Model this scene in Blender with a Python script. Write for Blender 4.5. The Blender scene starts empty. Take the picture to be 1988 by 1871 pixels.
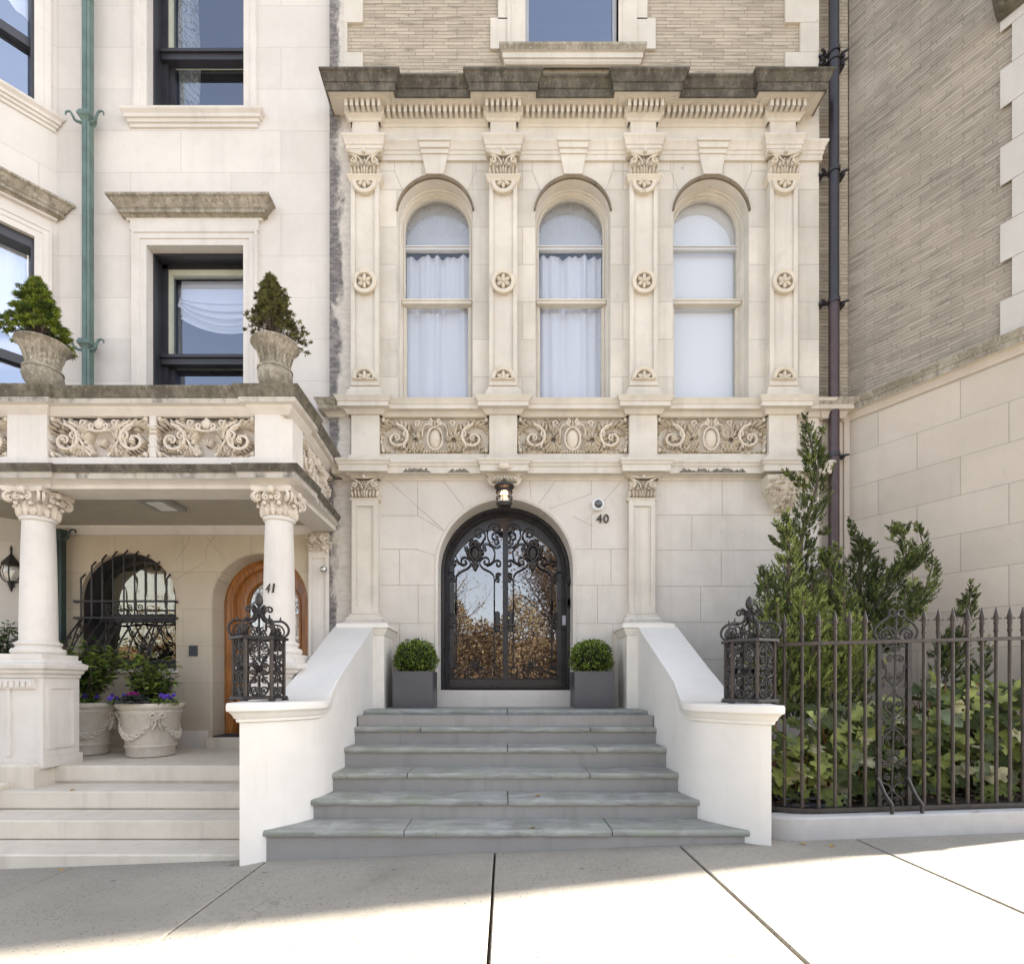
import bpy, math, random
import numpy as np
from mathutils import Vector, Matrix
PI = math.pi
R = math.radians
scene = bpy.context.scene
COL = scene.collection
# ---- camera constants (photo measured on a 1988 px wide grid) ----
F, CX, HY, CZ = 1030.2, 981.3, 1328.3, 1.24
def X(px, Y): return (px - CX) * Y / F
def Z(py, Y): return CZ + (HY - py) * Y / F
def gz(x): return .038 * x - .02
YF = 6.55          # stone front of the middle house
Y41 = 6.62         # front of the left house

# ------------------------------------------------------------------ mesh builder
class MB:
    def __init__(s): s.v = []; s.f = []; s.m = []; s.T = None; s.back = .01
    def P(s, p):
        if s.T: p = s.T(*p)
        s.v.append((p[0], p[1], p[2])); return len(s.v) - 1
    def face(s, idx, mi=0): s.f.append(tuple(idx)); s.m.append(mi)
    def poly(s, pts, mi=0): s.face([s.P(p) for p in pts], mi)
    def box(s, x0, x1, y0, y1, z0, z1, mi=0):
        i = [s.P(p) for p in ((x0,y0,z0),(x1,y0,z0),(x1,y1,z0),(x0,y1,z0),(x0,y0,z1),(x1,y0,z1),(x1,y1,z1),(x0,y1,z1))]
        for q in ((0,3,2,1),(4,5,6,7),(0,1,5,4),(1,2,6,5),(2,3,7,6),(3,0,4,7)): s.face([i[k] for k in q], mi)
    def bbox(s, x0, x1, y0, y1, z0, z1, b=.01, mi=0):   # box with chamfered vertical and top edges
        lo = [(x0+b,y0),(x1-b,y0),(x1,y0+b),(x1,y1-b),(x1-b,y1),(x0+b,y1),(x0,y1-b),(x0,y0+b)]
        cx, cy = (x0+x1)/2, (y0+y1)/2
        r0 = [s.P((x,y,z0)) for x,y in lo]; r1 = [s.P((x,y,z1-b)) for x,y in lo]
        fx = (abs(x1-x0)/2-b)/(abs(x1-x0)/2); fy = (abs(y1-y0)/2-b)/(abs(y1-y0)/2)
        r2 = [s.P((cx+(x-cx)*fx, cy+(y-cy)*fy, z1)) for x,y in lo]
        for a, c in ((r0,r1),(r1,r2)):
            for k in range(8): s.face((a[k],a[(k+1)%8],c[(k+1)%8],c[k]), mi)
        s.face(r2, mi); s.face(r0[::-1], mi)
    def grid(s, rows, mi=0, closed=False):
        ids = [[s.P(p) for p in r] for r in rows]
        n = len(ids[0])
        for a, b in zip(ids, ids[1:]):
            for k in range(n if closed else n-1):
                s.face((a[k], a[(k+1)%n], b[(k+1)%n], b[k]), mi)
        return ids
    def sweep(s, path, prof, mi=0, cap=True, mis=None):
        """sweep profile [(out,z)] along plan path [(x,y)], outward = right-hand side of travel"""
        n = len(path); M = []
        for i in range(n):
            def nrm(a, b):
                d = Vector((b[0]-a[0], b[1]-a[1]))
                d.normalize(); return Vector((d.y, -d.x))
            n1 = nrm(path[i-1], path[i]) if i > 0 else nrm(path[0], path[1])
            n2 = nrm(path[i], path[i+1]) if i < n-1 else n1
            M.append((n1+n2)/max(.2, 1+n1.dot(n2)))
        rows = [[(p[0]+m.x*o, p[1]+m.y*o, z) for o, z in prof] for p, m in zip(path, M)]
        ids = [[s.P(p) for p in r] for r in rows]
        for a, b in zip(ids, ids[1:]):
            for k in range(len(prof)-1):
                s.face((a[k], b[k], b[k+1], a[k+1]), mis[k] if mis else mi)
        if cap:
            s.face(ids[0], mi); s.face(ids[-1][::-1], mi)
    def lathe(s, c, prof, n=24, mi=0, cap=True):
        rows = [[(c[0]+r*math.cos(2*PI*k/n), c[1]+r*math.sin(2*PI*k/n), c[2]+z) for k in range(n)] for r, z in prof]
        ids = s.grid(rows, mi, True)
        if cap: s.face(ids[0][::-1], mi); s.face(ids[-1], mi)
    def tube(s, pts, r, n=6, mi=0, flat=None):
        pts = [Vector(p) for p in pts]
        pts = [p for i, p in enumerate(pts) if i == 0 or (p-pts[i-1]).length > 1e-6]
        if len(pts) < 2: return
        rs = r if isinstance(r, (list, tuple)) else [r]*len(pts)
        if len(rs) != len(pts):
            rs = [rs[0]+(rs[-1]-rs[0])*i/(len(pts)-1) for i in range(len(pts))]
        t0 = (pts[1]-pts[0]).normalized()
        up = Vector((0,1,0)) if abs(t0.y) < .9 else Vector((1,0,0))
        a = t0.cross(up).normalized()
        prev = None; first = None
        for i, p in enumerate(pts):
            t = (pts[min(i+1,len(pts)-1)]-pts[max(i-1,0)])
            if t.length < 1e-9: t = t0
            t = t.normalized()
            a = a - t*a.dot(t)
            if a.length < 1e-6: a = t.orthogonal()
            a.normalize(); b = t.cross(a)
            ring = [s.P(p + a*(rs[i]*math.cos(2*PI*k/n)) + b*(rs[i]*math.sin(2*PI*k/n))) for k in range(n)]
            if prev:
                for k in range(n): s.face((prev[k], prev[(k+1)%n], ring[(k+1)%n], ring[k]), mi)
            else: first = ring
            prev = ring
        s.face(first[::-1], mi); s.face(prev, mi)
    def blob(s, c, rx, ry, rz, n=8, m=5, mi=0, rot=None):
        c = Vector(c)
        rows = []
        for j in range(1, m):
            th = PI*j/m
            row = []
            for k in range(n):
                ph = 2*PI*k/n
                v = Vector((rx*math.sin(th)*math.cos(ph), ry*math.sin(th)*math.sin(ph), rz*math.cos(th)))
                if rot: v = rot @ v
                row.append(c+v)
            rows.append(row)
        ids = s.grid(rows, mi, True)
        e = Vector((0,0,rz)); e = rot @ e if rot else e
        a = s.P(c+e); b = s.P(c-e)
        for k in range(n):
            s.face((a, ids[0][k], ids[0][(k+1)%n]), mi); s.face((b, ids[-1][(k+1)%n], ids[-1][k]), mi)
    def petal(s, a, b, w, h, mi=0, n=5):
        """carved leaf in the local (a,b,c) frame: from point a to b (2-d), width w, relief height h"""
        ax, az = a; bx, bz = b
        dx, dz = bx-ax, bz-az; L = math.hypot(dx, dz) or 1e-6
        nx, nz = -dz/L, dx/L
        L_, M_, R_ = [], [], []
        for i in range(n+1):
            t = i/n
            ww = w*math.sin(PI*min(1, t*.93+.07))**.8
            hh = h*(.45+.55*math.sin(PI*min(1,t*.8+.15)))
            px, pz = ax+dx*t, az+dz*t
            L_.append((px+nx*ww/2, -h*.25, pz+nz*ww/2)); M_.append((px, -hh, pz)); R_.append((px-nx*ww/2, -h*.25, pz-nz*ww/2))
        base = lambda r: [(p[0], s.back, p[2]) for p in r]
        s.grid([base(L_), L_, M_, R_, base(R_)], mi)
    def leaf(s, c, d, up, L, w, mi=0, fold=.25):
        c = Vector(c); d = Vector(d).normalized(); u = Vector(up)
        sd = d.cross(u)
        if sd.length < 1e-4: sd = d.orthogonal()
        sd.normalize(); nn = sd.cross(d)
        i = [s.P(c), s.P(c+d*L*.5+sd*w/2+nn*w*fold), s.P(c+d*L), s.P(c+d*L*.5-sd*w/2+nn*w*fold)]
        s.face((i[0],i[1],i[2]), mi); s.face((i[0],i[2],i[3]), mi)

def mk(name, mb, mats, parent=None, smooth=35):
    me = bpy.data.meshes.new(name)
    me.from_pydata(mb.v, [], mb.f)
    if not isinstance(mats, (list, tuple)): mats = [mats]
    for m in mats: me.materials.append(m)
    if len(mats) > 1: me.polygons.foreach_set('material_index', mb.m)
    me.polygons.foreach_set('use_smooth', [smooth > 0]*len(me.polygons))
    me.update()
    if smooth > 0:
        try: me.set_sharp_from_angle(angle=R(smooth))
        except Exception: pass
    o = bpy.data.objects.new(name, me); COL.objects.link(o)
    if parent is not None: par(o, parent)
    return o
def par(o, p):
    o.parent = p
    if p.type == 'EMPTY': o.matrix_parent_inverse = Matrix.Translation(-p.location)
def tag(o, label=None, cat=None, group=None, kind=None):
    if label: o['label'] = label
    if cat: o['category'] = cat
    if group: o['group'] = group
    if kind: o['kind'] = kind
    return o
def thing(name, loc, label, cat, group=None):
    o = bpy.data.objects.new(name, None); COL.objects.link(o)
    o.location = loc; o.empty_display_size = .1
    return tag(o, label, cat, group)
def struct(name, mb, mats, smooth=35, kind='structure'):
    o = mk(name, mb, mats, None, smooth); o['kind'] = kind; return o

# ------------------------------------------------------------------ curves
def spiral(cx, cz, r0, r1, a0, turns, n=22, y=0, sx=1., sz=1.):
    out = []
    for i in range(n+1):
        t = i/n
        r = r0*(r1/r0)**t
        a = a0+2*PI*turns*t
        out.append((cx+sx*r*math.cos(a), y, cz+sz*r*math.sin(a)))
    return out
def smooth2(pts, k=5):
    """Catmull-Rom through 2-d points"""
    out = []
    n = len(pts)
    for i in range(n-1):
        p0 = pts[max(0,i-1)]; p1 = pts[i]; p2 = pts[i+1]; p3 = pts[min(n-1,i+2)]
        for j in range(k):
            t = j/k
            out.append(tuple(.5*((2*b)+(-a+c)*t+(2*a-5*b+4*c-d)*t*t+(-a+3*b-3*c+d)*t**3) for a, b, c, d in zip(p0,p1,p2,p3)))
    out.append(tuple(pts[-1])); return out

# ------------------------------------------------------------------ materials
def newmat(name):
    m = bpy.data.materials.new(name); m.use_nodes = True
    nt = m.node_tree; nt.nodes.clear()
    return m, nt
class NT:
    def __init__(s, nt): s.nt = nt
    def n(s, t, **kw):
        nd = s.nt.nodes.new(t)
        for k, v in kw.items():
            if k.startswith('_'): setattr(nd, k[1:], v)
        for k, v in kw.items():
            if k.startswith('_'): continue
            key = int(k[1:]) if k[0] == 'i' and k[1:].isdigit() else k.replace('__', ' ')
            s.set(nd.inputs[key], v)
        return nd
    def set(s, sock, v):
        if hasattr(v, 'is_output'): s.nt.links.new(v, sock)
        else:
            if isinstance(v, (tuple, list)) and len(v) == 3 and sock.type == 'RGBA': v = (*v, 1)
            sock.default_value = v
    def math(s, op, a, b=0., c=0.):
        return s.n('ShaderNodeMath', _operation=op, i0=a, i1=b, i2=c).outputs[0]
    def mix(s, f, a, b, bt='MIX'):
        nd = s.n('ShaderNodeMix', _data_type='RGBA', _blend_type=bt)
        s.set(nd.inputs[0], f); s.set(nd.inputs[6], a); s.set(nd.inputs[7], b)
        return nd.outputs[2]
    def noise(s, vec, scale, detail=4, rough=.55, dist=0.):
        nd = s.n('ShaderNodeTexNoise', Scale=scale, Detail=detail, Roughness=rough, Distortion=dist)
        if vec is not None: s.set(nd.inputs['Vector'], vec)
        return nd.outputs[0]
    def ramp(s, f, lo, hi, a=0., b=1.):
        nd = s.n('ShaderNodeMapRange', _interpolation_type='SMOOTHSTEP', Value=f)
        nd.inputs[1].default_value = lo; nd.inputs[2].default_value = hi
        nd.inputs[3].default_value = a; nd.inputs[4].default_value = b
        return nd.outputs[0]
    def pos(s): return s.n('ShaderNodeNewGeometry').outputs['Position']
    def scale(s, v, sc):
        return s.n('ShaderNodeVectorMath', _operation='MULTIPLY', i0=v, i1=sc).outputs[0]
    def dot(s, v, d):
        return s.n('ShaderNodeVectorMath', _operation='DOT_PRODUCT', i0=v, i1=d).outputs['Value']
    def comb(s, x, y, z=0.):
        return s.n('ShaderNodeCombineXYZ', X=x, Y=y, Z=z).outputs[0]
    def out(s, sh): s.nt.links.new(sh, s.n('ShaderNodeOutputMaterial').inputs[0])
    def bsdf(s, **kw):
        return s.n('ShaderNodeBsdfPrincipled', **kw)
def mul(c, k): return tuple(min(1, x*k) for x in c)

def stone(name, col, blk=None, off=(0,0), joint=.62, var=.10, soot=0., sootcol=(.055,.05,.042), streak=.12, warm=.0, udir=(1,0,0), rough=.8, bump=.25, sc=1., blkvar=.09):
    m, nt = newmat(name); N = NT(nt); P = N.pos()
    big = N.noise(P, 1.1*sc, 5, .6); mid = N.noise(P, 5*sc, 5, .6); fine = N.noise(P, 70*sc, 3, .6)
    c = N.mix(N.ramp(big, .3, .7), mul(col, 1-var*.6), mul(col, 1+var*.6))
    c = N.mix(N.ramp(mid, .35, .75, 0, var*1.4), c, (col[0]*.72, col[1]*.66, col[2]*.58))
    st = N.noise(N.scale(P, (5, 5, .35)), 1.6, 4, .6)
    c = N.mix(N.ramp(st, .50, .72, 0, streak), c, mul(col, .55))
    c = N.mix(N.ramp(N.noise(N.scale(P, (1, 1, .6)), 2.7, 6, .7, .6), .56, .72, 0, var*2.2), c, (col[0]*.70, col[1]*.70, col[2]*.70))
    c = N.mix(N.ramp(N.noise(P, 13., 5, .7), .60, .74, 0, var*2.), c, mul(col, .60))
    c = N.mix(N.ramp(fine, .3, .7, 0, .12), c, mul(col, .72))
    h = N.math('MULTIPLY', fine, .25); h = N.math('ADD', h, N.math('MULTIPLY', mid, .35))
    if blk:
        bw, bh = blk[:2]
        u = N.dot(P, udir); z = N.dot(P, (0,0,1))
        vec = N.comb(N.math('ADD', u, off[0]), N.math('ADD', z, off[1]))
        b = N.n('ShaderNodeTexBrick', _offset=.5, Vector=vec, Color1=(1-blkvar,)*3, Color2=(1+blkvar*.4,)*3, Mortar=(1,1,1), Scale=1., Mortar__Size=blk[2] if len(blk)>2 else .005, Mortar__Smooth=.15, Bias=0., Brick__Width=bw, Row__Height=bh)
        c = N.mix(1., c, b.outputs[0], 'MULTIPLY')
        c = N.mix(N.math('MULTIPLY', b.outputs[1], joint), c, mul(col, .38))
        h = N.math('SUBTRACT', h, N.math('MULTIPLY', b.outputs[1], .8))
    if soot > 0:
        sn = N.noise(N.scale(P, (2.2, 2.2, 1.1)), 2.4, 6, .68, .4)
        sm = N.ramp(sn, .72-soot*.55, .88-soot*.5)
        s2 = N.noise(N.scale(P, (9, 9, 2)), 3., 4, .6)
        sm = N.math('MULTIPLY', sm, N.ramp(s2, .2, .6, .55, 1.))
        c = N.mix(sm, c, sootcol)
    bp = N.n('ShaderNodeBump', Strength=bump, Distance=.006, Height=h)
    N.out(N.bsdf(Base__Color=c, Roughness=rough, Normal=bp.outputs[0]).outputs[0])
    return m

def plain(name, col, rough=.5, metal=0., var=.15, sc=8., bump=0., spec=.5, coat=0.):
    m, nt = newmat(name); N = NT(nt); P = N.pos()
    a = N.noise(P, sc, 4, .6)
    c = N.mix(N.ramp(a, .3, .7), mul(col, 1-var), mul(col, 1+var))
    kw = {}
    if bump: kw['Normal'] = N.n('ShaderNodeBump', Strength=bump, Distance=.004, Height=N.noise(P, sc*5, 3)).outputs[0]
    r = N.ramp(a, .3, .7, rough*.88, min(1, rough*1.12))
    b = N.bsdf(Base__Color=c, Roughness=r, Metallic=metal, **kw)
    b.inputs['Specular IOR Level'].default_value = spec
    if coat: b.inputs['Coat Weight'].default_value = coat
    N.out(b.outputs[0]); return m
def leafmat(name, col, trans=.25, var=.35, rough=.55, sc=14.):
    m, nt = newmat(name); N = NT(nt); P = N.pos()
    a = N.noise(P, sc, 3, .6)
    c = N.mix(N.ramp(a, .3, .7), mul(col, 1-var), mul(col, 1+var))
    b = N.bsdf(Base__Color=c, Roughness=rough)
    b.inputs['Specular IOR Level'].default_value = .22
    t = N.n('ShaderNodeBsdfTranslucent', Color=N.mix(.5, c, mul(col, 1.6)))
    mx = N.n('ShaderNodeMixShader', i0=trans, i1=b.outputs[0], i2=t.outputs[0])
    N.out(mx.outputs[0]); return m
def glass(name, refl=.3, tint=(1,1,1), rough=.01, wob=.0, tcol=(1,1,1)):
    m, nt = newmat(name); N = NT(nt)
    kw = {}
    if wob: kw['Normal'] = N.n('ShaderNodeBump', Strength=wob, Distance=.02, Height=N.noise(N.pos(), 2.2, 2)).outputs[0]
    g = N.n('ShaderNodeBsdfGlossy', Color=tint, Roughness=rough, **kw)
    t = N.n('ShaderNodeBsdfTransparent', Color=tcol)
    lw = N.n('ShaderNodeLayerWeight', Blend=.25)
    f = N.math('ADD', N.math('MULTIPLY', lw.outputs['Fresnel'], .8), refl)
    mx = N.n('ShaderNodeMixShader', i0=f, i1=t.outputs[0], i2=g.outputs[0])
    N.out(mx.outputs[0]); return m
def cloth(name, col, trans=.4, alpha=0.):
    m, nt = newmat(name); N = NT(nt)
    d = N.n('ShaderNodeBsdfDiffuse', Color=col); t = N.n('ShaderNodeBsdfTranslucent', Color=col)
    mx = N.n('ShaderNodeMixShader', i0=trans, i1=d.outputs[0], i2=t.outputs[0]).outputs[0]
    if alpha: mx = N.n('ShaderNodeMixShader', i0=alpha, i1=mx, i2=N.n('ShaderNodeBsdfTransparent').outputs[0]).outputs[0]
    N.out(mx); return m
def brickmat(name, udir=(1,0,0), c1=(.46,.385,.285), c2=(.35,.285,.205), mort=(.22,.18,.135), bw=.30, bh=.043, soot=0.):
    m, nt = newmat(name); N = NT(nt); P = N.pos()
    u = N.dot(P, udir); z = N.dot(P, (0,0,1))
    wob = N.math('MULTIPLY', N.math('SUBTRACT', N.noise(P, 3., 2), .5), .006)
    b = N.n('ShaderNodeTexBrick', _offset=.37, _squash=.85, _squash_frequency=3, Vector=N.comb(u, N.math('ADD', z, wob)), Color1=c1, Color2=c2, Mortar=mort, Scale=1., Mortar__Size=.005, Mortar__Smooth=.5, Bias=-.1, Brick__Width=bw, Row__Height=bh)
    c = b.outputs[0]
    per = N.noise(N.comb(N.math('MULTIPLY', u, 2.2), N.math('MULTIPLY', z, 22.)), 1., 3, .7)
    c = N.mix(N.ramp(per, .50, .68, 0, .75), c, mul(c2, .5))
    c = N.mix(N.ramp(N.noise(P, 1.3, 5, .65), .35, .75, 0, .35), c, mul(c1, 1.25))
    if soot: c = N.mix(N.ramp(N.noise(N.scale(P, (1,1,.5)), 1.1, 5, .65), .45, .75, 0, soot), c, mul(c2, .45))
    h = N.math('SUBTRACT', N.math('MULTIPLY', N.noise(P, 40, 3), .3), N.math('MULTIPLY', b.outputs[1], .9))
    bp = N.n('ShaderNodeBump', Strength=.55, Distance=.01, Height=h)
    N.out(N.bsdf(Base__Color=c, Roughness=.85, Normal=bp.outputs[0]).outputs[0])
    return m
def woodmat(name, col):
    m, nt = newmat(name); N = NT(nt); P = N.pos()
    g = N.noise(N.scale(P, (14, 14, 1.2)), 3., 5, .65, .6)
    c = N.mix(N.ramp(g, .3, .7), mul(col, .55), mul(col, 1.25))
    b = N.bsdf(Base__Color=c, Roughness=.35); b.inputs['Coat Weight'].default_value = .3
    N.out(b.outputs[0]); return m
def concrete(name, col):
    m, nt = newmat(name); N = NT(nt); P = N.pos()
    big = N.noise(P, .9, 5, .6); f = N.noise(P, 30, 4, .7)
    c = N.mix(N.ramp(big, .3, .7), mul(col, .86), mul(col, 1.1))
    v = N.n('ShaderNodeTexVoronoi', Vector=P, Scale=34., Randomness=1.)
    sp = N.ramp(v.outputs['Distance'], .10, .24, 1, 0)
    c = N.mix(N.math('MULTIPLY', sp, N.ramp(N.noise(P, 2.4, 4, .7), .36, .58, .25, 1.)), c, mul(col, .14))
    v2 = N.n('ShaderNodeTexVoronoi', Vector=P, Scale=85.)
    c = N.mix(N.ramp(v2.outputs['Distance'], .12, .3, .4, 0), c, mul(col, 1.5))
    c = N.mix(N.ramp(f, .35, .7, 0, .3), c, mul(col, .62))
    st = N.noise(N.scale(P, (1, 1.6, 1)), 1.7, 6, .7)
    c = N.mix(N.ramp(st, .55, .75, 0, .4), c, (col[0]*.66, col[1]*.66, col[2]*.64))
    c = N.mix(N.ramp(N.noise(P, 1.1, 6, .7, .8), .54, .70, 0, .5), c, (col[0]*.55, col[1]*.55, col[2]*.54))
    g = N.n('ShaderNodeTexVoronoi', Vector=P, Scale=2.6)
    c = N.mix(N.ramp(g.outputs['Distance'], .035, .05, .7, 0), c, mul(col, .30))
    wv = N.n('ShaderNodeVectorMath', _operation='ADD', i0=P, i1=N.scale(N.n('ShaderNodeTexNoise', Vector=P, Scale=3.).outputs[1], (.5,.5,.5))).outputs[0]
    ck = N.n('ShaderNodeTexVoronoi', _feature='DISTANCE_TO_EDGE', Vector=wv, Scale=.55)
    c = N.mix(N.math('MULTIPLY', N.ramp(ck.outputs[0], .0, .005, 1, 0), N.ramp(N.noise(P, .8, 3), .5, .6, 0, .35)), c, mul(col, .35))
    bp = N.n('ShaderNodeBump', Strength=.35, Distance=.004, Height=N.math('ADD', f, N.math('MULTIPLY', sp, -.5)))
    N.out(N.bsdf(Base__Color=c, Roughness=.85, Normal=bp.outputs[0]).outputs[0]); return m
def bluestone(name, col):
    m, nt = newmat(name); N = NT(nt); P = N.pos()
    a = N.noise(N.scale(P, (1.6, 3.2, 6)), 2.1, 7, .68, .8)
    c = N.mix(N.ramp(a, .3, .7), mul(col, .72), mul(col, 1.25))
    b2 = N.noise(P, 3.3, 6, .65)
    c = N.mix(N.ramp(b2, .45, .7, 0, .7), c, (col[0]*.85, col[1]*.92, col[2]*.76))
    c = N.mix(N.ramp(N.noise(N.scale(P, (2, 2, 2)), 3.1, 6, .7), .6, .72, 0, .65), c, mul(col, .35))
    bp = N.n('ShaderNodeBump', Strength=.4, Distance=.004, Height=N.noise(N.scale(P, (2, 8, 40)), 4, 4))
    N.out(N.bsdf(Base__Color=c, Roughness=.62, Normal=bp.outputs[0]).outputs[0]); return m

WARM = (.60, .55, .478)
PINK = (.635, .59, .542)
S40 = stone('limestone_ashlar', WARM, (.62, .462, .006), (.1, .05), soot=.14, joint=.45, var=.16, streak=.24, blkvar=.14)
S40p = stone('limestone_plain', WARM, soot=.12, sootcol=(.16,.14,.11), var=.16, streak=.26)
S40g = stone('limestone_ground_floor', (.585,.54,.485), soot=.03, streak=.14, var=.13)
S40c = stone('limestone_carved', (.60,.53,.43), soot=.26, sootcol=(.17,.13,.085), bump=.5, sc=2.)
SOOT_OLD = stone('limestone_sooty_plain', (.095,.085,.066), soot=.5, sootcol=(.04,.038,.03), streak=.5, var=.3)
def stained(name, col, x0, x1):
    # run-off stains that hug the property line and thin out away from it
    m, nt = newmat(name); N = NT(nt); P = N.pos()
    sx = N.n('ShaderNodeSeparateXYZ', Vector=P)
    edge = N.ramp(sx.outputs[0], x0, x1, .27, -.22)
    n1 = N.noise(N.scale(P, (2.2, 3, 1.1)), 2.1, 7, .66, .3); n2 = N.noise(N.scale(P, (3, 3, 7)), 3.5, 5, .65)
    low = N.ramp(sx.outputs[2], 3.2, 4.6, -.14, 0.)
    k = N.ramp(N.math('ADD', N.math('ADD', n1, edge), low), .50, .66)
    c = N.mix(N.ramp(n2, .3, .7), mul(col, .86), mul(col, 1.06))
    c = N.mix(N.ramp(N.noise(P, 2.2, 5, .65), .5, .75, 0, .4), c, (col[0]*.62, col[1]*.57, col[2]*.52))
    c = N.mix(N.math('MULTIPLY', k, N.ramp(n2, .25, .62, .45, .95)), c, (.088,.078,.082))
    bp = N.n('ShaderNodeBump', Strength=.3, Distance=.006, Height=N.noise(P, 60, 3))
    N.out(N.bsdf(Base__Color=c, Roughness=.85, Normal=bp.outputs[0]).outputs[0]); return m
S40d = stained('limestone_dirty', (.53,.485,.43), X(640, YF), X(684, YF))
JOINT = plain('mortar_joint', (.30,.26,.21), .9, var=.25)
S41 = stone('pale_limestone_ashlar', PINK, (1.25, .52, .005), (.3,.18), joint=.30, var=.09, streak=.10, blkvar=.08)
S41p = stone('pale_limestone_plain', PINK, soot=.05, sootcol=(.22,.19,.15), streak=.20, var=.11)
S41c = stone('pale_limestone_carved', (.60,.53,.445), soot=.06, sootcol=(.2,.16,.11), bump=.4, sc=2.)
S41g = stone('limestone_porch_shaded', (.52,.445,.345), (.85, .46, .005), (.2, .12), joint=.35, soot=.04)  # porch shade put into the colour: darker copy of the pale limestone
STEP41 = stone('worn_limestone_steps', (.62,.56,.475), soot=.10, sootcol=(.3,.27,.24), streak=.25, var=.15)
POT = stone('cast_stone_pot', (.56,.51,.44), soot=.06, sootcol=(.25,.22,.18), var=.18, sc=4., bump=.5)
SR = stone('right_house_ashlar', (.52,.455,.385), soot=.04, streak=.14, var=.12)
SRq = stone('right_house_quoin', (.56,.52,.475), var=.1)
GREYED = stone('limestone_greyed', (.44,.40,.345), soot=.42, sootcol=(.13,.12,.105), streak=.5, var=.3)
def crusted(name, dark, lightc, moss=(.075,.075,.035)):
    m, nt = newmat(name); N = NT(nt); P = N.pos()
    a = N.noise(N.scale(P, (3, 3, 2)), 2.2, 7, .7, .5); b = N.noise(N.scale(P, (22, 22, 2.5)), 1.5, 5, .65); d = N.noise(P, 26, 4, .7)
    c = N.mix(N.ramp(a, .35, .7), dark, lightc)
    c = N.mix(N.ramp(b, .45, .75, 0, .7), c, mul(dark, .5))
    c = N.mix(N.ramp(N.noise(P, 3.1, 5, .7), .48, .7, 0, .6), c, moss)
    c = N.mix(N.ramp(d, .55, .75, 0, .55), c, mul(lightc, 1.7))
    bp = N.n('ShaderNodeBump', Strength=.6, Distance=.01, Height=N.math('ADD', d, a))
    N.out(N.bsdf(Base__Color=c, Roughness=.9, Normal=bp.outputs[0]).outputs[0]); return m
SOOTL = crusted('limestone_weathered', (.22,.19,.145), (.43,.385,.315), (.21,.19,.125))
SOOTB = crusted('limestone_brown_soot', (.085,.072,.052), (.20,.175,.135))
URN = crusted('weathered_urn_stone', (.20,.172,.13), (.43,.385,.31), (.22,.195,.135))
SOOT = crusted('limestone_sooty', (.058,.049,.037), (.150,.132,.102), (.085,.076,.048))
HOODM = stone('hood_weathered', (.20,.155,.105), soot=.3, sootcol=(.05,.045,.035), streak=.5, var=.3)
BR40 = brickmat('long_thin_brick', c1=(.45,.385,.295), c2=(.34,.285,.215))
def stucco(name, col):
    m, nt = newmat(name); N = NT(nt); P = N.pos()
    c = N.mix(N.ramp(N.noise(P, 1.6, 5, .6), .3, .7), mul(col, .95), mul(col, 1.04))
    c = N.mix(N.ramp(N.noise(N.scale(P, (9, 9, .7)), 1.5, 5, .6), .56, .8, 0, .16), c, (.42,.38,.32))
    c = N.mix(N.ramp(N.noise(P, 5., 6, .7), .62, .78, 0, .22), c, (.45,.42,.37))
    v = N.n('ShaderNodeTexVoronoi', _feature='DISTANCE_TO_EDGE', Vector=N.n('ShaderNodeVectorMath', _operation='ADD', i0=P, i1=N.scale(N.n('ShaderNodeTexNoise', Vector=P, Scale=4.).outputs[1], (.35,.35,.35))).outputs[0], Scale=1.3)
    crack = N.math('MULTIPLY', N.ramp(v.outputs[0], .0, .004, 1, 0), N.ramp(N.noise(P, 1.1, 2), .55, .65, 0, .35))
    c = N.mix(crack, c, (.35,.33,.30))
    bp = N.n('ShaderNodeBump', Strength=.18, Distance=.006, Height=N.math('ADD', N.noise(P, 9, 4), N.math('MULTIPLY', N.noise(P, 70, 3), .25)))
    N.out(N.bsdf(Base__Color=c, Roughness=.62, Normal=bp.outputs[0]).outputs[0]); return m
WHITE = stucco('white_painted_stucco', (.66,.63,.59))
BLUE = bluestone('bluestone', (.262,.262,.243))
RISER = stone('grey_painted_riser', (.27,.258,.246), soot=.10, sootcol=(.16,.155,.15), var=.12, streak=.3, rough=.6, bump=.15)
CONC = concrete('sidewalk_concrete', (.268,.246,.208))
CURB = plain('painted_curb', (.40,.385,.375), .7, var=.07, sc=5, bump=.25)
IRON = plain('wrought_iron', (.030,.026,.025), .42, .3, var=.3, sc=20)
IRONB = plain('brown_black_fence_iron', (.045,.034,.029), .42, .2, var=.25, sc=14)
DOORFR = plain('dark_door_paint', (.022,.020,.022), .3, .0, var=.15)
PLANTER = plain('dark_grey_planter_metal', (.085,.082,.088), .42, .2, var=.08, sc=3)
COPPER = plain('green_copper', (.105,.155,.138), .55, .2, var=.22, sc=6)
DPIPE = plain('dark_painted_pipe', (.032,.028,.033), .38, .2, var=.15)
DPIPE2 = plain('brown_painted_pipe', (.065,.040,.042), .38, .2, var=.15)
COPDARK = plain('dark_verdigris_pipe', (.035,.058,.053), .5, .2, var=.25, sc=5)
WOOD = woodmat('varnished_oak', (.33,.13,.030))
DFRAME = plain('black_window_paint', (.028,.027,.033), .45, var=.15)
CFRAME = plain('cream_window_paint', (.57,.52,.44), .5, var=.06)
GFRAME = plain('pale_green_sash_paint', (.50,.50,.40), .5, var=.06)
WFRAME = plain('white_window_paint', (.52,.52,.53), .4, var=.03)
GLD = glass('door_glass', .32, (.72,.70,.71), .012, .03)
GLW = glass('sash_glass', .10, (.86,.90,1.), .01, .12, (.98,.99,1.))
GLB = glass('upper_window_glass', .26, (.70,.80,1.), .01, .02)
GLC = glass('clear_lamp_glass', .12, (1,1,1), .02)
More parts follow.
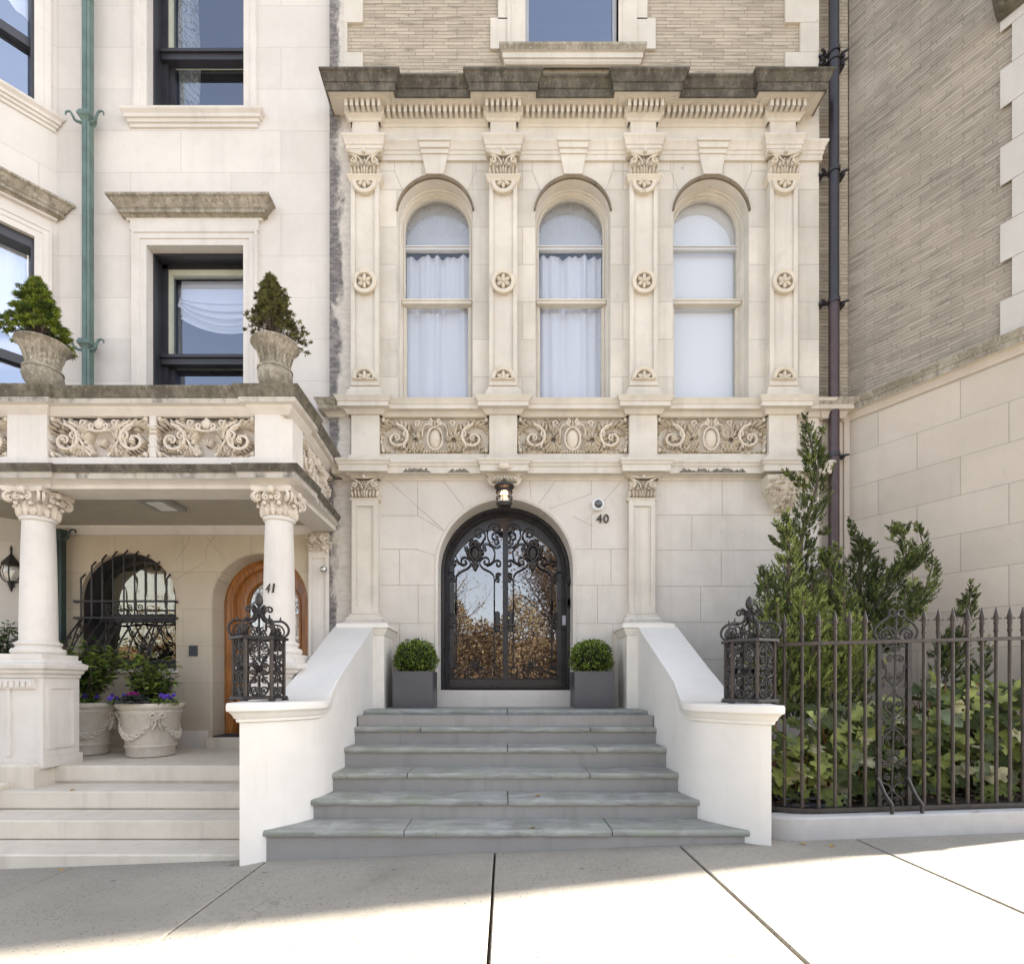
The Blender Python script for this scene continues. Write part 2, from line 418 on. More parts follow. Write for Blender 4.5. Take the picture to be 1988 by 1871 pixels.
SHEER = cloth('sheer_curtain', (.88,.89,.93), .25)
BLIND = cloth('white_roller_blind', (.90,.90,.89), .2)
LACE = cloth('patterned_lace', (.72,.72,.68), .3, .12)
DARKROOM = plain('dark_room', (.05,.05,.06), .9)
SOIL = plain('soil_mulch', (.045,.033,.024), .95, var=.5, sc=30, bump=.6)
BARK = plain('bark', (.10,.075,.055), .9, var=.4, sc=20, bump=.5)
TWIG = plain('orange_brown_stem', (.30,.13,.055), .7, var=.3, sc=12)
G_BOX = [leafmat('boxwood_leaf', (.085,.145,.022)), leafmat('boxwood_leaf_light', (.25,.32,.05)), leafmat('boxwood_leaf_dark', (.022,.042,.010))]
G_JUN = [leafmat('juniper_dark', (.048,.064,.020)), leafmat('juniper_mid', (.135,.165,.042)), leafmat('juniper_light', (.30,.33,.10)), leafmat('juniper_blue', (.08,.12,.06))]
G_SPR = [leafmat('spruce_bright', (.20,.245,.032)), leafmat('spruce_mid', (.12,.15,.022)), leafmat('spruce_dark', (.05,.075,.018))]
G_SPD = [leafmat('spruce_olive', (.15,.155,.045)), leafmat('spruce_olive_dark', (.07,.075,.026)), leafmat('spruce_brown', (.11,.095,.04))]
G_HYD = [leafmat('hydrangea_dark', (.058,.078,.028), .2), leafmat('hydrangea_mid', (.17,.205,.055), .25), leafmat('hydrangea_light', (.33,.37,.12), .3), leafmat('hydrangea_pale', (.50,.47,.30), .3), leafmat('hydrangea_grey', (.17,.20,.115), .2)]
G_CAM = [leafmat('camellia_leaf', (.095,.145,.028), .15, rough=.3), leafmat('camellia_leaf_light', (.23,.30,.065), .2, rough=.3), leafmat('camellia_leaf_dark', (.016,.034,.011), .1, rough=.3)]
PANSY = [leafmat('pansy_violet', (.11,.055,.42), .2, sc=25), leafmat('pansy_deep', (.05,.02,.22), .2, sc=25)]
CABB = [leafmat('cabbage_slate', (.085,.085,.095), .1, sc=30), leafmat('cabbage_green', (.06,.09,.06), .1, sc=30), leafmat('cabbage_magenta', (.35,.03,.22), .2)]
G_AUT = [leafmat('autumn_brown', (.16,.112,.072), .3), leafmat('autumn_gold', (.24,.172,.10), .3), leafmat('autumn_dark', (.13,.09,.06), .35), leafmat('autumn_yellow', (.34,.27,.12), .3)]
FALLEN = leafmat('fallen_leaf', (.32,.20,.05), .1)
PORC = plain('porch_ceiling', (.36,.325,.265), .8, var=.06)  # base colour darkened to deepen the shade inside the porch
# =================================================================== generic facade pieces
def arch_pts(xc, zb, zc, r, n=24, rz=None):
    """jamb + semicircle outline from lower left to lower right, with radial directions"""
    pts = [(xc-r, zb, -1, 0)]
    for k in range(n+1):
        a = PI - PI*k/n
        pts.append((xc+r*math.cos(a), zc+(rz or r)*math.sin(a), math.cos(a), math.sin(a)))
    pts.append((xc+r, zb, 1, 0)); return pts
def arch_sweep(mb, xc, zb, zc, r, prof, mi=0, n=24, cap=False):
    """profile [(dr, y)] swept around an arched opening"""
    rows = [[(x+dx*d, y, z+dz*d) for d, y in prof] for x, z, dx, dz in arch_pts(xc, zb, zc, r, n)]
    ids = mb.grid(rows, mi)
    if cap: mb.face(ids[0][::-1], mi); mb.face(ids[-1], mi)
def arch_panel(mb, xc, zb, zc, r, y, mi=0, n=24):
    pts = arch_pts(xc, zb, zc, r, n)
    mb.poly([(p[0], y, p[1]) for p in pts][::-1], mi)
def wall_open(mb, x0, x1, z0, z1, y, ops, mi=0, n=24):
    """front wall face with arched (xc,r,zb,zc) or flat (xc,half,zb,ztop,'flat') openings"""
    ops = sorted(ops); cur = x0
    def q(a, b, c, d):
        if b-a > 1e-5 and d-c > 1e-5: mb.poly([(a,y,c),(b,y,c),(b,y,d),(a,y,d)], mi)
    for op in ops:
        xc, r, zb, zc = op[:4]
        q(cur, xc-r, z0, z1)
        q(xc-r, xc+r, z0, zb)
        if len(op) > 4: q(xc-r, xc+r, zc, z1)
        else:
            pts = arch_pts(xc, zb, zc, r, n)[1:-1]
            for a, b in zip(pts, pts[1:]):
                mb.poly([(a[0],y,a[1]),(b[0],y,b[1]),(b[0],y,z1),(a[0],y,z1)], mi)
        cur = xc+r
    q(cur, x1, z0, z1)
def flat_reveal(mb, x0, x1, z0, z1, ya, yb, mi=0):
    for p in (((x0,ya,z0),(x0,yb,z0),(x0,yb,z1),(x0,ya,z1)), ((x1,ya,z0),(x1,ya,z1),(x1,yb,z1),(x1,yb,z0)),
              ((x0,ya,z1),(x0,yb,z1),(x1,yb,z1),(x1,ya,z1)), ((x0,ya,z0),(x1,ya,z0),(x1,yb,z0),(x0,yb,z0))): mb.poly(p, mi)
def joint_strip(mb, a, b, y, w=.006, mi=0):
    dx, dz = b[0]-a[0], b[1]-a[1]; L = math.hypot(dx, dz); nx, nz = -dz/L*w/2, dx/L*w/2
    mb.poly([(a[0]+nx,y,a[1]+nz),(b[0]+nx,y,b[1]+nz),(b[0]-nx,y,b[1]-nz),(a[0]-nx,y,a[1]-nz)], mi)
def room(mb, x0, x1, y0, y1, z0, z1):
    mb.poly([(x0,y1,z0),(x1,y1,z0),(x1,y1,z1),(x0,y1,z1)])
    flat_reveal(mb, x0, x1, z0, z1, y0, y1)
def frameT(ox, oy, oz, u=(1,0), out=(0,-1)):
    """local (a, c, b): a along u in plan, c = +into wall, b up  ->  world"""
    return lambda a, c, b: (ox+u[0]*a-out[0]*c, oy+u[1]*a-out[1]*c, oz+b)

def relief(mb, W, H, seed=1, style='shield'):
    """carved scroll panel in local frame: a in +-W/2, b in +-H/2, relief towards -c"""
    rnd = random.Random(seed); h = .055
    k = H/.43
    def sp(cx, cz, r0, r1, a0, turns, r, sx=1., lift=.03, n=22, r_end=.55):
        pts = spiral(cx, cz, r0, r1, a0, turns, n, -lift, sx)
        mb.tube(pts, [r*(1-(1-r_end)*i/n) for i in range(n+1)], 6)
    for s in (-1, 1):
        def S(x): return s*x
        # main scroll
        cx, cz = S(.355*W), -.09*H
        d = -s
        a0 = PI/2
        R0 = .40*H
        sp(cx, cz, R0, .05*H, a0, -1.55*d, .019*k, 1.12, .034)
        sp(cx, cz, R0*.86, .05*H, a0-.2*d, -1.4*d, .011*k, 1.12, .022)
        mb.blob((cx, -.045, cz), .020*k, .03, .020*k)
        for i in range(22):       # beads and crockets along the scroll
            t = i/22; a = a0-2*PI*1.25*d*t; r = R0*(.05*H/R0)**(t*.8)
            px_, pz_ = cx+1.12*r*math.cos(a), cz+r*math.sin(a)
            q = 1.35 if i % 2 else 1.22
            mb.petal((px_, pz_), (max(-W*.49, min(W*.49, cx+1.12*r*q*math.cos(a-.3*d))), max(-H*.48, min(H*.48, cz+r*q*math.sin(a-.3*d)))), .020*k, h*.7, n=3)
        # ribbed top acanthus
        for i in range(9):
            a = R(150-i*14) if s < 0 else R(30+i*14)
            x0 = cx+1.12*R0*.92*math.cos(a); z0 = cz+R0*.92*math.sin(a)
            mb.petal((x0, z0), (cx+1.2*R0*1.36*math.cos(a+.25*d), min(H*.49, cz+R0*1.36*math.sin(a+.25*d))), .038*k, h)
        # outer leaves along the side and bottom
        for i in range(7):
            a = R(165+i*20) if s < 0 else R(15-i*20)
            x0 = cx+1.12*R0*.95*math.cos(a); z0 = cz+R0*.95*math.sin(a)
            tx = cx+1.12*R0*1.28*math.cos(a+.3*d); tz = cz+R0*1.28*math.sin(a+.3*d)
            tx = max(-W*.495, min(W*.495, tx)); tz = max(-H*.49, min(H*.49, tz))
            mb.petal((x0, z0), (tx, tz), .035*k, h*.8)
        # corners
        for z in (-1, 1):
            mb.blob((S(.475*W), -.025, z*.43*H), .025*k, .03, .028*k)
            mb.petal((S(.47*W), z*.36*H), (S(.42*W), z*.47*H), .035*k, h*.8)
        # inner leaves inside the scroll
        for i in range(6):
            a = R(40+i*60)
            mb.petal((cx+.1*H*math.cos(a), cz+.1*H*math.sin(a)), (cx+.24*H*math.cos(a+.5), cz+.22*H*math.sin(a+.5)), .03*k, h*.6)
        # hook scroll
        hx = S(.26*W); sp(hx, .02*H, .105*H, .025*H, R(90), d*1.1, .013*k, 1., .035, 14)
        mb.tube([(hx+S(.0), -.03, -.02*H), (hx+S(.012*W), -.03, -.2*H), (hx+S(.03*W), -.03, -.36*H)], .011*k)
        # leafy star
        cx2, cz2 = S(.175*W), -.14*H
        for i in range(13):
            a = R(i*27.7+rnd.uniform(-8, 8)); L = rnd.uniform(.2, .36)*H
            tx = max(min(cx2+L*1.15*math.cos(a), W*.3), -W*.3); tz = max(-H*.48, min(H*.47, cz2+L*math.sin(a)))
            if abs(tx) < .085*W: continue
            mb.petal((cx2+.03*math.cos(a), cz2+.03*math.sin(a)), (tx, tz), .042*k, h)
        for i in range(5):
            a = R(60+i*22) if s > 0 else R(120-i*22)
            mb.petal((S(.17*W), .06*H), (S(.17*W)+.3*H*math.cos(a)*1.1, .06*H+.38*H*math.sin(a)), .038*k, h*1.1)
        sp(S(.155*W), .33*H, .1*H, .03*H, R(-90), -d*1.2, .012*k, 1., .04, 14)
        # twigs low
        for i in range(4):
            mb.petal((S((.10+.03*i)*W), (-.22-.03*i)*H), (S((.14+.035*i)*W), -.47*H), .026*k, h*.8)
            mb.petal((S((.19+.03*i)*W), (-.28)*H), (S((.10+.05*i)*W), -.46*H), .026*k, h*.7)
    if style == 'shield':
        mb.blob((0, .02, -.08*H), .062*W, .05, .29*H, 16, 8)
        mb.tube([(.07*W*math.cos(R(a)), -.02, -.08*H+.32*H*math.sin(R(a))) for a in range(0, 361, 15)], .013*k, 6)
        for s in (-1, 1):
            sp(s*.045*W, .36*H, .085*H, .02*H, R(90), s*1.3, .013*k, 1., .04, 14)
            mb.tube(smooth2([(s*.02*W, -.04, .25*H), (s*.07*W, -.04, .30*H), (s*.11*W, -.03, .2*H), (s*.115*W, -.03, .0)], 4), .010*k)
            mb.blob((s*.115*W, -.03, -.02*H), .013, .02, .04*H)
        mb.petal((0, .25*H), (0, .47*H), .05*k, h)
        for i in range(9): mb.petal(((i-4)*.022*W, -.40*H), ((i-4)*.028*W, -.485*H), .03, h*.5)
    else:
        mb.tube(smooth2([(x*W, -.04, z*H) for x, z in ((-.3,.36),(-.18,.2),(-.09,.16),(0,.13),(.09,.16),(.18,.2),(.3,.36))], 4), .013*k)
        sp(.07*W, .26*H, .09*H, .025*H, R(-120), 1.1, .016*k, 1., .04, 14); sp(-.07*W, .26*H, .09*H, .025*H, R(-60), -1.1, .016*k, 1., .04, 14)
        mb.blob((0, -.03, .3*H), .05*W, .035, .12*H, 10, 6); mb.petal((0, .34*H), (0, .48*H), .06, h)
        for i in (-1, 0, 1): mb.petal((i*.01*W, -.2*H), (i*.045*W, -.02*H), .03*k, h*.5)
        for s in (-1, 1):
            mb.tube(smooth2([(s*x*W, -.03, z*H) for x, z in ((.09,-.46),(.14,-.3),(.2,-.05),(.22,.15))], 4), .012*k)
            for i in range(5):
                for q in (-1, 1):
                    x0, z0 = .10+.028*i, -.42+.13*i
                    mb.petal((s*x0*W, z0*H), (s*(x0+.02+q*.045)*W, (z0+.13)*H), .035*k, h*.7)
    # filler carving
    for i in range(64):
        x = rnd.uniform(-.48, .48)*W; z = rnd.uniform(-.47, .47)*H
        if abs(x) < .10*W or (style != 'shield' and abs(x) < .2*W): continue
        a = rnd.uniform(0, 2*PI); L = rnd.uniform(.03, .07)*k
        mb.petal((x, z), (x+L*math.cos(a), max(-H*.49, min(H*.49, z+L*math.sin(a)))), .024*k, h*.5, n=3)

def capital(mb, xc, y, zb, zt, w, vol=True):
    """pilaster capital: bell, leaves, volutes, abacus (front plane y)"""
    h = zt-zb; hw = w/2
    mb.box(xc-hw*.86, xc+hw*.86, y+.034, YF+.02, zb, zt-h*.10)
    bk = mb.back; mb.back = .04
    T0 = mb.T; mb.T = lambda a, c, b: (xc+a, y+c, zb+b)
    mb.grid([[(a, -.020-.02*abs(a/hw)**1.5, h*.885+.075*h*abs(a/hw)**1.6) for a in np.linspace(-hw*1.15, hw*1.15, 9)],
             [(a, -.028-.024*abs(a/hw)**1.5, h*.945+.055*h*abs(a/hw)**1.6) for a in np.linspace(-hw*1.18, hw*1.18, 9)],
             [(a, -.028-.024*abs(a/hw)**1.5, h*1.0) for a in np.linspace(-hw*1.18, hw*1.18, 9)],
             [(a, .07, h*1.0) for a in np.linspace(-hw*1.15, hw*1.15, 9)]])
    for s in (-1, 1):
        n = 20
        if vol:
            pts = spiral(s*hw*.74, h*.60, .20*h, .03*h, PI/2, s*1.5, n, -.04)
            mb.tube(pts, [.040*h+.012*h*(1-i/n) for i in range(n+1)], 6)
            mb.blob((s*hw*.74, -.045, h*.60), .05*h, .03, .05*h)
            mb.tube(smooth2([(s*hw*.9, -.045, h*.84), (s*hw*.5, -.05, h*.76), (s*hw*.2, -.05, h*.55), (s*hw*.1, -.045, h*.35)], 4), .032*h)
        for i in range(4):
            x = s*hw*(.14+.24*i)
            mb.petal((x, 0), (x+s*.01, h*(.36 if i % 2 else .46)), w*.13, .05)
            mb.blob((x+s*.005, -.05, h*(.36 if i % 2 else .44)), w*.04, .02, h*.05, 6, 4)
        mb.petal((s*hw*.15, h*.30), (s*hw*.42, h*.64), w*.09, .05); mb.petal((s*hw*.55, h*.32), (s*hw*.98, h*.46), w*.09, .05)
        mb.petal((s*hw*.02, h*.45), (s*hw*.25, h*.8), w*.09, .045)
    mb.petal((0, 0), (0, h*.5), w*.15, .055)
    mb.blob((0, -.07, h*.90), w*.075, .03, h*.10); mb.petal((0, h*.5), (0, h*.8), w*.1, .045)
    mb.back = bk; mb.T = T0
def rosette(mb, xc, y, zc, r, half=0):
    """ring, petals and eye; half=1 lower half only, half=-1 upper half only"""
    mb.blob((xc, y-.01, zc), r*.24, .025, r*.24)
    for i in range(6):
        a = R(i*60+30)
        if half == 1 and math.sin(a) > .1: continue
        if half == -1 and math.sin(a) < -.1: continue
        c, s = math.cos(a), math.sin(a)
        T0 = mb.T; mb.T = lambda p, q, b: (xc+p, y+q, zc+b)
        mb.petal((c*r*.2, s*r*.2), (c*r*1.08, s*r*1.08), r*.50, .02)
        mb.T = T0

# =================================================================== middle house
H40 = thing('townhouse', (0, YF, 0), 'warm limestone townhouse with three arched windows above the iron and glass double door', 'house')
XL, XR = X(640, YF), X(1590, YF)
PC = [X(709, YF-.07), X(977, YF-.07), X(1249, YF-.07), X(1520, YF-.07)]
PW = .170      # half width of a pilaster
PP = .07       # projection of a pilaster
def breaks(x0, x1, y, cs, hw, d, ret=True):
    p = [(x0, y+.3), (x0, y)] if ret else [(x0, y)]
    for c in cs:
        a, b = c-hw, c+hw
        if a <= p[-1][0]+.02: p[-1] = (p[-1][0], y-d) ; 
        else: p += [(a, y), (a, y-d)]
        if b >= x1-.02: p += [(x1, y-d)]
        else: p += [(b, y-d), (b, y)]
    if p[-1][0] < x1-.02: p.append((x1, y))
    if ret: p.append((x1, y+.3))
    return p

# --- ground floor wall with the arched doorway
DR, DZC = .833, 2.69
LAND = .967; THR = 1.168
wm = MB()
wall_open(wm, XL, XR, -.3, 3.765, YF, [(0, DR, THR, DZC)])
arch_sweep(wm, 0, THR, DZC, DR, [(0, YF), (0, YF+.42)])
arch_sweep(wm, 0, THR, DZC, DR, [(.0, YF), (.0, YF-.0), (.028, YF-.012), (.045, YF-.004), (.05, YF)])
YJ = YF-.0015
def jl(x0, y0, x1, y1): joint_strip(wm, (X(x0, YF), Z(y0, YF)), (X(x1, YF), Z(y1, YF)), YJ, .0055, 1)
for q in ((753,932,869,1036),(811,932,811,1001),(859,932,903,988),(740,1001,811,1001),(811,1001,864,1032),(740,1066,811,1066),(806,1066,849,1079),
          (740,1136,853,1136),(776,1066,776,1136),(812,1136,812,1210),(740,1210,853,1210),(776,1210,776,1330),
          (1080,932,1042,983),(1205,936,1140,1009),(1150,958,1066,988),(1028,932,1032,981),(1111,1002,1150,1021),(1148,1003,1148,1066),(1148,932,1148,960),
          (1108,1066,1220,1066),(1108,1136,1220,1136),(1186,1066,1186,1136),(1108,1210,1220,1210),(1160,1136,1160,1210),(1190,1210,1190,1330),
          (1275,1000,1590,1000),(1275,1068,1590,1068),(1275,1138,1590,1138),(1275,1208,1590,1208),(1275,1280,1590,1280),
          (1402,932,1402,1000),(1343,1000,1343,1068),(1400,1068,1400,1138),(1510,1000,1510,1068),(1470,1138,1470,1208),(1550,1068,1550,1138),(1360,1138,1360,1208),(1410,1208,1410,1280)): jl(*q)
ow = mk('wall', wm, [S40g, JOINT], H40, 0)
dp = MB(); dp.box(XL-.0, X(682, YF), YF-.004, YF+.05, -.3, 3.755); mk('corner_pier', dp, S40d, H40)

# --- piano nobile wall with three arched windows
WC = [X(845, YF), X(1112, YF), X(1380.7, YF)]
WR, WZC, WZB = .467, 7.01, 4.705
wm = MB()
wall_open(wm, X(681, YF), XR, 4.53, 8.45, YF, [(c, WR, WZB, WZC) for c in WC])
rv = {c: MB() for c in WC}
for c in WC:
    arch_sweep(rv[c], c, WZB, WZC, WR, [(0, YF), (-.004, YF+.012), (-.006, YF+.135), (-.018, YF+.14), (-.020, YF+.155), (-.012, YF+.165), (-.030, YF+.185), (-.034, YF+.20), (-.038, YF+.21), (-.038, YF+.36)])
# joints around the arches
for c in WC:
    for s in (-1, 1):
        a = R(90-s*53); 
        p0 = (c+WR*1.06*math.cos(a), WZC+WR*1.06*math.sin(a)); p1 = (c+s*.50, WZC+.56)
        joint_strip(wm, p0, p1, YJ, .005, 1); joint_strip(wm, p1, (c+s*.50, 7.70), YJ, .005, 1); joint_strip(wm, p1, (c+s*.68, p1[1]), YJ, .005, 1)
mk('upper_wall', wm, [S40, JOINT], H40, 0)
for c in WC: mk('window_reveal', rv[c], S40p, H40, 30)
dp = MB(); dp.box(XL, X(681, YF), YF-.003, YF+.05, 3.93, 8.5); mk('stained_pier', dp, S40d, H40)
dp = MB(); dp.box(X(681, YF), XR, YF, YF+.05, 3.75, 4.085); dp.box(X(681, YF), XR, YF, YF+.05, 4.525, 4.55); dp.box(X(681, YF), XR, YF+.045, YF+.14, 4.05, 4.55); dp.box(XR-.16, XR, YF, YF+.1, 4.08, 4.53); mk('dado', dp, S40p, H40)
# archivolt drip edges + keystones
for c in WC:
    m = MB(); rows = []
    for k in range(33):
        a = R(8+164*k/32); f = .35+.65*math.sin(a)**1.2
        rows.append([(c+(WR+d*f)*math.cos(a), y, WZC+(WR+d*f)*math.sin(a)) for d, y in ((-.006, YF+.004), (-.008, YF-.026), (.010, YF-.036), (.030, YF-.032), (.044, YF-.012), (.05, YF+.003))])
    ids = m.grid(rows); m.face(ids[0]); m.face(ids[-1][::-1])
    mk('arch_moulding', m, HOODM, H40)
    m = MB()
    zk0, zk1 = WZC+WR+.02, 7.885
    for z0, z1, w0, w1, d in ((zk0, 7.735, .108, .158, .045), (7.735, 7.79, .162, .172, .06), (7.79, 7.86, .176, .19, .078), (7.86, 7.895, .196, .204, .095)):
        rows = [[(c-w0, YF, z0), (c-w0, YF-d, z0), (c+w0, YF-d, z0), (c+w0, YF, z0)], [(c-w1, YF, z1), (c-w1, YF-d, z1), (c+w1, YF-d, z1), (c+w1, YF, z1)]]
        i = m.grid(rows); m.face(i[1]); m.face(i[0][::-1])
    mk('keystone', m, S40p, H40, 0)

# --- pilasters of the piano nobile
for c in PC:
    yp = YF-PP
    m = MB(); zb, zt = 4.88, 7.36
    m.box(c-PW, c+PW, yp, YF+.01, zb, zt)
    fx = .118
    for s in (-1, 1):       # raised fillets leave a sunk panel
        m.box(c+s*PW-(0 if s < 0 else .05), c+s*PW+(.05 if s < 0 else 0), yp-.022, yp, zb, zt)
        m.sweep([(c+s*fx-s*.0, yp+.0), (c+s*fx, yp-.001)], [(0, zb), (.01, zb)], cap=False) if False else None
    m.box(c-PW+.05, c+PW-.05, yp-.022, yp, zt-.035, zt); m.box(c-PW+.05, c+PW-.05, yp-.022, yp, zb, zb+.06)
    o = mk('pilaster', m, S40p, H40)
    for zc, half in ((Z(358, yp), 1), (Z(551, yp), 0), (Z(738, yp), -1)):
        q = MB(); q.lathe((0,0,0), [(0.001,0)], 3) if False else None
        n = 24
        a0, a1 = (PI, 2*PI) if half == 1 else ((0, PI) if half == -1 else (0, 2*PI))
        rows = [[(c+r*math.cos(a0+(a1-a0)*k/n), y, zc+r*math.sin(a0+(a1-a0)*k/n)) for k in range(n+1)] for r, y in ((.148, yp+.002), (.148, yp-.05), (.140, yp-.056), (.108, yp-.056), (.098, yp-.05), (.096, yp+.002))]
        q.grid(rows)
        if half: 
            zz = zc+(.014 if half == 1 else -.014)
            q.box(c-.148, c+.148, yp-.05, yp, min(zc, zz), max(zc, zz))
        q.back = .045
        rosette(q, c, yp-.045, zc, .084, half)
        mk('rosette', q, S40c, o)
    q = MB(); q.sweep([(c-PW, YF), (c-PW, yp), (c+PW, yp), (c+PW, YF)], [(0, 4.70), (.055, 4.70), (.055, 4.765), (.04, 4.775), (.045, 4.80), (.035, 4.815), (.02, 4.83), (.02, 4.845), (.0, 4.88)])
    mk('pilaster_base', q, S40p, o)
    q = MB(); q.sweep([(c-PW, YF), (c-PW, yp), (c+PW, yp), (c+PW, YF)], [(0, 7.345), (.012, 7.35), (.03, 7.385), (.034, 7.40), (.045, 7.415), (.045, 7.43), (.02, 7.44), (0, 7.44)])
    capital(q, c, yp-.012, 7.43, 7.69, PW*2+.02)
    mk('capital', q, S40c, o)

# --- architrave, frieze, main cornice
path = breaks(X(682, YF), XR-.0, YF, PC, PW+.01, PP)
m = MB(); m.sweep(path, [(0, 7.68), (.026, 7.68), (.026, 7.742), (.036, 7.747), (.036, 7.785), (.046, 7.79), (.05, 7.82), (.066, 7.85), (.08, 7.87), (.08, 7.892), (0, 7.90)])
mk('architrave', m, S40p, H40, 25)
m = MB(); m.sweep(breaks(X(682, YF), XR, YF, PC, PW-.015, PP), [(.002, 7.89), (.002, 8.14)], cap=False); mk('frieze', m, S40p, H40)
path = breaks(PC[0]-PW-.015, PC[3]+PW+.015, YF, PC, PW+.015, PP)
m = MB()
prof = [(0, 8.10), (.014, 8.105), (.02, 8.13), (.045, 8.15), (.055, 8.155), (.055, 8.247), (.142, 8.247), (.142, 8.262), (.205, 8.262), (.205, 8.242), (.222, 8.242), (.225, 8.33), (.236, 8.334), (.238, 8.35), (.25, 8.37), (.266, 8.41), (.285, 8.425), (.285, 8.447), (.0, 8.52)]
mis = [0]*9+[1]*9
m.sweep(path, prof, 0, True, mis)
dw = .030
def dent(x0, x1, y):
    n = max(2, round((x1-x0)/.0705)); 
    for k in range(n):
        xx = x0+(x1-x0)*(k+.5)/n
        m.box(xx-dw/2-.003, xx+dw/2+.003, y-.135, y-.052, 8.160, 8.246)
for i, c in enumerate(PC):
    if i: dent(PC[i-1]+PW+.09, c-PW-.09, YF)
    dent(c-PW-.06, c+PW+.06, YF-PP)
mk('cornice', m, [S40p, SOOT], H40, 25)

# --- belt course at the window sills
path = breaks(XL, XR, YF, PC, PW+.03, PP)
m = MB()
m.sweep(path, [(0, 4.525), (.02, 4.53), (.03, 4.55), (.05, 4.575), (.075, 4.585), (.105, 4.587), (.105, 4.64), (.115, 4.645), (.12, 4.665), (.14, 4.69), (.145, 4.702), (0, 4.715)])
mk('sill_course', m, SOOTL if False else S40p, H40, 25)
m = MB()   # grimy left return of the belt
m.sweep([(XL-.002, YF+.2), (XL-.002, YF-.002), (X(668, YF), YF-.002)], [(.1, 4.575), (.109, 4.587), (.109, 4.64), (.119, 4.645), (.124, 4.665), (.144, 4.69), (.149, 4.704), (.0, 4.718)], cap=False)
mk('grimy_course_end', m, SOOTL, H40, 25)
# --- piers and relief panels of the dado
for c in PC:
    m = MB(); m.box(c-PW, c+PW, YF-PP, YF+.11, 3.96, 4.53); m.box(c-PW-.03, c+PW+.03, YF-PP-.02, YF+.01, 3.96, 4.03); mk('dado_pier', m, S40p, H40)
for i in range(3):
    x0, x1 = PC[i]+PW+.005, PC[i+1]-PW-.005
    m = MB(); m.back = .04; m.T = frameT((x0+x1)/2, YF+.012, 4.305)
    relief(m, (x1-x0), .436, 3+i)
    mk('relief_panel', m, S40c, H40)
# --- lower belt
LB = [PC[0], X(979, YF-.1), X(1252, YF-.1), X(1524, YF-.1)]
path = breaks(X(668, YF), XR-.03, YF, LB, PW+.005, PP)
m = MB()
m.sweep(path, [(0, 3.75), (.012, 3.752), (.018, 3.775), (.045, 3.79), (.05, 3.795), (.115, 3.80), (.115, 3.805), (.118, 3.875), (.13, 3.88), (.133, 3.90), (.15, 3.925), (.15, 3.945), (.05, 3.965), (0, 3.97)], 0, True)
mk('belt_course', m, S40p, H40, 25)
CRUST = plain('gypsum_crust', (.16,.14,.115), .95, var=.5, sc=30)
rnd = random.Random(8)
for a, b in ((781, 838), (868, 912), (1318, 1450)):      # weathered crust eating up from the drip edge
    xa, xb = X(a, 6.43), X(b, 6.43); n = int((xb-xa)/.006); m = MB(); lo = []; hi = []; h = .03
    for i in range(n+1):
        x = xa+(xb-xa)*i/n; h = min(.052, max(.012, h+rnd.gauss(0, .010))); e = min(1, min(i, n-i)/8)
        lo.append((x, YF-.1175, 3.806)); hi.append((x, YF-.1205, 3.807+h*e))
    m.grid([lo, hi]); mk('black_crust', m, CRUST, H40)
# --- ground floor pilasters, corbels
for k, px in enumerate((709, 1246)):
    yp = YF-PP; c = X(px, yp); zb, zt = 2.10, 3.49
    m = MB(); m.box(c-.16, c+.16, yp, YF+.01, zb, zt)
    for s in (-1, 1): m.box(c+s*.16-(0 if s < 0 else .055), c+s*.16+(.055 if s < 0 else 0), yp-.02, yp, zb, zt)
    m.box(c-.105, c+.105, yp-.02, yp, zt-.08, zt); m.box(c-.105, c+.105, yp-.02, yp, zb, zb+.09)
    for s in (-1, 1): m.box(c+s*.095-.008, c+s*.095+.008, yp-.010, yp, zb+.09, zt-.08)
    o = mk('ground_pilaster', m, S40p, H40)
    q = MB(); q.sweep([(c-.16, YF), (c-.16, yp), (c+.16, yp), (c+.16, YF)], [(.0, LAND), (.0, 1.86), (.09, 1.88), (.10, 1.91), (.10, 1.935), (.085, 1.94), (.085, 1.99), (.06, 2.0), (.065, 2.03), (.05, 2.05), (.03, 2.06), (.03, 2.085), (0, 2.11)])
    mk('pilaster_base', q, WHITE if False else S40p, o)
    q = MB(); q.sweep([(c-.16, YF), (c-.16, yp), (c+.16, yp), (c+.16, YF)], [(0, 3.475), (.02, 3.48), (.026, 3.50), (.02, 3.515), (0, 3.52)])
    capital(q, c, yp-.012, 3.515, 3.765, .34, True); mk('capital', q, S40c, o)
# corbel over the lamp
m = MB(); c = LB[1]
m.box(c-.09, c+.09, YF-.13, YF+.01, 3.66, 3.76)
m.T = lambda a, cc, b: (c+a, YF-.13+cc, 3.66+b)
for i in range(-3, 4): m.petal((i*.028, .1), (i*.05, .02), .05, .05)
m.T = None
for s in (-1, 1):
    m.tube(spiral(c+s*.15, 3.73, .045, .01, PI/2, s*1.3, 14, YF-.10), .014)
    m.tube(smooth2([(c+s*.08, YF-.1, 3.66), (c+s*.16, YF-.09, 3.68), (c+s*.2, YF-.05, 3.76)], 4), .02)
m.blob((c, YF-PP-.13, 3.845), .09, .035, .04); 
mk('lamp_corbel', m, S40c, H40)
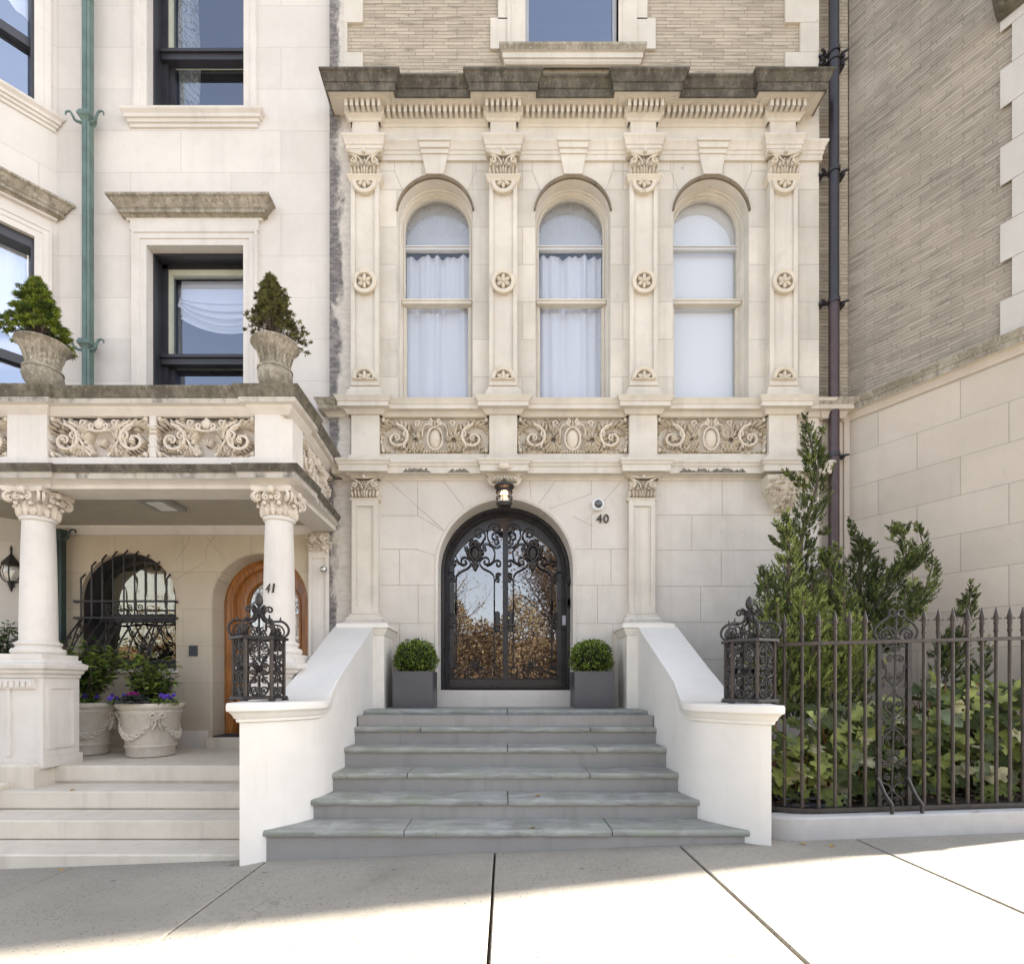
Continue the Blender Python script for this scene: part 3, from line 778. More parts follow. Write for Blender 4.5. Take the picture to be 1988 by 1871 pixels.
# hanging foliate corbel at the right end
m = MB(); c = X(1517.5, YF-.1)
for z0, z1, w0, w1, d0, d1 in ((3.60, 3.755, .20, .215, .17, .19), (3.555, 3.60, .175, .2, .15, .17), (3.36, 3.555, .05, .165, .05, .15)):
    i = m.grid([[(c-w0, YF, z0), (c-w0, YF-d0, z0), (c+w0, YF-d0, z0), (c+w0, YF, z0)], [(c-w1, YF, z1), (c-w1, YF-d1, z1), (c+w1, YF-d1, z1), (c+w1, YF, z1)]]); m.face(i[0][::-1])
rnd = random.Random(5)
for i in range(60):
    z = rnd.uniform(3.38, 3.75); t = min(1, (z-3.34)/.2); w = .06+.14*t; d = .05+.13*t
    a = rnd.uniform(-1, 1)*w
    m.T = lambda p, q_, b, a=a, z=z, d=d: (c+a+p, YF-d-.005+q_, z+b)
    an = rnd.uniform(0, 2*PI); m.petal((0, 0), (.055*math.cos(an), .055*math.sin(an)), .04, .035)
m.T = None
for s in (-1, 1): m.tube(spiral(c+s*.12, 3.68, .05, .012, PI/2, s*1.5, 16, YF-.185), .012)
m.tube(spiral(c, 3.45, .05, .012, PI/2, 1.5, 16, YF-.11), .012)
mk('foliate_corbel', m, S40c, H40)

# --- arched windows
YW = YF+.195
for i, c in enumerate(WC):
    r = WR-.040
    m = MB(); arch_sweep(m, c, WZB, WZC, r, [(.002, YW), (-.020, YW), (-.020, YW+.07), (.002, YW+.07)])
    m.box(c-r, c+r, YW-.005, YW+.06, WZB, WZB+.03)
    o = mk('arched_window', m, CFRAME, H40)
    rg = r-.018
    zt = Z(481, YW); zm = Z(587, YW-.03)
    m = MB(); m.box(c-rg, c+rg, YW+.005, YW+.06, zt-.022, zt+.022); m.box(c-rg, c+rg, YW-.010, YW+.004, zt+.008, zt+.022); mk('transom', m, WFRAME, o)
    m = MB(); m.box(c-r-.012, c+r+.012, YW-.045, YW+.05, zm-.028, zm+.022); m.box(c-r-.025, c+r+.025, YW-.055, YW-.03, zm+.008, zm+.026)
    for s in (-1, 1): m.box(c+s*rg-.018, c+s*rg+.018, YW+.01, YW+.05, WZB+.03, zm-.04)
    mk('meeting_rail', m, CFRAME, o)
    m = MB(); arch_panel(m, c, WZB, WZC, rg, YW+.045); mk('pane', m, GLW, o)
    if i < 2:
        m = MB(); nx = 60; rnd = random.Random(40+i); ph = [rnd.uniform(0, 6) for _ in range(4)]
        rows = []
        ztop = zt-.030
        for z in np.linspace(WZB+.01, ztop, 8):
            t = (z-WZB)/(ztop-WZB)
            rows.append([(c-rg+2*rg*k/nx, YW+.12+.022*math.sin(k/nx*30+ph[0]+.8*math.sin(k/nx*9+ph[3]))*(.5+.5*t)+.018*math.sin(k/nx*13+ph[1]+t)+.016*math.sin(k/nx*47+ph[2]+.6*t)*t, z+(.004*math.sin(k*1.3) if z == ztop else 0)) for k in range(nx+1)])
        m.grid(rows); mk('curtain', m, SHEER, o)
        m = MB()        # fan shade behind the arch
        for k in range(36):
            a0, a1 = PI*k/36, PI*(k+1)/36
            y0 = YW+.12+.01*(k % 2); y1 = YW+.12+.01*((k+1) % 2)
            m.poly([(c, YW+.12, zt+.02), (c+1.2*rg*math.cos(a0), y0, WZC+1.2*rg*math.sin(a0)), (c+1.2*rg*math.cos(a1), y1, WZC+1.2*rg*math.sin(a1))])
        m.poly([(c-rg, YW+.121, zt+.02), (c+rg, YW+.121, zt+.02), (c+rg, YW+.121, WZC), (c-rg, YW+.121, WZC)])
        mk('fan_shade', m, cloth('fan_shade_cloth', (.70,.71,.73), .3), o, 0)
    else:
        m = MB(); arch_panel(m, c, WZB, WZC, rg*1.15, YW+.11); mk('blind', m, BLIND, o)
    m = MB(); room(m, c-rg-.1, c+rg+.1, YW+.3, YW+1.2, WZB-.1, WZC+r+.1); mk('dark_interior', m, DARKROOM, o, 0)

HOODM_ = 0
# --- brick storey above, stone quoins, top window
UX0, UX1 = X(1020, YF), X(1200, YF)
HT = 14.0
m = MB(); wall_open(m, XL, XR, 8.4, HT, YF+.03, [((UX0+UX1)/2, (UX1-UX0)/2, 9.05, 10.9, 'flat')]); mk('brick_wall', m, BR40, H40, 0)
QB = [8.40, 9.04, 9.405]
while QB[-1] < HT-.4: QB.append(QB[-1]+.37)
for side in ('left', 'right', 'win_a', 'win_b'):
    m = MB()
    for k, (q0, q1) in enumerate(zip(QB, QB[1:])):
        q0 += .002; q1 -= .002
        if side == 'left': m.box(X(668, YF), X(704 if k % 2 == 0 else 674, YF), YF, YF+.1, q0, q1)
        elif side == 'right': m.box(X(1525 if k % 2 == 0 else 1554, YF), XR, YF, YF+.1, q0, q1)
        elif k and side == 'win_a': m.box(X(967 if k % 2 == 0 else 952, YF), X(985, YF), YF, YF+.1, q0+.04, q1+.06)
        elif k: m.box(X(1236, YF), X(1257 if k % 2 == 0 else 1273, YF), YF, YF+.1, q0+.04, q1+.06)
    mk('corner_stones', m, S40p, H40)
m = MB(); m.box(XL, X(668, YF), YF-.002, YF+.1, 8.5, HT); mk('stained_pier', m, S40d, H40)
m = MB()
for a, b in ((985, 1020), (1200, 1236)):
    m.box(X(a, YF), X(b, YF), YF-.02, YF+.1, 9.0, 10.9)
    m.box(X(a+8, YF), X(a+12, YF), YF-.028, YF-.01, 9.01, 10.9)
flat_reveal(m, UX0, UX1, 9.02, 10.9, YF-.02, YF+.3)
o = mk('top_window', m, S40p, H40)
m = MB(); m.sweep([(X(985, YF), YF+.05), (X(985, YF), YF-.01), (X(1236, YF), YF-.01), (X(1236, YF), YF+.05)], [(0, 8.835), (.03, 8.838), (.045, 8.86), (.045, 8.885), (.06, 8.89), (.06, 8.955), (.08, 8.96), (.095, 9.0), (.10, 9.005), (.10, 9.035), (0, 9.06)], 0, True, [0]*6+[1]*4)
mk('window_sill', m, [S40p, SOOTL], o, 25)
m = MB()
for a, b in ((UX0, UX0+.045), (UX1-.045, UX1)): m.box(a, b, YF+.10, YF+.17, 9.05, 10.9)
m.box(UX0+.045, UX1-.045, YF+.105, YF+.165, 9.05, 9.20); mk('sash', m, WFRAME, o)
m = MB(); m.poly([(UX0, YF+.15, 9.05), (UX1, YF+.15, 9.05), (UX1, YF+.15, 10.9), (UX0, YF+.15, 10.9)]); mk('pane', m, GLB, o)
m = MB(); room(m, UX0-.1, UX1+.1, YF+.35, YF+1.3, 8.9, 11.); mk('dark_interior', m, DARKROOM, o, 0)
m = MB(); m.box(XL, XR, YF+3.4, YF+9, -.3, HT); mk('rear_body', m, BR40, H40)
m = MB(); m.box(XL-.05, XR+.05, YF-.15, YF+9.1, HT, HT+.25); mk('roof', m, SOOT, H40)

# --- entrance double door
DO = thing('double_door', (0, YF+.3, THR), 'dark arched double door with scrolled iron grilles and mirror-like glass, between two cube planters', 'door')
YD = YF+.30
m = MB()
arch_sweep(m, 0, THR, DZC, DR-.002, [(0, YD), (-.018, YD-.012), (-.032, YD), (-.05, YD+.02), (-.056, YD+.035), (-.08, YD+.03), (-.098, YD+.05), (-.098, YD+.14), (0, YD+.14)], n=36)
mk('door_frame', m, DOORFR, DO, 40)
YL = YD+.085
def dx(c): return X(840.35+.14545*c, YL)
def dz1(c): return Z(921.7+.14545*c, YL)
def dz2(c): return Z(1165.6+.14545*c, YL)
XG = .672
def garch(x): return 2.507+math.sqrt(max(0, .78**2-x*x))
for s in (-1, 1):
    m = MB()
    # arched top rail, stile, mullion stile, bottom rail
    rows = []
    for k in range(25):
        x = s*(.036+(XG-.036)*k/24)
        zo = DZC+math.sqrt(max(0, .742**2-x*x)); zi = min(zo-.02, garch(x))
        rows.append([(x, YL+.05, zi), (x, YL, zi), (x, YL, zo), (x, YL+.05, zo)])
    m.grid(rows)
    m.box(min(s*XG, s*.742), max(s*XG, s*.742), YL, YL+.05, THR+.02, DZC+.02)
    rows = []
    for k in range(9):
        x = s*(XG+(.742-XG)*k/8); zo = DZC+math.sqrt(max(0, .743**2-x*x)); rows.append([(x, YL, DZC), (x, YL, zo)])
    m.grid(rows)
    m.box(min(s*.003, s*.036), max(s*.003, s*.036), YL-.008, YL+.05, THR+.02, 3.43)
    m.box(min(0, s*.012), max(0, s*.012), YL-.022, YL-.006, THR+.02, 3.42)
    m.box(min(s*.036, s*XG), max(s*.036, s*XG), YL, YL+.05, THR+.02, dz2(1050))
    m.box(min(s*.06, s*(XG+.03)), max(s*.06, s*(XG+.03)), YL-.008, YL+.002, THR+.05, dz2(1075))
    leaf = mk('door_leaf', m, DOORFR, DO, 30)
    m = MB(); n = 24
    top = [(s*(.03+(XG-.03)*k/n), YL+.035, garch(.03+(XG-.03)*k/n)+.01) for k in range(n+1)]
    m.poly([(s*.03, YL+.035, dz2(1055)), (s*(XG+.005), YL+.035, dz2(1055))]+top[::-1]); mk('pane', m, GLD, leaf)
    g = MB(); yg = YL-.004
    def C(pts, r=.0085, dz=dz1, k=5):
        pp = [(dx(a) if s < 0 else -dx(a)+2*dx(948), dz(b)) for a, b in pts]
        g.tube([(a, yg, b) for a, b in smooth2(pp, k)], r, 6)
    def SP(cx, cz, r0, a0, turns, dz=dz1, r=.008):
        q = spiral(cx, cz, r0, r0*.22, R(a0), turns, 16)
        C([(p[0], p[2]) for p in q], r, dz, 2)
    C([(310,1400),(315,1345),(370,1290),(450,1250),(492,1210),(495,1160),(462,1110),(412,1095),(378,1130),(380,1180),(418,1195),(448,1170),(440,1142),(418,1150)])
    C([(418,1205),(350,1180),(312,1145),(275,1150),(252,1185),(282,1210),(302,1185)])
    C([(820,1400),(808,1335),(760,1290),(680,1250),(632,1200),(626,1150),(660,1108),(715,1097),(750,1132),(742,1180),(702,1190),(678,1162),(700,1142)])
    C([(715,1208),(780,1180),(830,1142),(880,1140),(906,1180),(880,1213),(848,1195),(862,1168)])
    C([(655,932),(720,916),(790,950),(826,1030),(815,1120),(780,1180),(725,1206)])
    C([(305,1085),(325,1130),(360,1175),(410,1202)])
    SP(258, 1345, 42, 200, 1.4); SP(252, 1408, 36, 20, -1.3); SP(868, 1345, 42, -20, -1.4); SP(865, 1405, 38, 160, 1.3)
    C([(640,922),(682,860),(700,805),(668,742),(615,722),(568,752),(568,802),(610,824),(640,792),(622,770)])
    C([(905,942),(850,965),(782,930),(736,850),(726,770),(750,692),(812,656),(878,672),(900,720),(868,745),(820,735),(802,702),(838,690)])
    C([(895,770),(842,760),(797,790),(792,832),(830,860),(868,840),(858,812),(832,812)]); C([(822,868),(832,912),(868,912),(882,882),(852,872)])
    SP(450, 975, 45, 0, 1.4); SP(682, 975, 45, 180, -1.4)
    # bars and lower scrolls
    for bx in (305, 820): C([(bx, 1390), (bx, 1864)], .009, dz1, 1); C([(bx, 0), (bx, 865)], .009, dz2, 1)
    C([(556,945),(520,915),(480,925),(470,960),(500,978),(525,955),(505,940)], .0075, dz2); C([(564,945),(600,915),(640,925),(650,960),(620,978),(595,955),(615,940)], .0075, dz2)
    C([(548,895),(490,878),(438,920),(430,980),(480,1030),(560,1046),(640,1030),(690,980),(686,920),(630,878),(572,895)], .0085, dz2)
    C([(555,900),(545,840),(500,812)], .007, dz2); C([(562,900),(562,765)], .007, dz2); C([(568,900),(580,840),(622,812)], .007, dz2)
    C([(505,812),(520,850),(556,880)], .006, dz2); C([(620,812),(604,850),(566,880)], .006, dz2)
    C([(300,862),(345,900),(352,960),(320,1020),(255,1042),(225,1005),(250,985)], .0085, dz2); C([(820,868),(776,900),(766,960),(790,1020),(850,1046),(892,1028),(880,990)], .0085, dz2)
    SP(846, 905, 36, 160, 1.3, dz2); SP(850, 985, 34, 200, -1.3, dz2); SP(275, 905, 34, 20, -1.3, dz2); SP(262, 985, 34, 0, 1.3, dz2)
    C([(352,965),(430,965)], .006, dz2, 1); C([(690,965),(768,965)], .006, dz2, 1); C([(225,1046),(900,1046)], .007, dz2, 1)
    SP(262, 190, 36, 90, 1.4, dz2); SP(262, 345, 38, -90, -1.4, dz2); C([(225,265),(262,240),(300,265),(262,295),(225,265)], .007, dz2)
    # cartouche
    mx = (lambda a: dx(a)) if s < 0 else (lambda a: -dx(a)+2*dx(948))
    cx, cz = mx(560), dz1(1045)
    g.tube([(cx+.072*math.cos(R(a)), yg-.01, cz+.098*math.sin(R(a))) for a in range(0, 361, 18)], .015, 6)
    g.blob((cx, yg, cz), .055, .022, .08, 12, 6)
    for a, b, r in ((520,890,.035),(575,900,.035),(500,930,.026),(620,930,.026),(460,1040,.024),(660,1040,.024),(475,1090,.022),(645,1090,.022),(555,1180,.045),(560,1225,.036),(562,1255,.022),(535,1195,.03),(585,1195,.03)):
        g.blob((mx(a), yg-.004, dz1(b)), r, .018, r, 7, 5)
    mk('iron_grille', g, IRON, leaf, 50)
    g = MB()
    x0, x1 = sorted((mx(825), mx(895)))
    g.bbox(x0, x1, YL-.022, YL-.006, dz2(385), dz2(165), .012); g.blob(((x0+x1)/2, YL-.014, dz2(165)), (x1-x0)*.5, .008, .02); g.blob(((x0+x1)/2, YL-.014, dz2(388)), (x1-x0)*.5, .008, .02)
    o = mk('lock_plate', g, DOORFR, leaf)
    g = MB(); xa, xb = mx(885), mx(790)
    g.tube([(xa, YL-.02, dz2(335)), (xa, YL-.065, dz2(335)), ((xa+xb)/2, YL-.07, dz2(330)), (xb, YL-.06, dz2(318))], [.011, .011, .010, .007], 8)
    mk('door_handle', g, plain('bronze_handle', (.10,.08,.065), .3, .8) if s < 0 else bpy.data.materials['bronze_handle'], leaf)
    if s > 0:
        g = MB(); g.blob((mx(882), YL-.024, dz2(235)), .011, .006, .011); mk('key_cylinder', g, plain('brass', (.7,.6,.3), .3, 1.), leaf)
        g = MB(); g.box(.765-.03, .765+.015, YD+.02, YD+.04, dz2(335), dz2(210)); mk('door_sensor', g, plain('sensor_plastic', (.30,.30,.34), .4), DO)
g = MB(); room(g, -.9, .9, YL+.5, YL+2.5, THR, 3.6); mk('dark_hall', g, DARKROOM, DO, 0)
g = MB()
for z in (dz1(1440), dz1(1720), dz2(60)): g.box(.800, .815, YF+.20, YF+.285, z-.05, z+.05)
mk('hinge', g, IRON, DO)

# --- wall lamp over the door
LX, LY, LZ = X(979, YF-.20), YF-.22, 0
LP = thing('wall_lamp', (LX, LY, Z(1000, LY)), 'lit caged glass lantern hanging over the dark double door', 'lamp')
def lz(c): return Z(921.7+.14545*c, LY)
m = MB(); m.lathe((LX, LY, 0), [(.001, lz(80)), (.015, lz(85)), (.02, lz(100)), (.085, lz(118)), (.118, lz(150)), (.122, lz(168)), (.112, lz(180)), (.07, lz(172)), (.02, lz(165))], 28); mk('lamp_cap', m, IRON, LP)
m = MB(); m.lathe((LX, LY, 0), [(.07, lz(175)), (.074, lz(260)), (.074, lz(375)), (.06, lz(385))], 24, cap=False); mk('lamp_glass', m, GLC, LP)
m = MB(); m.lathe((LX, LY, 0), [(.001, lz(290)), (.03, lz(285)), (.042, lz(255)), (.038, lz(225)), (.02, lz(205)), (.001, lz(200))], 16)
em, nt = newmat('lamp_bulb'); N = NT(nt); N.out(N.n('ShaderNodeEmission', Color=(1., .50, .24, 1), Strength=1.6).outputs[0])
mk('bulb', m, em, LP)
m = MB()
for z, r in ((lz(235), .094), (lz(312), .094), (lz(210), .085), (lz(385), .088)):
    m.tube([(LX+r*math.cos(a), LY+r*math.sin(a), z) for a in np.linspace(0, 2*PI, 25)], .0085, 6)
for k in range(6):
    a = k*PI/3+.3; m.tube([(LX+.085*math.cos(a), LY+.085*math.sin(a), lz(172)), (LX+.09*math.cos(a), LY+.09*math.sin(a), lz(385))], .005, 5)
m.lathe((LX, LY, 0), [(.088, lz(382)), (.09, lz(400)), (.08, lz(425)), (.05, lz(440)), (.03, lz(446))], 24)
mk('lamp_cage', m, IRON, LP)
m = MB(); m.tube([(LX, LY, lz(90)), (LX, LY, lz(62)), (LX, YF-.12, lz(55))], .014, 8); mk('lamp_bracket', m, IRON, LP)

# --- numerals and small wall fittings
def text(name, body, x, y, z, size, mat, label, shear=0., ext=.008, cat='house number', rot=0., sx=1.):
    cu = bpy.data.curves.new(name, 'FONT'); cu.body = body; cu.size = size; cu.extrude = ext; cu.align_x = 'CENTER'; cu.shear = shear; cu.resolution_u = 6; cu.space_character = 1.12
    t = bpy.data.objects.new(name+'_tmp', cu); COL.objects.link(t)
    bpy.context.view_layer.update()
    me = bpy.data.meshes.new_from_object(t.evaluated_get(bpy.context.evaluated_depsgraph_get()))
    bpy.data.objects.remove(t)
    me.materials.clear(); me.materials.append(mat)
    me.transform(Matrix.Rotation(rot, 4, 'Z') @ Matrix.Rotation(PI/2, 4, 'X') @ Matrix.Diagonal((sx, 1, 1, 1)))
    o = bpy.data.objects.new(name, me); COL.objects.link(o); o.location = (x, y, z)
    return tag(o, label, cat)
BRZ = plain('dark_bronze', (.05,.038,.030), .4, .6)
text('house_number', '40', X(1170, YF-.01), YF-.014, Z(1015.5, YF), .150, BRZ, 'dark metal house number 40 on the stone under the round camera')
CM = thing('security_camera', (X(1161, YF), YF-.05, Z(977, YF)), 'white round camera with a dark dome on the wall above number 40', 'camera')
cx, cz = X(1161.5, YF-.05), Z(979, YF-.05)
m = MB(); rows = []
for r, y in ((.074, YF), (.078, YF-.03), (.072, YF-.055), (.06, YF-.065), (.048, YF-.06)):
    rows.append([(cx+r*math.cos(2*PI*k/28), y, cz+r*math.sin(2*PI*k/28)) for k in range(28)])
m.grid(rows, 0, True); mk('camera_housing', m, plain('white_plastic', (.75,.75,.75), .35, var=.02), CM)
m = MB(); m.blob((cx, YF-.055, cz+.004), .05, .045, .05, 18, 10); mk('camera_dome', m, plain('smoked_dome', (.06,.06,.075), .08, var=.05, coat=1.), CM)
# =================================================================== left house
H41 = thing('townhouse', (-4.2, Y41, 0), 'pale limestone townhouse with a columned porch, balcony and round bay, beside the green copper drainpipe', 'house')
BD = Vector((.676, .737)); BN = Vector((.737, -.676))      # bay facet: travel and outward direction
BX, BY = X(110, Y41), Y41
def bayp(t, o=0.): return (BX-BD.x*t+BN.x*o, BY-BD.y*t+BN.y*o)
WA0, WA1 = X(287, Y41), X(474.5, Y41)
PXC, PR, PZC = -4.71, .60, 2.28      # grille window
DXC, DR1 = -3.07, .607
FL41 = .446
m = MB()
zB0, zB1 = 3.9, Z(480, Y41); zA0 = Z(222, Y41)
wall_open(m, BX, XL, 3.2, 7.6, Y41, [((WA0+WA1)/2, (WA1-WA0)/2, zB0, zB1, 'flat')])
wall_open(m, BX, XL, 7.6, HT+.4, Y41, [((WA0+WA1)/2, (WA1-WA0)/2, zA0, 10.7, 'flat')])
for z0, z1 in ((zB0, zB1), (zA0, 10.7)): flat_reveal(m, WA0, WA1, z0, z1, Y41, Y41+.10)
mk('wall', m, S41, H41, 0)
S41b = stone('pale_bay_ashlar', PINK, (.95, .52, .005), (.5,.18), joint=.28, var=.05, streak=.05, blkvar=.05, udir=(BD.x, BD.y, 0))
m = MB()
TB0, TB1 = .21, 1.2; zb0, zb1 = 8.28, 10.7; zc0, zc1 = 4.3, 6.68
def bq(t0, t1, z0, z1, o=0., mb=None):
    (mb or m).poly([(*bayp(t1, o), z0), (*bayp(t0, o), z0), (*bayp(t0, o), z1), (*bayp(t1, o), z1)])
bq(0, TB0, -.3, HT+.4); bq(TB0, TB1, zc1, zb0); bq(TB0, TB1, -.3, zc0); bq(TB0, TB1, zb1, HT+.4); bq(TB1, 2., -.3, HT+.4)
for z0, z1 in ((zb0, zb1), (zc0, zc1)):
    for t in (TB0, TB1): m.poly([(*bayp(t), z0), (*bayp(t, -.1), z0), (*bayp(t, -.1), z1), (*bayp(t), z1)])
    m.poly([(*bayp(TB0), z1), (*bayp(TB0, -.1), z1), (*bayp(TB1, -.1), z1), (*bayp(TB1), z1)])
m.poly([(*bayp(2.), -.3), (bayp(2.)[0]-4, bayp(2.)[1], -.3), (bayp(2.)[0]-4, bayp(2.)[1], HT+.4), (*bayp(2.), HT+.4)])
mk('bay_wall', m, S41b, H41, 0)
# surrounds, hoods, sills
def sweepframe(mb, x0, x1, z0, z1, prof, y):
    """flat architrave up one jamb, over the head and down the other; prof [(out from opening, y offset)]"""
    c = [(x0, z0, -1, 0), (x0, z1, -1, 1), (x1, z1, 1, 1), (x1, z0, 1, 0)]
    mb.grid([[(a+dxx*d, y-e, b+dzz*d) for d, e in prof] for a, b, dxx, dzz in c])
arc = [(0, -.0), (0, .03), (.075, .03), (.078, .042), (.14, .042), (.145, .055), (.165, .06), (.175, .05), (.178, 0)]
m = MB(); sweepframe(m, WA0, WA1, zB0, zB1, arc, Y41); mk('window_surround', m, S41p, H41, 20)
m = MB(); sweepframe(m, WA0, WA1, zA0, 10.7, [(0, 0), (0, .022), (.085, .022), (.09, .034), (.155, .034), (.16, 0)], Y41); mk('window_surround', m, S41p, H41, 20)
e0, e1 = WA0-.19, WA1+.19
m = MB(); m.box(e0, e1, Y41-.045, Y41, zB1+.175, 7.0); mk('lintel_frieze', m, S41p, H41, 0)
hood = [(0, 6.985), (.045, 6.99), (.05, 7.01), (.075, 7.03), (.105, 7.035), (.105, 7.075), (.115, 7.08), (.135, 7.11), (.175, 7.16), (.20, 7.17), (.20, 7.195), (0, 7.25)]
hm = [0]*2+[1]*9
m = MB(); m.sweep([(e0, Y41+.05), (e0, Y41-.0), (e1, Y41-.0), (e1, Y41+.05)], hood, 0, True, hm); mk('window_hood', m, [S41p, SOOTL], H41, 25)
m = MB(); m.sweep([bayp(1.6, -.05), bayp(1.6), bayp(.045), bayp(.045, -.05)], hood, 0, True, hm); mk('bay_hood', m, [S41p, SOOTL], H41, 25)
sl = [(0, zA0-.185), (.02, zA0-.18), (.02, zA0-.14), (.04, zA0-.135), (.045, zA0-.10), (.065, zA0-.095), (.07, zA0-.06), (.10, zA0-.03), (.105, zA0-.005), (.0, zA0+.012)]
m = MB(); m.sweep([(WA0-.19, Y41+.05), (WA0-.19, Y41), (WA1+.16, Y41), (WA1+.16, Y41+.05)], sl); m.box(WA0, WA1, Y41-.03, Y41+.2, zA0-.06, zA0+.012); mk('window_sill', m, S41p, H41, 25)
m = MB(); m.sweep([bayp(1.4, -.05), bayp(1.4), bayp(.03), bayp(.03, -.05)], [(o, z-zA0+zb0) for o, z in sl]); mk('bay_sill', m, S41p, H41, 25)
def bframe(mb, prof, z0, z1):
    pts = [(TB0, z0, -1, 0), (TB0, z1, -1, 1), (TB1, z1, 1, 1), (TB1, z0, 1, 0)]
    mb.grid([[(*bayp(t+d*q, e), z+dzz*d) for d, e in prof] for t, z, q, dzz in pts])
m = MB(); bframe(m, [(0, 0), (0, .025), (.075, .025), (.08, .036), (.13, .036), (.135, .048), (.16, .048), (.165, 0)], zc0, zc1); mk('bay_surround', m, S41p, H41, 20)
m = MB(); bframe(m, [(0, 0), (0, .022), (.085, .022), (.09, .034), (.155, .034), (.16, 0)], zb0, zb1); mk('bay_surround', m, S41p, H41, 20)
# sash windows
def sash41(x0, x1, z0, z1, zmeet, kind):
    y1 = Y41+.10; y2 = Y41+.31
    m = MB(); flat_reveal(m, x0, x1, z0, z1, y1, y2)
    m.box(x0-.02, x0+.022, y1-.001, y1+.05, z0, z1); m.box(x0+.022, x1, y1-.001, y1+.05, z1-.03, z1)
    m.box(x0, x0+.07, y2-.03, y2+.02, z0, z1); m.box(x1-.07, x1+.1, y2-.03, y2+.02, z0, z1); m.box(x0, x1, y2-.03, y2+.02, z1-.05, z1)
    m.box(x0+.01, x1, y2-.075, y2+.03, zmeet-.09, zmeet-.0); m.box(x0-.0, x1, y2-.10, y2-.03, zmeet-.01, zmeet+.03)
    m.box(x0+.07, x0+.13, y2+.02, y2+.06, z0, zmeet-.06); m.box(x0+.07, x1, y2+.02, y2+.06, z0, z0+.06)
    o = mk('sash_window', m, DFRAME, H41)
    m = MB(); m.box(x0+.07, x0+.115, y2-.012, y2+.03, zmeet+.03, z1-.05); m.box(x0+.115, x1, y2-.012, y2+.03, z1-.12, z1-.05); m.box(x0+.13, x1, y2+.025, y2+.05, zmeet-.085, zmeet-.06)
    mk('sash_lining', m, GFRAME, o)
    m = MB(); m.poly([(x0, y2+.03, zmeet), (x1+.3, y2+.03, zmeet), (x1+.3, y2+.03, z1), (x0, y2+.03, z1)]); m.poly([(x0, y2+.06, z0), (x1+.3, y2+.06, z0), (x1+.3, y2+.06, zmeet), (x0, y2+.06, zmeet)]); mk('pane', m, GLB2, o, 0)
    m = MB(); yc = y2+.12
    if kind == 'lace':
        for a, b in ((x0+.12, x0+.12+.26), (x1-.03, x1+.25)):
            rows = []
            for z in np.linspace(z0, z1, 14):
                t = (z-z0)/(z1-z0)
                rows.append([(a+(b-a)*k/24+.02*math.sin(z*3+k*.2), yc+.03*math.sin(k*1.35+.5*math.sin(z*2)), z) for k in range(25)])
            m.grid(rows)
        mk('lace_curtain', m, LACEP, o)
    else:
        rows = []; zt = z1-.1; zb = zmeet+.62; nx = 30
        for j in range(13):
            t = j/12; row = []
            for k in range(nx+1):
                u = k/nx; x = x0+.16+(x1-x0+.1)*u
                sag = .20*(1-(2*u-1)**2)
                row.append((x, yc-.02*math.sin(t*3)-(.05*max(0, t-.72)*3*math.sin(t*40)*.5), zt+(zb-sag*max(0, t-.55)/.45-zt)*t))
            rows.append(row)
        m.grid(rows)
        for q in range(4):
            m.tube(smooth2([(x0+.16+(x1-x0+.1)*u, yc-.03-.012*q, zb+.25-q*.085-(.05+.06*q)*(1-(2*u-1)**2)*1.2+.05*q) for u in np.linspace(0, 1, 7)], 4), .016)
        mk('swag_curtain', m, BLIND, o)
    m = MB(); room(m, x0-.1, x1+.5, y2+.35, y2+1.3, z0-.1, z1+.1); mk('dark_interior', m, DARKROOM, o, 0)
GLB2 = glass('old_sash_glass', .20, (.74,.82,1.), .01, .03, (.9,.93,1.))
mt, nt = newmat('patterned_lace_panel'); N = NT(nt); P = N.pos()
v = N.n('ShaderNodeTexVoronoi', _feature='DISTANCE_TO_EDGE', Vector=N.scale(P, (22, 3, 12)), Scale=1.)
f = N.ramp(v.outputs['Distance'], .02, .09)
sh = N.n('ShaderNodeMixShader', i0=.3, i1=N.n('ShaderNodeBsdfDiffuse', Color=N.mix(f, (.22,.23,.2), (.75,.76,.70))).outputs[0], i2=N.n('ShaderNodeBsdfTranslucent', Color=(.7,.72,.66,1)).outputs[0])
N.out(sh.outputs[0]); LACEP = mt
sash41(WA0, WA1, zB0, zB1, Z(700, Y41+.3), 'swag')
sash41(WA0, WA1, zA0, 10.7, Z(114, Y41+.3), 'lace')
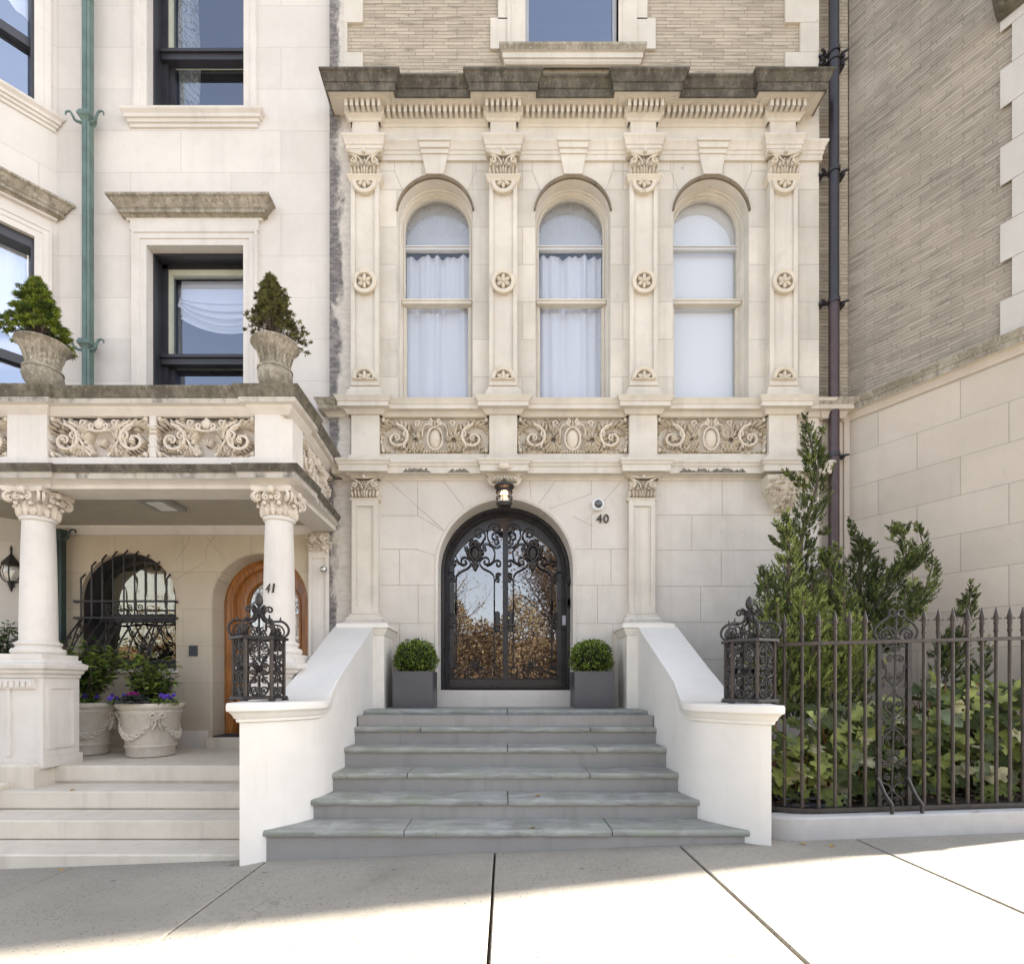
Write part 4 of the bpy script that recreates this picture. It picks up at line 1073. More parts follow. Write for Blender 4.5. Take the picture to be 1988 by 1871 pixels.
for z0, z1, zm in ((zb0, zb1, 9.10), (zc0, zc1, 5.18)):
    m = MB()
    def bb(t0, t1, o0, o1, za, zb_):
        P8 = [(*bayp(t, o), z) for z in (za, zb_) for t, o in ((t1, o0), (t0, o0), (t0, o1), (t1, o1))]
        i = [m.P(p) for p in P8]
        for q in ((0,3,2,1),(4,5,6,7),(0,1,5,4),(1,2,6,5),(2,3,7,6),(3,0,4,7)): m.face([i[k] for k in q])
    bb(TB0, TB0+.03, -.03, -.22, z0, z1); bb(TB1-.05, TB1, -.03, -.22, z0, z1); bb(TB0+.03, TB1-.05, -.03, -.22, z1-.12, z1); bb(TB0+.03, TB1-.05, -.10, -.2, zm-.05, zm+.06); bb(TB0+.03, TB1-.05, -.03, -.2, z0, z0+.06)
    o = mk('bay_window', m, DFRAME, H41)
    m = MB(); m.poly([(*bayp(TB1, -.17), z0), (*bayp(TB0, -.17), z0), (*bayp(TB0, -.17), z1), (*bayp(TB1, -.17), z1)]); mk('pane', m, GLB, o, 0)
    m = MB(); q = [(*bayp(t, -.26-.02*math.sin(t*40)), 0) for t in np.linspace(TB0-.05, TB1, 30)]
    m.grid([[(p[0], p[1], z1-.02) for p in q], [(p[0], p[1], zm+(.35 if z0 > 7 else .2)+.18*math.sin(i*.11)) for i, p in enumerate(q)]]); mk('swag_curtain', m, BLIND, o)
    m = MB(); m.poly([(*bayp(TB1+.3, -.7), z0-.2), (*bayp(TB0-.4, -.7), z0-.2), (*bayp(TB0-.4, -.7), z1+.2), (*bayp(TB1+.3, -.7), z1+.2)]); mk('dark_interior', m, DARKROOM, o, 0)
m = MB(); m.box(-10, XL-.02, Y41+3.2, Y41+9, -.3, HT+.4); m.box(-10, XL-.02, Y41-.1, Y41+9.1, HT+.4, HT+.7); mk('rear_body', m, BR40, H41)

# ------------------------------------------------------------------ porch
PY, PX0, PX1 = 5.12, -2.08, -2.14     # front plane, side plane at the front and at the wall
C1, C2, CY = -4.59, -2.225, 5.22
PO = H41
def porchpath(hw, d, x0=-7.4, fp=0., ch=0.):
    """plan path with breaks at the two columns, then back along the open side to the wall"""
    p = [(x0, PY-fp), (C1-hw, PY-fp), (C1-hw, PY-fp-d), (C1+hw, PY-fp-d), (C1+hw, PY-fp), (C2-hw, PY-fp), (C2-hw, PY-fp-d)]
    xe = PX0+fp
    p += [(xe-ch, PY-fp-d), (xe, PY-fp-d+ch), (xe, 5.52), (xe-d, 5.525)] if ch else [(xe, PY-fp-d), (xe, 5.52), (xe-d, 5.525)]
    p += [(PX1+fp-d, Y41-.04)]
    return p
pth = porchpath(.215, .025)
m = MB()
cor = [(-.02, 3.125), (.0, 3.125), (.0, 3.165), (.02, 3.172), (.045, 3.185), (.095, 3.188), (.095, 3.235), (.105, 3.24), (.108, 3.255), (.125, 3.28), (.13, 3.295), (.13, 3.312), (0, 3.33)]
m.sweep(pth, cor, 0, True, [0]*5+[2]*2+[1]*5); o = mk('porch_cornice', m, [S41p, SOOT, GREYED], PO, 25)
m = MB()      # beams and ceiling
m.box(-7.4, PX0-.01, PY+.004, PY+.30, 3.126, 3.30); m.box(PX0-.30, PX0-.012, PY+.30, Y41, 3.127, 3.30)
mk('porch_beam', m, S41p, PO)
m = MB(); m.box(-7.4, PX0-.30, PY+.30, Y41+.05, 3.205, 3.31); m.box(-7.4, PX0-.02, PY+.02, Y41-.02, 3.315, 3.335)
mk('porch_ceiling', m, PORC, PO)
m = MB(); m.sweep(porchpath(.19, .025, ch=.09), [(.0, 3.32), (.035, 3.325), (.035, 3.36), (.03, 3.41), (.005, 3.425), (.0, 3.43), (-.03, 3.43)], 0, False); mk('balcony_plinth', m, S41p, PO, 25)
rail = [(-.03, 3.82), (.0, 3.825), (.015, 3.84), (.05, 3.875), (.055, 3.895), (.10, 3.90), (.10, 3.945), (.108, 3.95), (.115, 3.98), (.135, 4.02), (.14, 4.03), (.14, 4.048), (-.22, 4.058), (-.22, 3.82)]
m = MB(); m.sweep(porchpath(.19, .03), rail, 0, True, [0]*5+[2]+[1]*6+[0]); mk('balcony_rail', m, [S41p, SOOTB, GREYED], PO, 25)
m = MB()
for c in (C1, C2):
    if c == C2:
        pts = [(c-.18, PY-.03), (PX0-.09, PY-.03), (PX0, PY+.06), (PX0, 5.45), (PX0-.2, 5.45), (c-.18, 5.45)]
    else: pts = [(c-.19, PY-.03), (c+.19, PY-.03), (c+.19, 5.4), (c-.19, 5.4)]
    m = MB(); a = [m.P((x, y, 3.42)) for x, y in pts]; b = [m.P((x, y, 3.84)) for x, y in pts]
    for k in range(len(pts)): m.face((a[k], a[(k+1) % len(pts)], b[(k+1) % len(pts)], b[k]))
    mk('balcony_post', m, S41p, PO, 0)
m = MB(); m.box(-7.4, C2-.18, PY+.085, PY+.18, 3.42, 3.83)
i = [m.P(p) for p in ((PX0-.05, 5.45, 3.42), (PX1-.05, Y41-.02, 3.42), (PX1-.2, Y41-.02, 3.42), (PX0-.2, 5.45, 3.42), (PX0-.05, 5.45, 3.83), (PX1-.05, Y41-.02, 3.83), (PX1-.2, Y41-.02, 3.83), (PX0-.2, 5.45, 3.83))]
for q in ((0,3,2,1),(4,5,6,7),(0,1,5,4),(1,2,6,5),(2,3,7,6),(3,0,4,7)): m.face([i[k] for k in q])
mk('parapet', m, S41p, PO)
xm = (C1+.19+C2-.18)/2
for a, b in ((C1+.20, xm-.045), (xm+.045, C2-.19), (C1-.2-1.9/2, C1-.2)):
    m = MB(); m.back = .06; m.T = frameT((a+b)/2, PY+.03, 3.625); relief(m, b-a, .395, int(abs(a)*10), 'vase'); mk('relief_panel', m, S41c, PO)
m = MB(); m.bbox(xm-.035, xm+.035, PY-.005, PY+.1, 3.43, 3.83, .006); m.bbox(xm-.05, xm+.05, PY-.012, PY+.05, 3.72, 3.745, .004); m.bbox(xm-.045, xm+.045, PY-.01, PY+.05, 3.53, 3.55, .004); mk('baluster_pier', m, S41p, PO)
m = MB(); ux, uy = (PX1-PX0), (Y41-5.45); L = math.hypot(ux, uy); ux /= L; uy /= L
m.T = frameT(PX0-.05+ux*L/2, 5.45+uy*L/2, 3.625, (ux, uy), (uy, -ux)); relief(m, L-.06, .395, 9, 'vase'); mk('relief_panel', m, S41c, PO)
# columns
def column(cx, cy, nm='porch_column'):
    z0, z1 = 1.485, 2.86
    m = MB(); n = 40
    prof = [(.150, 1.66)]+[(.150-.022*t**1.6, 1.66+(2.82-1.66)*t) for t in np.linspace(.1, 1, 9)]+[(.132, 2.822), (.145, 2.83), (.15, 2.845), (.145, 2.86), (.128, 2.865)]
    m.lathe((cx, cy, 0), prof, n); o = mk(nm, m, S41p, PO)
    m = MB(); m.lathe((cx, cy, 0), [(.2, 1.53), (.212, 1.545), (.215, 1.565), (.205, 1.585), (.178, 1.592), (.172, 1.605), (.178, 1.62), (.186, 1.63), (.182, 1.645), (.165, 1.652), (.158, 1.66)], n); m.box(cx-.215, cx+.215, cy-.215, cy+.215, 1.482, 1.53); mk('column_base', m, S41p, o)
    m = MB(); h0, h1 = 2.86, 3.125; h = h1-h0
    m.lathe((cx, cy, h0), [(.125, 0), (.13, h*.4), (.155, h*.75), (.17, h*.86)], 24)
    ab = []
    for k in range(4):
        a = PI/4+k*PI/2
        for t in np.linspace(0, 1, 7)[:-1]:
            p0 = Vector((math.cos(a), math.sin(a)))*.275; p1 = Vector((math.cos(a+PI/2), math.sin(a+PI/2)))*.275
            q = p0.lerp(p1, t); q *= 1-.20*math.sin(PI*t); ab.append((cx+q.x, cy+q.y))
    r0 = [m.P((x*.97+cx*.03, y*.97+cy*.03, h1-.045)) for x, y in ab]; r1 = [m.P((x, y, h1-.02)) for x, y in ab]; r2 = [m.P((x, y, h1)) for x, y in ab]
    for a, b in ((r0, r1), (r1, r2)):
        for k in range(len(ab)): m.face((a[k], a[(k+1) % len(ab)], b[(k+1) % len(ab)], b[k]))
    m.face(r0[::-1]); m.face(r2)
    for k in range(16):
        a = 2*PI*k/16; u = (-math.sin(a), math.cos(a)); out = (math.cos(a), math.sin(a))
        m.T = frameT(cx+.132*out[0], cy+.132*out[1], h0, (out[1], -out[0]) if False else u, out)
        hh = (.42 if k % 2 else .62)*h
        m.petal((0, 0), (0, hh), .062, .045); m.blob((0, -.05, hh*.95), .022, .025, .022, 6, 4)
        m.petal((.0, hh*.5), (.028, hh*.95), .03, .045); m.petal((.0, hh*.5), (-.028, hh*.95), .03, .045)
    for k in range(4):
        a = PI/4+k*PI/2; out = (math.cos(a), math.sin(a))
        m.T = frameT(cx, cy, h0, out, (-out[1], out[0]))
        for off in (-.018, .018):
            m.tube([(p[0], off, p[2]) for p in spiral(.212, h*.62, .055, .010, R(100), -1.6, 18)], .014)
        m.tube(smooth2([(.13, 0, h*.3), (.155, 0, h*.58), (.2, 0, h*.82), (.215, 0, h*.83)], 4), .018)
        a2 = k*PI/2; out = (math.cos(a2), math.sin(a2))
        m.T = frameT(cx+.165*out[0], cy+.165*out[1], h0, (-out[1], out[0]), out)
        m.blob((0, -.03, h*.86), .034, .03, .034, 8, 5)
        for q in range(5): m.petal((0, h*.86), (.045*math.cos(q*1.257), h*.86+.04*math.sin(q*1.257)), .03, .04)
        for s in (-1, 1): m.tube([(p[0], -.015, p[2]) for p in spiral(s*.05, h*.62, .04, .008, PI/2, -s*1.4, 14)], .010)
    m.T = None
    mk('capital', m, S41c, o)
    return o
column(C1, CY); column(C2, CY)
# pedestals, left parapet wall, floor, steps
capp = [(0, 1.30), (.015, 1.305), (.02, 1.33), (.05, 1.35), (.055, 1.375), (.085, 1.39), (.095, 1.42), (.095, 1.435), (.03, 1.455), (.02, 1.482), (-.2, 1.484)]
m = MB(); xr = -4.385
m.box(-7.4, xr, 5.03, 5.46, FL41, 1.302)
m.sweep([(-7.4, 5.03), (xr, 5.03), (xr, 5.46)], capp, 0, False)
m.box(-7.4, xr+.02, 5.01, 5.48, FL41, FL41+.10)
for a, b, c, d in ((5.08, 5.11, .62, 1.22), (5.37, 5.40, .62, 1.22)): m.box(xr-.0, xr+.014, a, b, c, d)
m.box(xr, xr+.014, 5.11, 5.37, 1.20, 1.22); m.box(xr, xr+.014, 5.11, 5.37, .62, .64)
for a in (-4.72, -5.3): m.box(a, a+.035, 5.012, 5.03, .56, 1.22)
m.box(-6., -4.45, 5.005, 5.03, 1.20, 1.29)
for k in range(26): m.bbox(-4.47-k*.055-.04, -4.47-k*.055, 4.99, 5.01, 1.215, 1.275, .006)
mk('pedestal', m, S41p, PO)
m = MB(); m.box(C2-.205, C2+.205, CY-.205, CY+.205, FL41, 1.302); m.sweep([(C2-.205, CY+.205), (C2-.205, CY-.205), (C2+.205, CY-.205), (C2+.205, CY+.205)], capp, 0, True); mk('pedestal', m, S41p, PO)
m = MB(); m.box(-7.4, -1.98, 5.2, Y41+.05, .25, FL41); m.bbox(-7.4, -4.40, 4.92, 5.5, -.5, .50, .03); mk('porch_floor', m, STEP41, PO)
for k, (yf, zt, xl) in enumerate(((5.18, FL41+.002, -4.56), (4.80, .272, -4.60), (4.42, .108, -7.4), (4.04, -.055, -7.4))):
    m = MB(); 
    m.bbox(xl, -1.985, yf, 5.25 if k == 0 else yf+.45, zt-.15, zt, .012); m.box(xl+.01, -1.985, yf+.025, yf+.5, zt-.5, zt-.145)
    mk('step', m, STEP41, PO)
m = MB(); m.bbox(-7.4, -4.60, 4.74, 5.2, -.5, .335, .02); mk('stair_end_block', m, STEP41, PO)
# porch back wall
m = MB()
wall_open(m, -7.4, XL, FL41-.1, 3.25, Y41, [(PXC, PR, 1.44, PZC), (DXC, DR1, FL41-.1, PZC-.005)])
arch_sweep(m, PXC, 1.44, PZC, PR, [(0, Y41), (0, Y41+.10)]); arch_sweep(m, DXC, FL41, PZC-.005, DR1, [(0, Y41), (-.012, Y41+.02), (-.012, Y41+.32)])
m.poly([(PXC-PR, Y41, 1.44), (PXC+PR, Y41, 1.44), (PXC+PR, Y41+.4, 1.44), (PXC-PR, Y41+.4, 1.44)])
Yj = Y41-.0015
for q in ((341,1090,367,1050),(367,1050,367,1026),(341,1125,400,1090),(400,1090,400,1062),(400,1062,430,1026),(440,1090,400,1040)): joint_strip(m, (X(q[0], Y41), Z(q[1], Y41)), (X(q[2], Y41), Z(q[3], Y41)), Yj, .005, 1)
mk('porch_wall', m, [S41g, JOINT], PO, 0)
m = MB(); m.sweep([(-7.4, Y41), (XL, Y41)], [(0, 3.10), (.02, 3.105), (.025, 3.14), (.06, 3.18), (.065, 3.204), (0, 3.205)], 0, False); m.box(X(345, Y41), X(405, Y41), Y41-.012, Y41, FL41, FL41+.22); m.box(PXC-PR-.03, PXC+PR+.03, Y41-.03, Y41+.02, 1.385, 1.44); mk('wall_moulding', m, S41p, PO, 25)
m = MB(); xa, xb = X(600, Y41-.05), XL-.005
m.box(xa, xb, Y41-.05, Y41+.01, FL41, 2.87)
for a, b in ((xa, xa+.035), (xb-.05, xb)): m.box(a, b, Y41-.068, Y41-.05, FL41, 2.87)
m.box(xa+.035, xb-.05, Y41-.068, Y41-.05, 2.80, 2.87)
o = mk('porch_pilaster', m, S41p, PO)
m = MB(); rnd = random.Random(12); m.box(xa, xb, Y41-.07, Y41, 2.87, 3.1)
m.T = frameT((xa+xb)/2, Y41-.075, 2.985)
for k in range(30):
    x, z = rnd.uniform(-.12, .12), rnd.uniform(-.1, .1); a = rnd.uniform(0, 6.28); m.petal((x, z), (x+.06*math.cos(a), z+.05*math.sin(a)), .04, .05)
for s in (-1, 1): m.tube(spiral(s*.07, .04, .045, .01, PI/2, s*1.4, 14, -.05), .013)
m.T = None; mk('capital', m, S41c, o)
# grille window
m = MB(); arch_sweep(m, PXC, 1.44, PZC, PR, [(0, Y41+.06), (-.012, Y41+.055), (-.012, Y41+.30), (-.05, Y41+.30), (-.05, Y41+.36)])
m.box(PXC-PR, PXC+PR, Y41+.24, Y41+.34, 1.44, 1.56); m.box(PXC-PR+.03, PXC+PR-.03, Y41+.27, Y41+.35, 2.05, 2.15)
o = mk('barred_window', m, DFRAME, PO)
m = MB(); arch_panel(m, PXC, 1.5, PZC, PR-.04, Y41+.33); mk('pane', m, GLD41, o) if False else mk('pane', m, glass('old_wavy_glass', .17, (1., .90, .72), .012, .5), o)
m = MB(); room(m, PXC-.8, PXC+.8, Y41+.7, Y41+1.6, 1.3, 3.); mk('dark_interior', m, DARKROOM, o, 0)
m = MB()     # pleated shade halfway behind the glass
rows = [[(PXC-.5+k*.02, Y41+.42+.014*(k % 2), z) for k in range(51)] for z in (2.15, 2.74)]; m.grid(rows); mk('pleated_shade', m, cloth('old_shade', (.30,.27,.20), .3), o, 0)
g = MB(); YB = Y41-.07
zt1, zt2, zbm = Z(1167, YB), Z(1199, YB), 1.47
def belly(z):
    if z > zt2: return YB
    t = (zt2-z)/(zt2-zbm)
    return YB-.30*math.sin(min(1, t*1.08)*PI*.56)**1.3+(.10 if t > .97 else 0)
for k in range(9):
    x = PXC-PR+.07+k*.1325+.0
    ztop = PZC+math.sqrt(max(0, (PR+.02)**2-(x-PXC)**2))
    pts = [(x, Y41-.005, ztop+.01), (x, YB, ztop-.06)]+[(x, belly(z), z) for z in np.linspace(min(ztop-.1, zt1+.2), zbm, 16)]
    g.tube(pts, .0105, 6)
    pts = [(x+.066, belly(z), z) for z in np.linspace(zt1, zt2, 2)]
for z in (zt1, zt2):
    g.tube([(PXC-PR-.02, Y41, z), (PXC-PR-.02, YB, z), (PXC+PR+.02, YB, z), (PXC+PR+.02, Y41, z)], .014, 6)
g.tube([(PXC-PR, Y41-.02, zbm), (PXC-PR+.02, belly(1.475), zbm), (PXC+PR-.02, belly(1.475), zbm), (PXC+PR, Y41-.02, zbm)], .014, 6)
def GS(cx, cz, r, a, t):
    g.tube([(p[0], belly(p[2])-.004, p[2]) for p in spiral(cx, cz, r, r*.2, R(a), t, 16)], .0075, 5)
for k in range(2, 6):
    x = PXC-PR+.136+k*.1325
    GS(x, (zt1+zt2)/2+.03, .055, 200, 1.5); GS(x, (zt1+zt2)/2-.05, .045, 20, 1.4)
for k in (0, 3, 7):
    x = PXC-PR+.136+k*.1325
    for z, r, s in ((1.96, .055, 1), (1.83, .05, -1), (1.70, .055, 1), (1.57, .055, -1)):
        GS(x-.03*s, z, r, 90, 1.4*s); GS(x+.035*s, z-.03, r*.8, 90, -1.4*s)
    g.tube([(x+.04*math.sin((z-1.5)*9), belly(z)-.004, z) for z in np.linspace(1.5, 2.04, 16)], .008, 5)
mk('window_grille', g, IRON, o)
# oak door
D = thing('front_door', (DXC, Y41+.3, FL41), 'arched orange oak door with rounded glass behind the porch column', 'door')
yo = Y41+.30
m = MB(); arch_sweep(m, DXC, FL41+.14, PZC-.005, DR1-.014, [(0, yo), (-.03, yo-.01), (-.05, yo+.015), (-.10, yo+.02), (-.11, yo+.05), (-.11, yo+.15)], n=30); mk('door_frame', m, WOOD, D, 40)
ri = DR1-.12; rg = .345
m = MB(); z0 = FL41+.14; n = 30
outr = arch_pts(DXC, z0, PZC, ri+.01, n); inn = arch_pts(DXC, 1.05, PZC, rg, n)
ya = yo+.09
for (a, b), (c, d) in zip(zip(outr, outr[1:]), zip(inn, inn[1:])): m.poly([(a[0], ya, a[1]), (b[0], ya, b[1]), (d[0], ya, d[1]), (c[0], ya, c[1])])
m.poly([(DXC-ri, ya, z0), (DXC-rg, ya, 1.05), (DXC+rg, ya, 1.05), (DXC+ri, ya, z0)])
arch_sweep(m, DXC, 1.05, PZC, rg, [(.03, ya), (.025, ya-.02), (.0, ya-.02), (-.015, ya+.01), (-.015, ya+.05)], n=n)
m.bbox(DXC-.33, DXC+.33, ya-.015, ya+.01, .66, .98, .015)
leaf = mk('door_leaf', m, WOOD, D, 40)
m = MB(); arch_panel(m, DXC, 1.05, PZC, rg, ya+.04); mk('pane', m, GLD, leaf)
m = MB(); m.grid([[(DXC-.36+.72*k/40, ya+.12+.012*math.sin(k*.9), z) for k in range(41)] for z in (1.0, 2.16)]); mk('door_curtain', m, BLIND, leaf)
m = MB(); room(m, DXC-.5, DXC+.5, ya+.5, ya+1.5, .5, 2.9); mk('dark_hall', m, DARKROOM, D, 0)
m = MB(); m.bbox(X(403, Y41), DXC+DR1, Y41-.06, Y41+.45, FL41-.02, FL41+.14, .01); mk('door_step', m, STEP41, PO)
m = MB(); m.bbox(X(412, Y41-.05), DXC+.5, Y41-.05, Y41+.28, FL41+.14, FL41+.158, .006); tag(mk('doormat', m, plain('black_rubber_mat', (.03,.03,.033), .9, var=.3, sc=60)), 'black doormat on the step before the oak door', 'doormat')
# things on and around the porch
ncx = X(525.5, 5.09); nd = ncx-C2
text('house_number', '41', ncx, CY-math.sqrt(.139**2-nd*nd)-.006, Z(1151, 5.09), .125, BRZ, 'slanted metal house number 41 on the porch column', .22, rot=-.28, sx=.85)
m = MB(); m.bbox(X(368, Y41), X(384, Y41), Y41-.02, Y41, Z(1273, Y41), Z(1253, Y41), .003)
tag(mk('intercom_panel', m, plain('dark_intercom', (.035,.035,.04), .5)), 'small dark intercom plate between the barred window and oak door', 'intercom')
m = MB(); cx, cz = X(629, Y41-.1), Z(1106, Y41-.1); m.blob((cx, Y41-.12, cz), .042, .045, .042, 16, 9); m.lathe((cx, Y41-.1, cz-.02), [(.015, 0), (.015, .03)], 8)
tag(mk('sensor_light', m, plain('brushed_steel', (.55,.54,.52), .28, .9, var=.05)), 'round silver sensor on the pilaster beside the oak door', 'sensor')
CL = thing('ceiling_light', (X(335, 5.85), 5.85, 3.205), 'square flush light under the porch ceiling', 'ceiling light')
m = MB(); m.bbox(-3.87, -3.55, 5.55, 5.92, 3.16, 3.206, .008); mk('light_housing', m, plain('grey_fixture', (.22,.22,.21), .5), CL)
m = MB(); m.box(-3.80, -3.62, 5.60, 5.87, 3.155, 3.162); mk('diffuser', m, plain('frosted_diffuser', (.55,.56,.54), .3), CL)
# green copper pipe on the facade
def boxpipe(name, x, y, z0, z1, w, d, mats, label, collars, hooks=True, cat='drainpipe'):
    t = thing(name, (x, y, z0), label, cat)
    m = MB(); m.bbox(x-w/2, x+w/2, y-d/2, y+d/2, z0, z1, .012)
    m.box(x-w/2+.025, x+w/2-.025, y-d/2-.006, y-d/2+.001, z0, z1-.02); mk('pipe', m, mats, t)
    for z in collars:
        m = MB(); m.sweep([(x-w/2, y+d/2), (x-w/2, y-d/2), (x+w/2, y-d/2), (x+w/2, y+d/2)], [(0, z-.08), (.006, z-.07), (.02, z-.04), (.032, z-.03), (.032, z), (.022, z+.008), (.022, z+.03), (0, z+.035)])
        o = mk('collar', m, mats, t)
        if hooks:
            for s in (-1, 1):
              m = MB(); m.tube(smooth2([(x+s*w*.4, y-.02, z-.09), (x+s*(w/2+.07), y-.04, z-.08), (x+s*(w/2+.10), y-.05, z-.03), (x+s*(w/2+.13), y-.05, z+.02), (x+s*(w/2+.18), y-.05, z+.015), (x+s*(w/2+.185), y-.05, z-.02)], 4), [.018, .008])
              mk('hook', m, mats, o)
boxpipe('drainpipe', -5.115, 6.50, 3.34, HT, .092, .10, COPPER, 'square green copper drainpipe running down the pale facade', (Z(222, 6.46), Z(664, 6.46)))
boxpipe('drainpipe', X(116, 6.50), 6.50, FL41, 3.1, .10, .10, COPDARK, 'dark verdigris drainpipe behind the porch column', (Z(1035, Y41-.1),))
# wall lantern half hidden by the left column
WL = thing('wall_lantern', (X(20, 6.3), 6.3, 2.4), 'black glass lantern on the porch wall, half behind the left column', 'lantern')
lx, ly = X(22, 6.3), 6.3; zz = lambda py: Z(py, 6.3)
m = MB(); m.lathe((lx, ly, 0), [(.001, zz(1058)), (.012, zz(1064)), (.01, zz(1075)), (.03, zz(1080)), (.085, zz(1092)), (.10, zz(1097)), (.08, zz(1099))], 6); m.lathe((lx, ly, 0), [(.05, zz(1128)), (.03, zz(1135)), (.012, zz(1145)), (.001, zz(1150))], 6)
m.tube(smooth2([(lx, ly, zz(1135)), (lx, ly+.15, zz(1140)), (lx, Y41, zz(1120))], 4), .014)
for k in range(6):
    a = k*PI/3; m.tube(smooth2([(lx+r*math.cos(a), ly+r*math.sin(a), z) for r, z in ((.085, zz(1098)), (.105, zz(1110)), (.09, zz(1122)), (.05, zz(1131)))], 4), .007, 5)
mk('lantern_frame', m, IRON, WL)
m = MB(); m.lathe((lx, ly, 0), [(.075, zz(1098)), (.092, zz(1110)), (.08, zz(1121)), (.045, zz(1130))], 12, cap=False); mk('lantern_glass', m, GLC, WL)
m = MB(); m.tube([(lx, ly, zz(1130)), (lx, ly, zz(1108))], .016, 8); mk('candle', m, plain('candle_sleeve', (.7,.68,.6), .5), WL)
# =================================================================== right house
HR = thing('townhouse', (6, 5.5, 0), 'curved brick house wall over smooth stone at the right, behind the iron fence', 'house')
BAY = [(X(1648, 6.6), 6.6), (4.55, 6.17), (4.83, 5.72), (5.12, 5.24), (5.48, 4.84), (5.92, 4.58), (6.45, 4.42), (9., 4.88), (9., 15.)]  # off-frame corner points shaped to cast the sidewalk's shadow edge
BAY[0] = (4.275, 6.6)
ud = Vector((5.12-4.275, 5.24-6.6)); ud.normalize()
S_BAY = stone('right_bay_ashlar', (.53,.465,.39), (.78, .41, .005), (.3, .02), joint=.5, soot=.02, streak=.10, var=.10, udir=(ud.x, ud.y, 0))
B_BAY = brickmat('right_bay_brick', (ud.x, ud.y, 0), (.385,.33,.265), (.29,.247,.197), (.215,.183,.148), .28, .042, .55)
HTR = 13.
m = MB(); m.grid([[(x, y, -.3) for x, y in BAY], [(x, y, 4.55) for x, y in BAY]]); mk('stone_base', m, S_BAY, HR, 0)
def inset(path, d):
    out = []
    for i, p in enumerate(path):
        a = path[max(0, i-1)]; b = path[min(len(path)-1, i+1)]
        dd = Vector((b[0]-a[0], b[1]-a[1])).normalized(); out.append((p[0]-dd.y*d, p[1]+dd.x*d))
    return out
BB = inset(BAY, .03); BB[0] = (BAY[0][0]+.01, 6.62)
m = MB(); m.grid([[(x, y, 4.5) for x, y in BB], [(x, y, HTR) for x, y in BB]]); mk('brick_wall', m, B_BAY, HR, 0)
m = MB(); m.sweep(BAY[:5], [(0, 4.50), (.02, 4.505), (.03, 4.54), (.06, 4.575), (.10, 4.585), (.10, 4.64), (.11, 4.645), (.115, 4.67), (.135, 4.695), (.14, 4.71), (-.05, 4.74)], 0, True, [0]*4+[1]*6); mk('string_course', m, [SR, SOOTL], HR, 25)
m = MB(); m.poly([(x, y, HTR) for x, y in BB]+[(4.3, 15., HTR)]); mk('roof', m, SOOT, HR, 0)
# window quoins on the curve
def on(t, o=0.):
    """point along the third and fourth facets; t metres from the point (4.83,5.72)"""
    a, b = Vector((4.83, 5.72)), Vector((5.12, 5.24)); d = (b-a).normalized(); n = Vector((d.y, -d.x))
    p = a+d*t+n*o; return p.x, p.y
m = MB(); k = 0; z = 4.73
while z < HTR-.5:
    t0 = .385 if k % 2 == 0 else .475
    i = [m.P((*on(t, o), zz_)) for zz_ in (z+.003, z+.387) for t, o in ((t0, -.0), (t0, .01), (.66, .01), (.66, -.0))]
    for q in ((0,1,5,4),(1,2,6,5),(2,3,7,6),(4,5,6,7),(0,3,2,1)): m.face([i[j] for j in q])
    z += .39; k += 1
mk('corner_stones', m, SRq, HR)
m = MB()
rows = []
for t, o, z in ((.37, .02, 8.35), (.37, .30, 8.30), (.37, .30, 8.20), (.37, .10, 7.98), (.37, .02, 7.95)): rows.append([(*on(t, o), z), (*on(.62, o), z)])
ids = m.grid(rows); m.face([r[0] for r in ids]); m.face([r[1] for r in ids][::-1]); mk('window_bracket', m, SOOT, HR, 0)
# recessed strip between the houses
SG = thing('party_wall', (4.05, 6.6, 0), 'narrow brick and stone strip behind the dark pipe, between two houses', 'wall')
x0, x1 = XR, 4.29
m = MB(); m.box(x0-.01, x1, 6.64, 6.9, 4.6, HT); mk('brick_strip', m, BR40, SG)
m = MB(); m.box(x0-.01, x1, 6.60, 6.9, -.3, 4.55); m.box(x0-.01, x0+.05, 6.575, 6.65, -.3, 4.52); m.box(x1-.09, x1-.02, 6.58, 6.65, -.3, 4.52); mk('stone_strip', m, SR, SG)
m = MB(); m.sweep([(x0-.02, 6.60), (X(1619, 6.5)-.12, 6.60), (X(1619, 6.5)-.12, 6.53), (X(1619, 6.5)+.12, 6.53), (X(1619, 6.5)+.12, 6.60), (x1, 6.60)], [(0, 4.50), (.02, 4.505), (.03, 4.54), (.05, 4.575), (.09, 4.585), (.09, 4.64), (.10, 4.645), (.105, 4.67), (.12, 4.695), (.125, 4.71), (0, 4.74)], 0, True, [0]*5+[1]*5); mk('string_course', m, [SR, SOOTL], SG, 25)
# drainpipe
px = X(1619, 6.50)
DP = thing('drainpipe', (px, 6.5, .1), 'tall dark round drainpipe in the corner beside the brick house', 'drainpipe')
m = MB(); zs = Z(580, 6.5)
m.tube([(px, 6.5, zs), (px, 6.5, HT)], .058, 14); mk('upper_pipe', m, DPIPE, DP)
m = MB(); m.tube([(px, 6.5, .1), (px, 6.5, zs)], .060, 14); mk('lower_pipe', m, DPIPE2, DP)
for py in (92, 108, 325, 580, 880, 1098, -160):
    z = Z(py, 6.45); m = MB()
    m.tube([(px, 6.5, z-.025), (px, 6.5, z+.025)], .07, 14); m.box(px-.16, px+.16, 6.53, 6.56, z-.012, z+.012)
    for s in (-1, 1): m.tube([(px+s*.10, 6.52, z), (px+s*.14, 6.48, z-.006), (px+s*.17, 6.47, z-.006)], [.02, .012]); m.box(px+s*.13-.03, px+s*.13+.03, 6.545, 6.64, z-.02, z+.02)
    mk('pipe_bracket', m, DPIPE, DP)

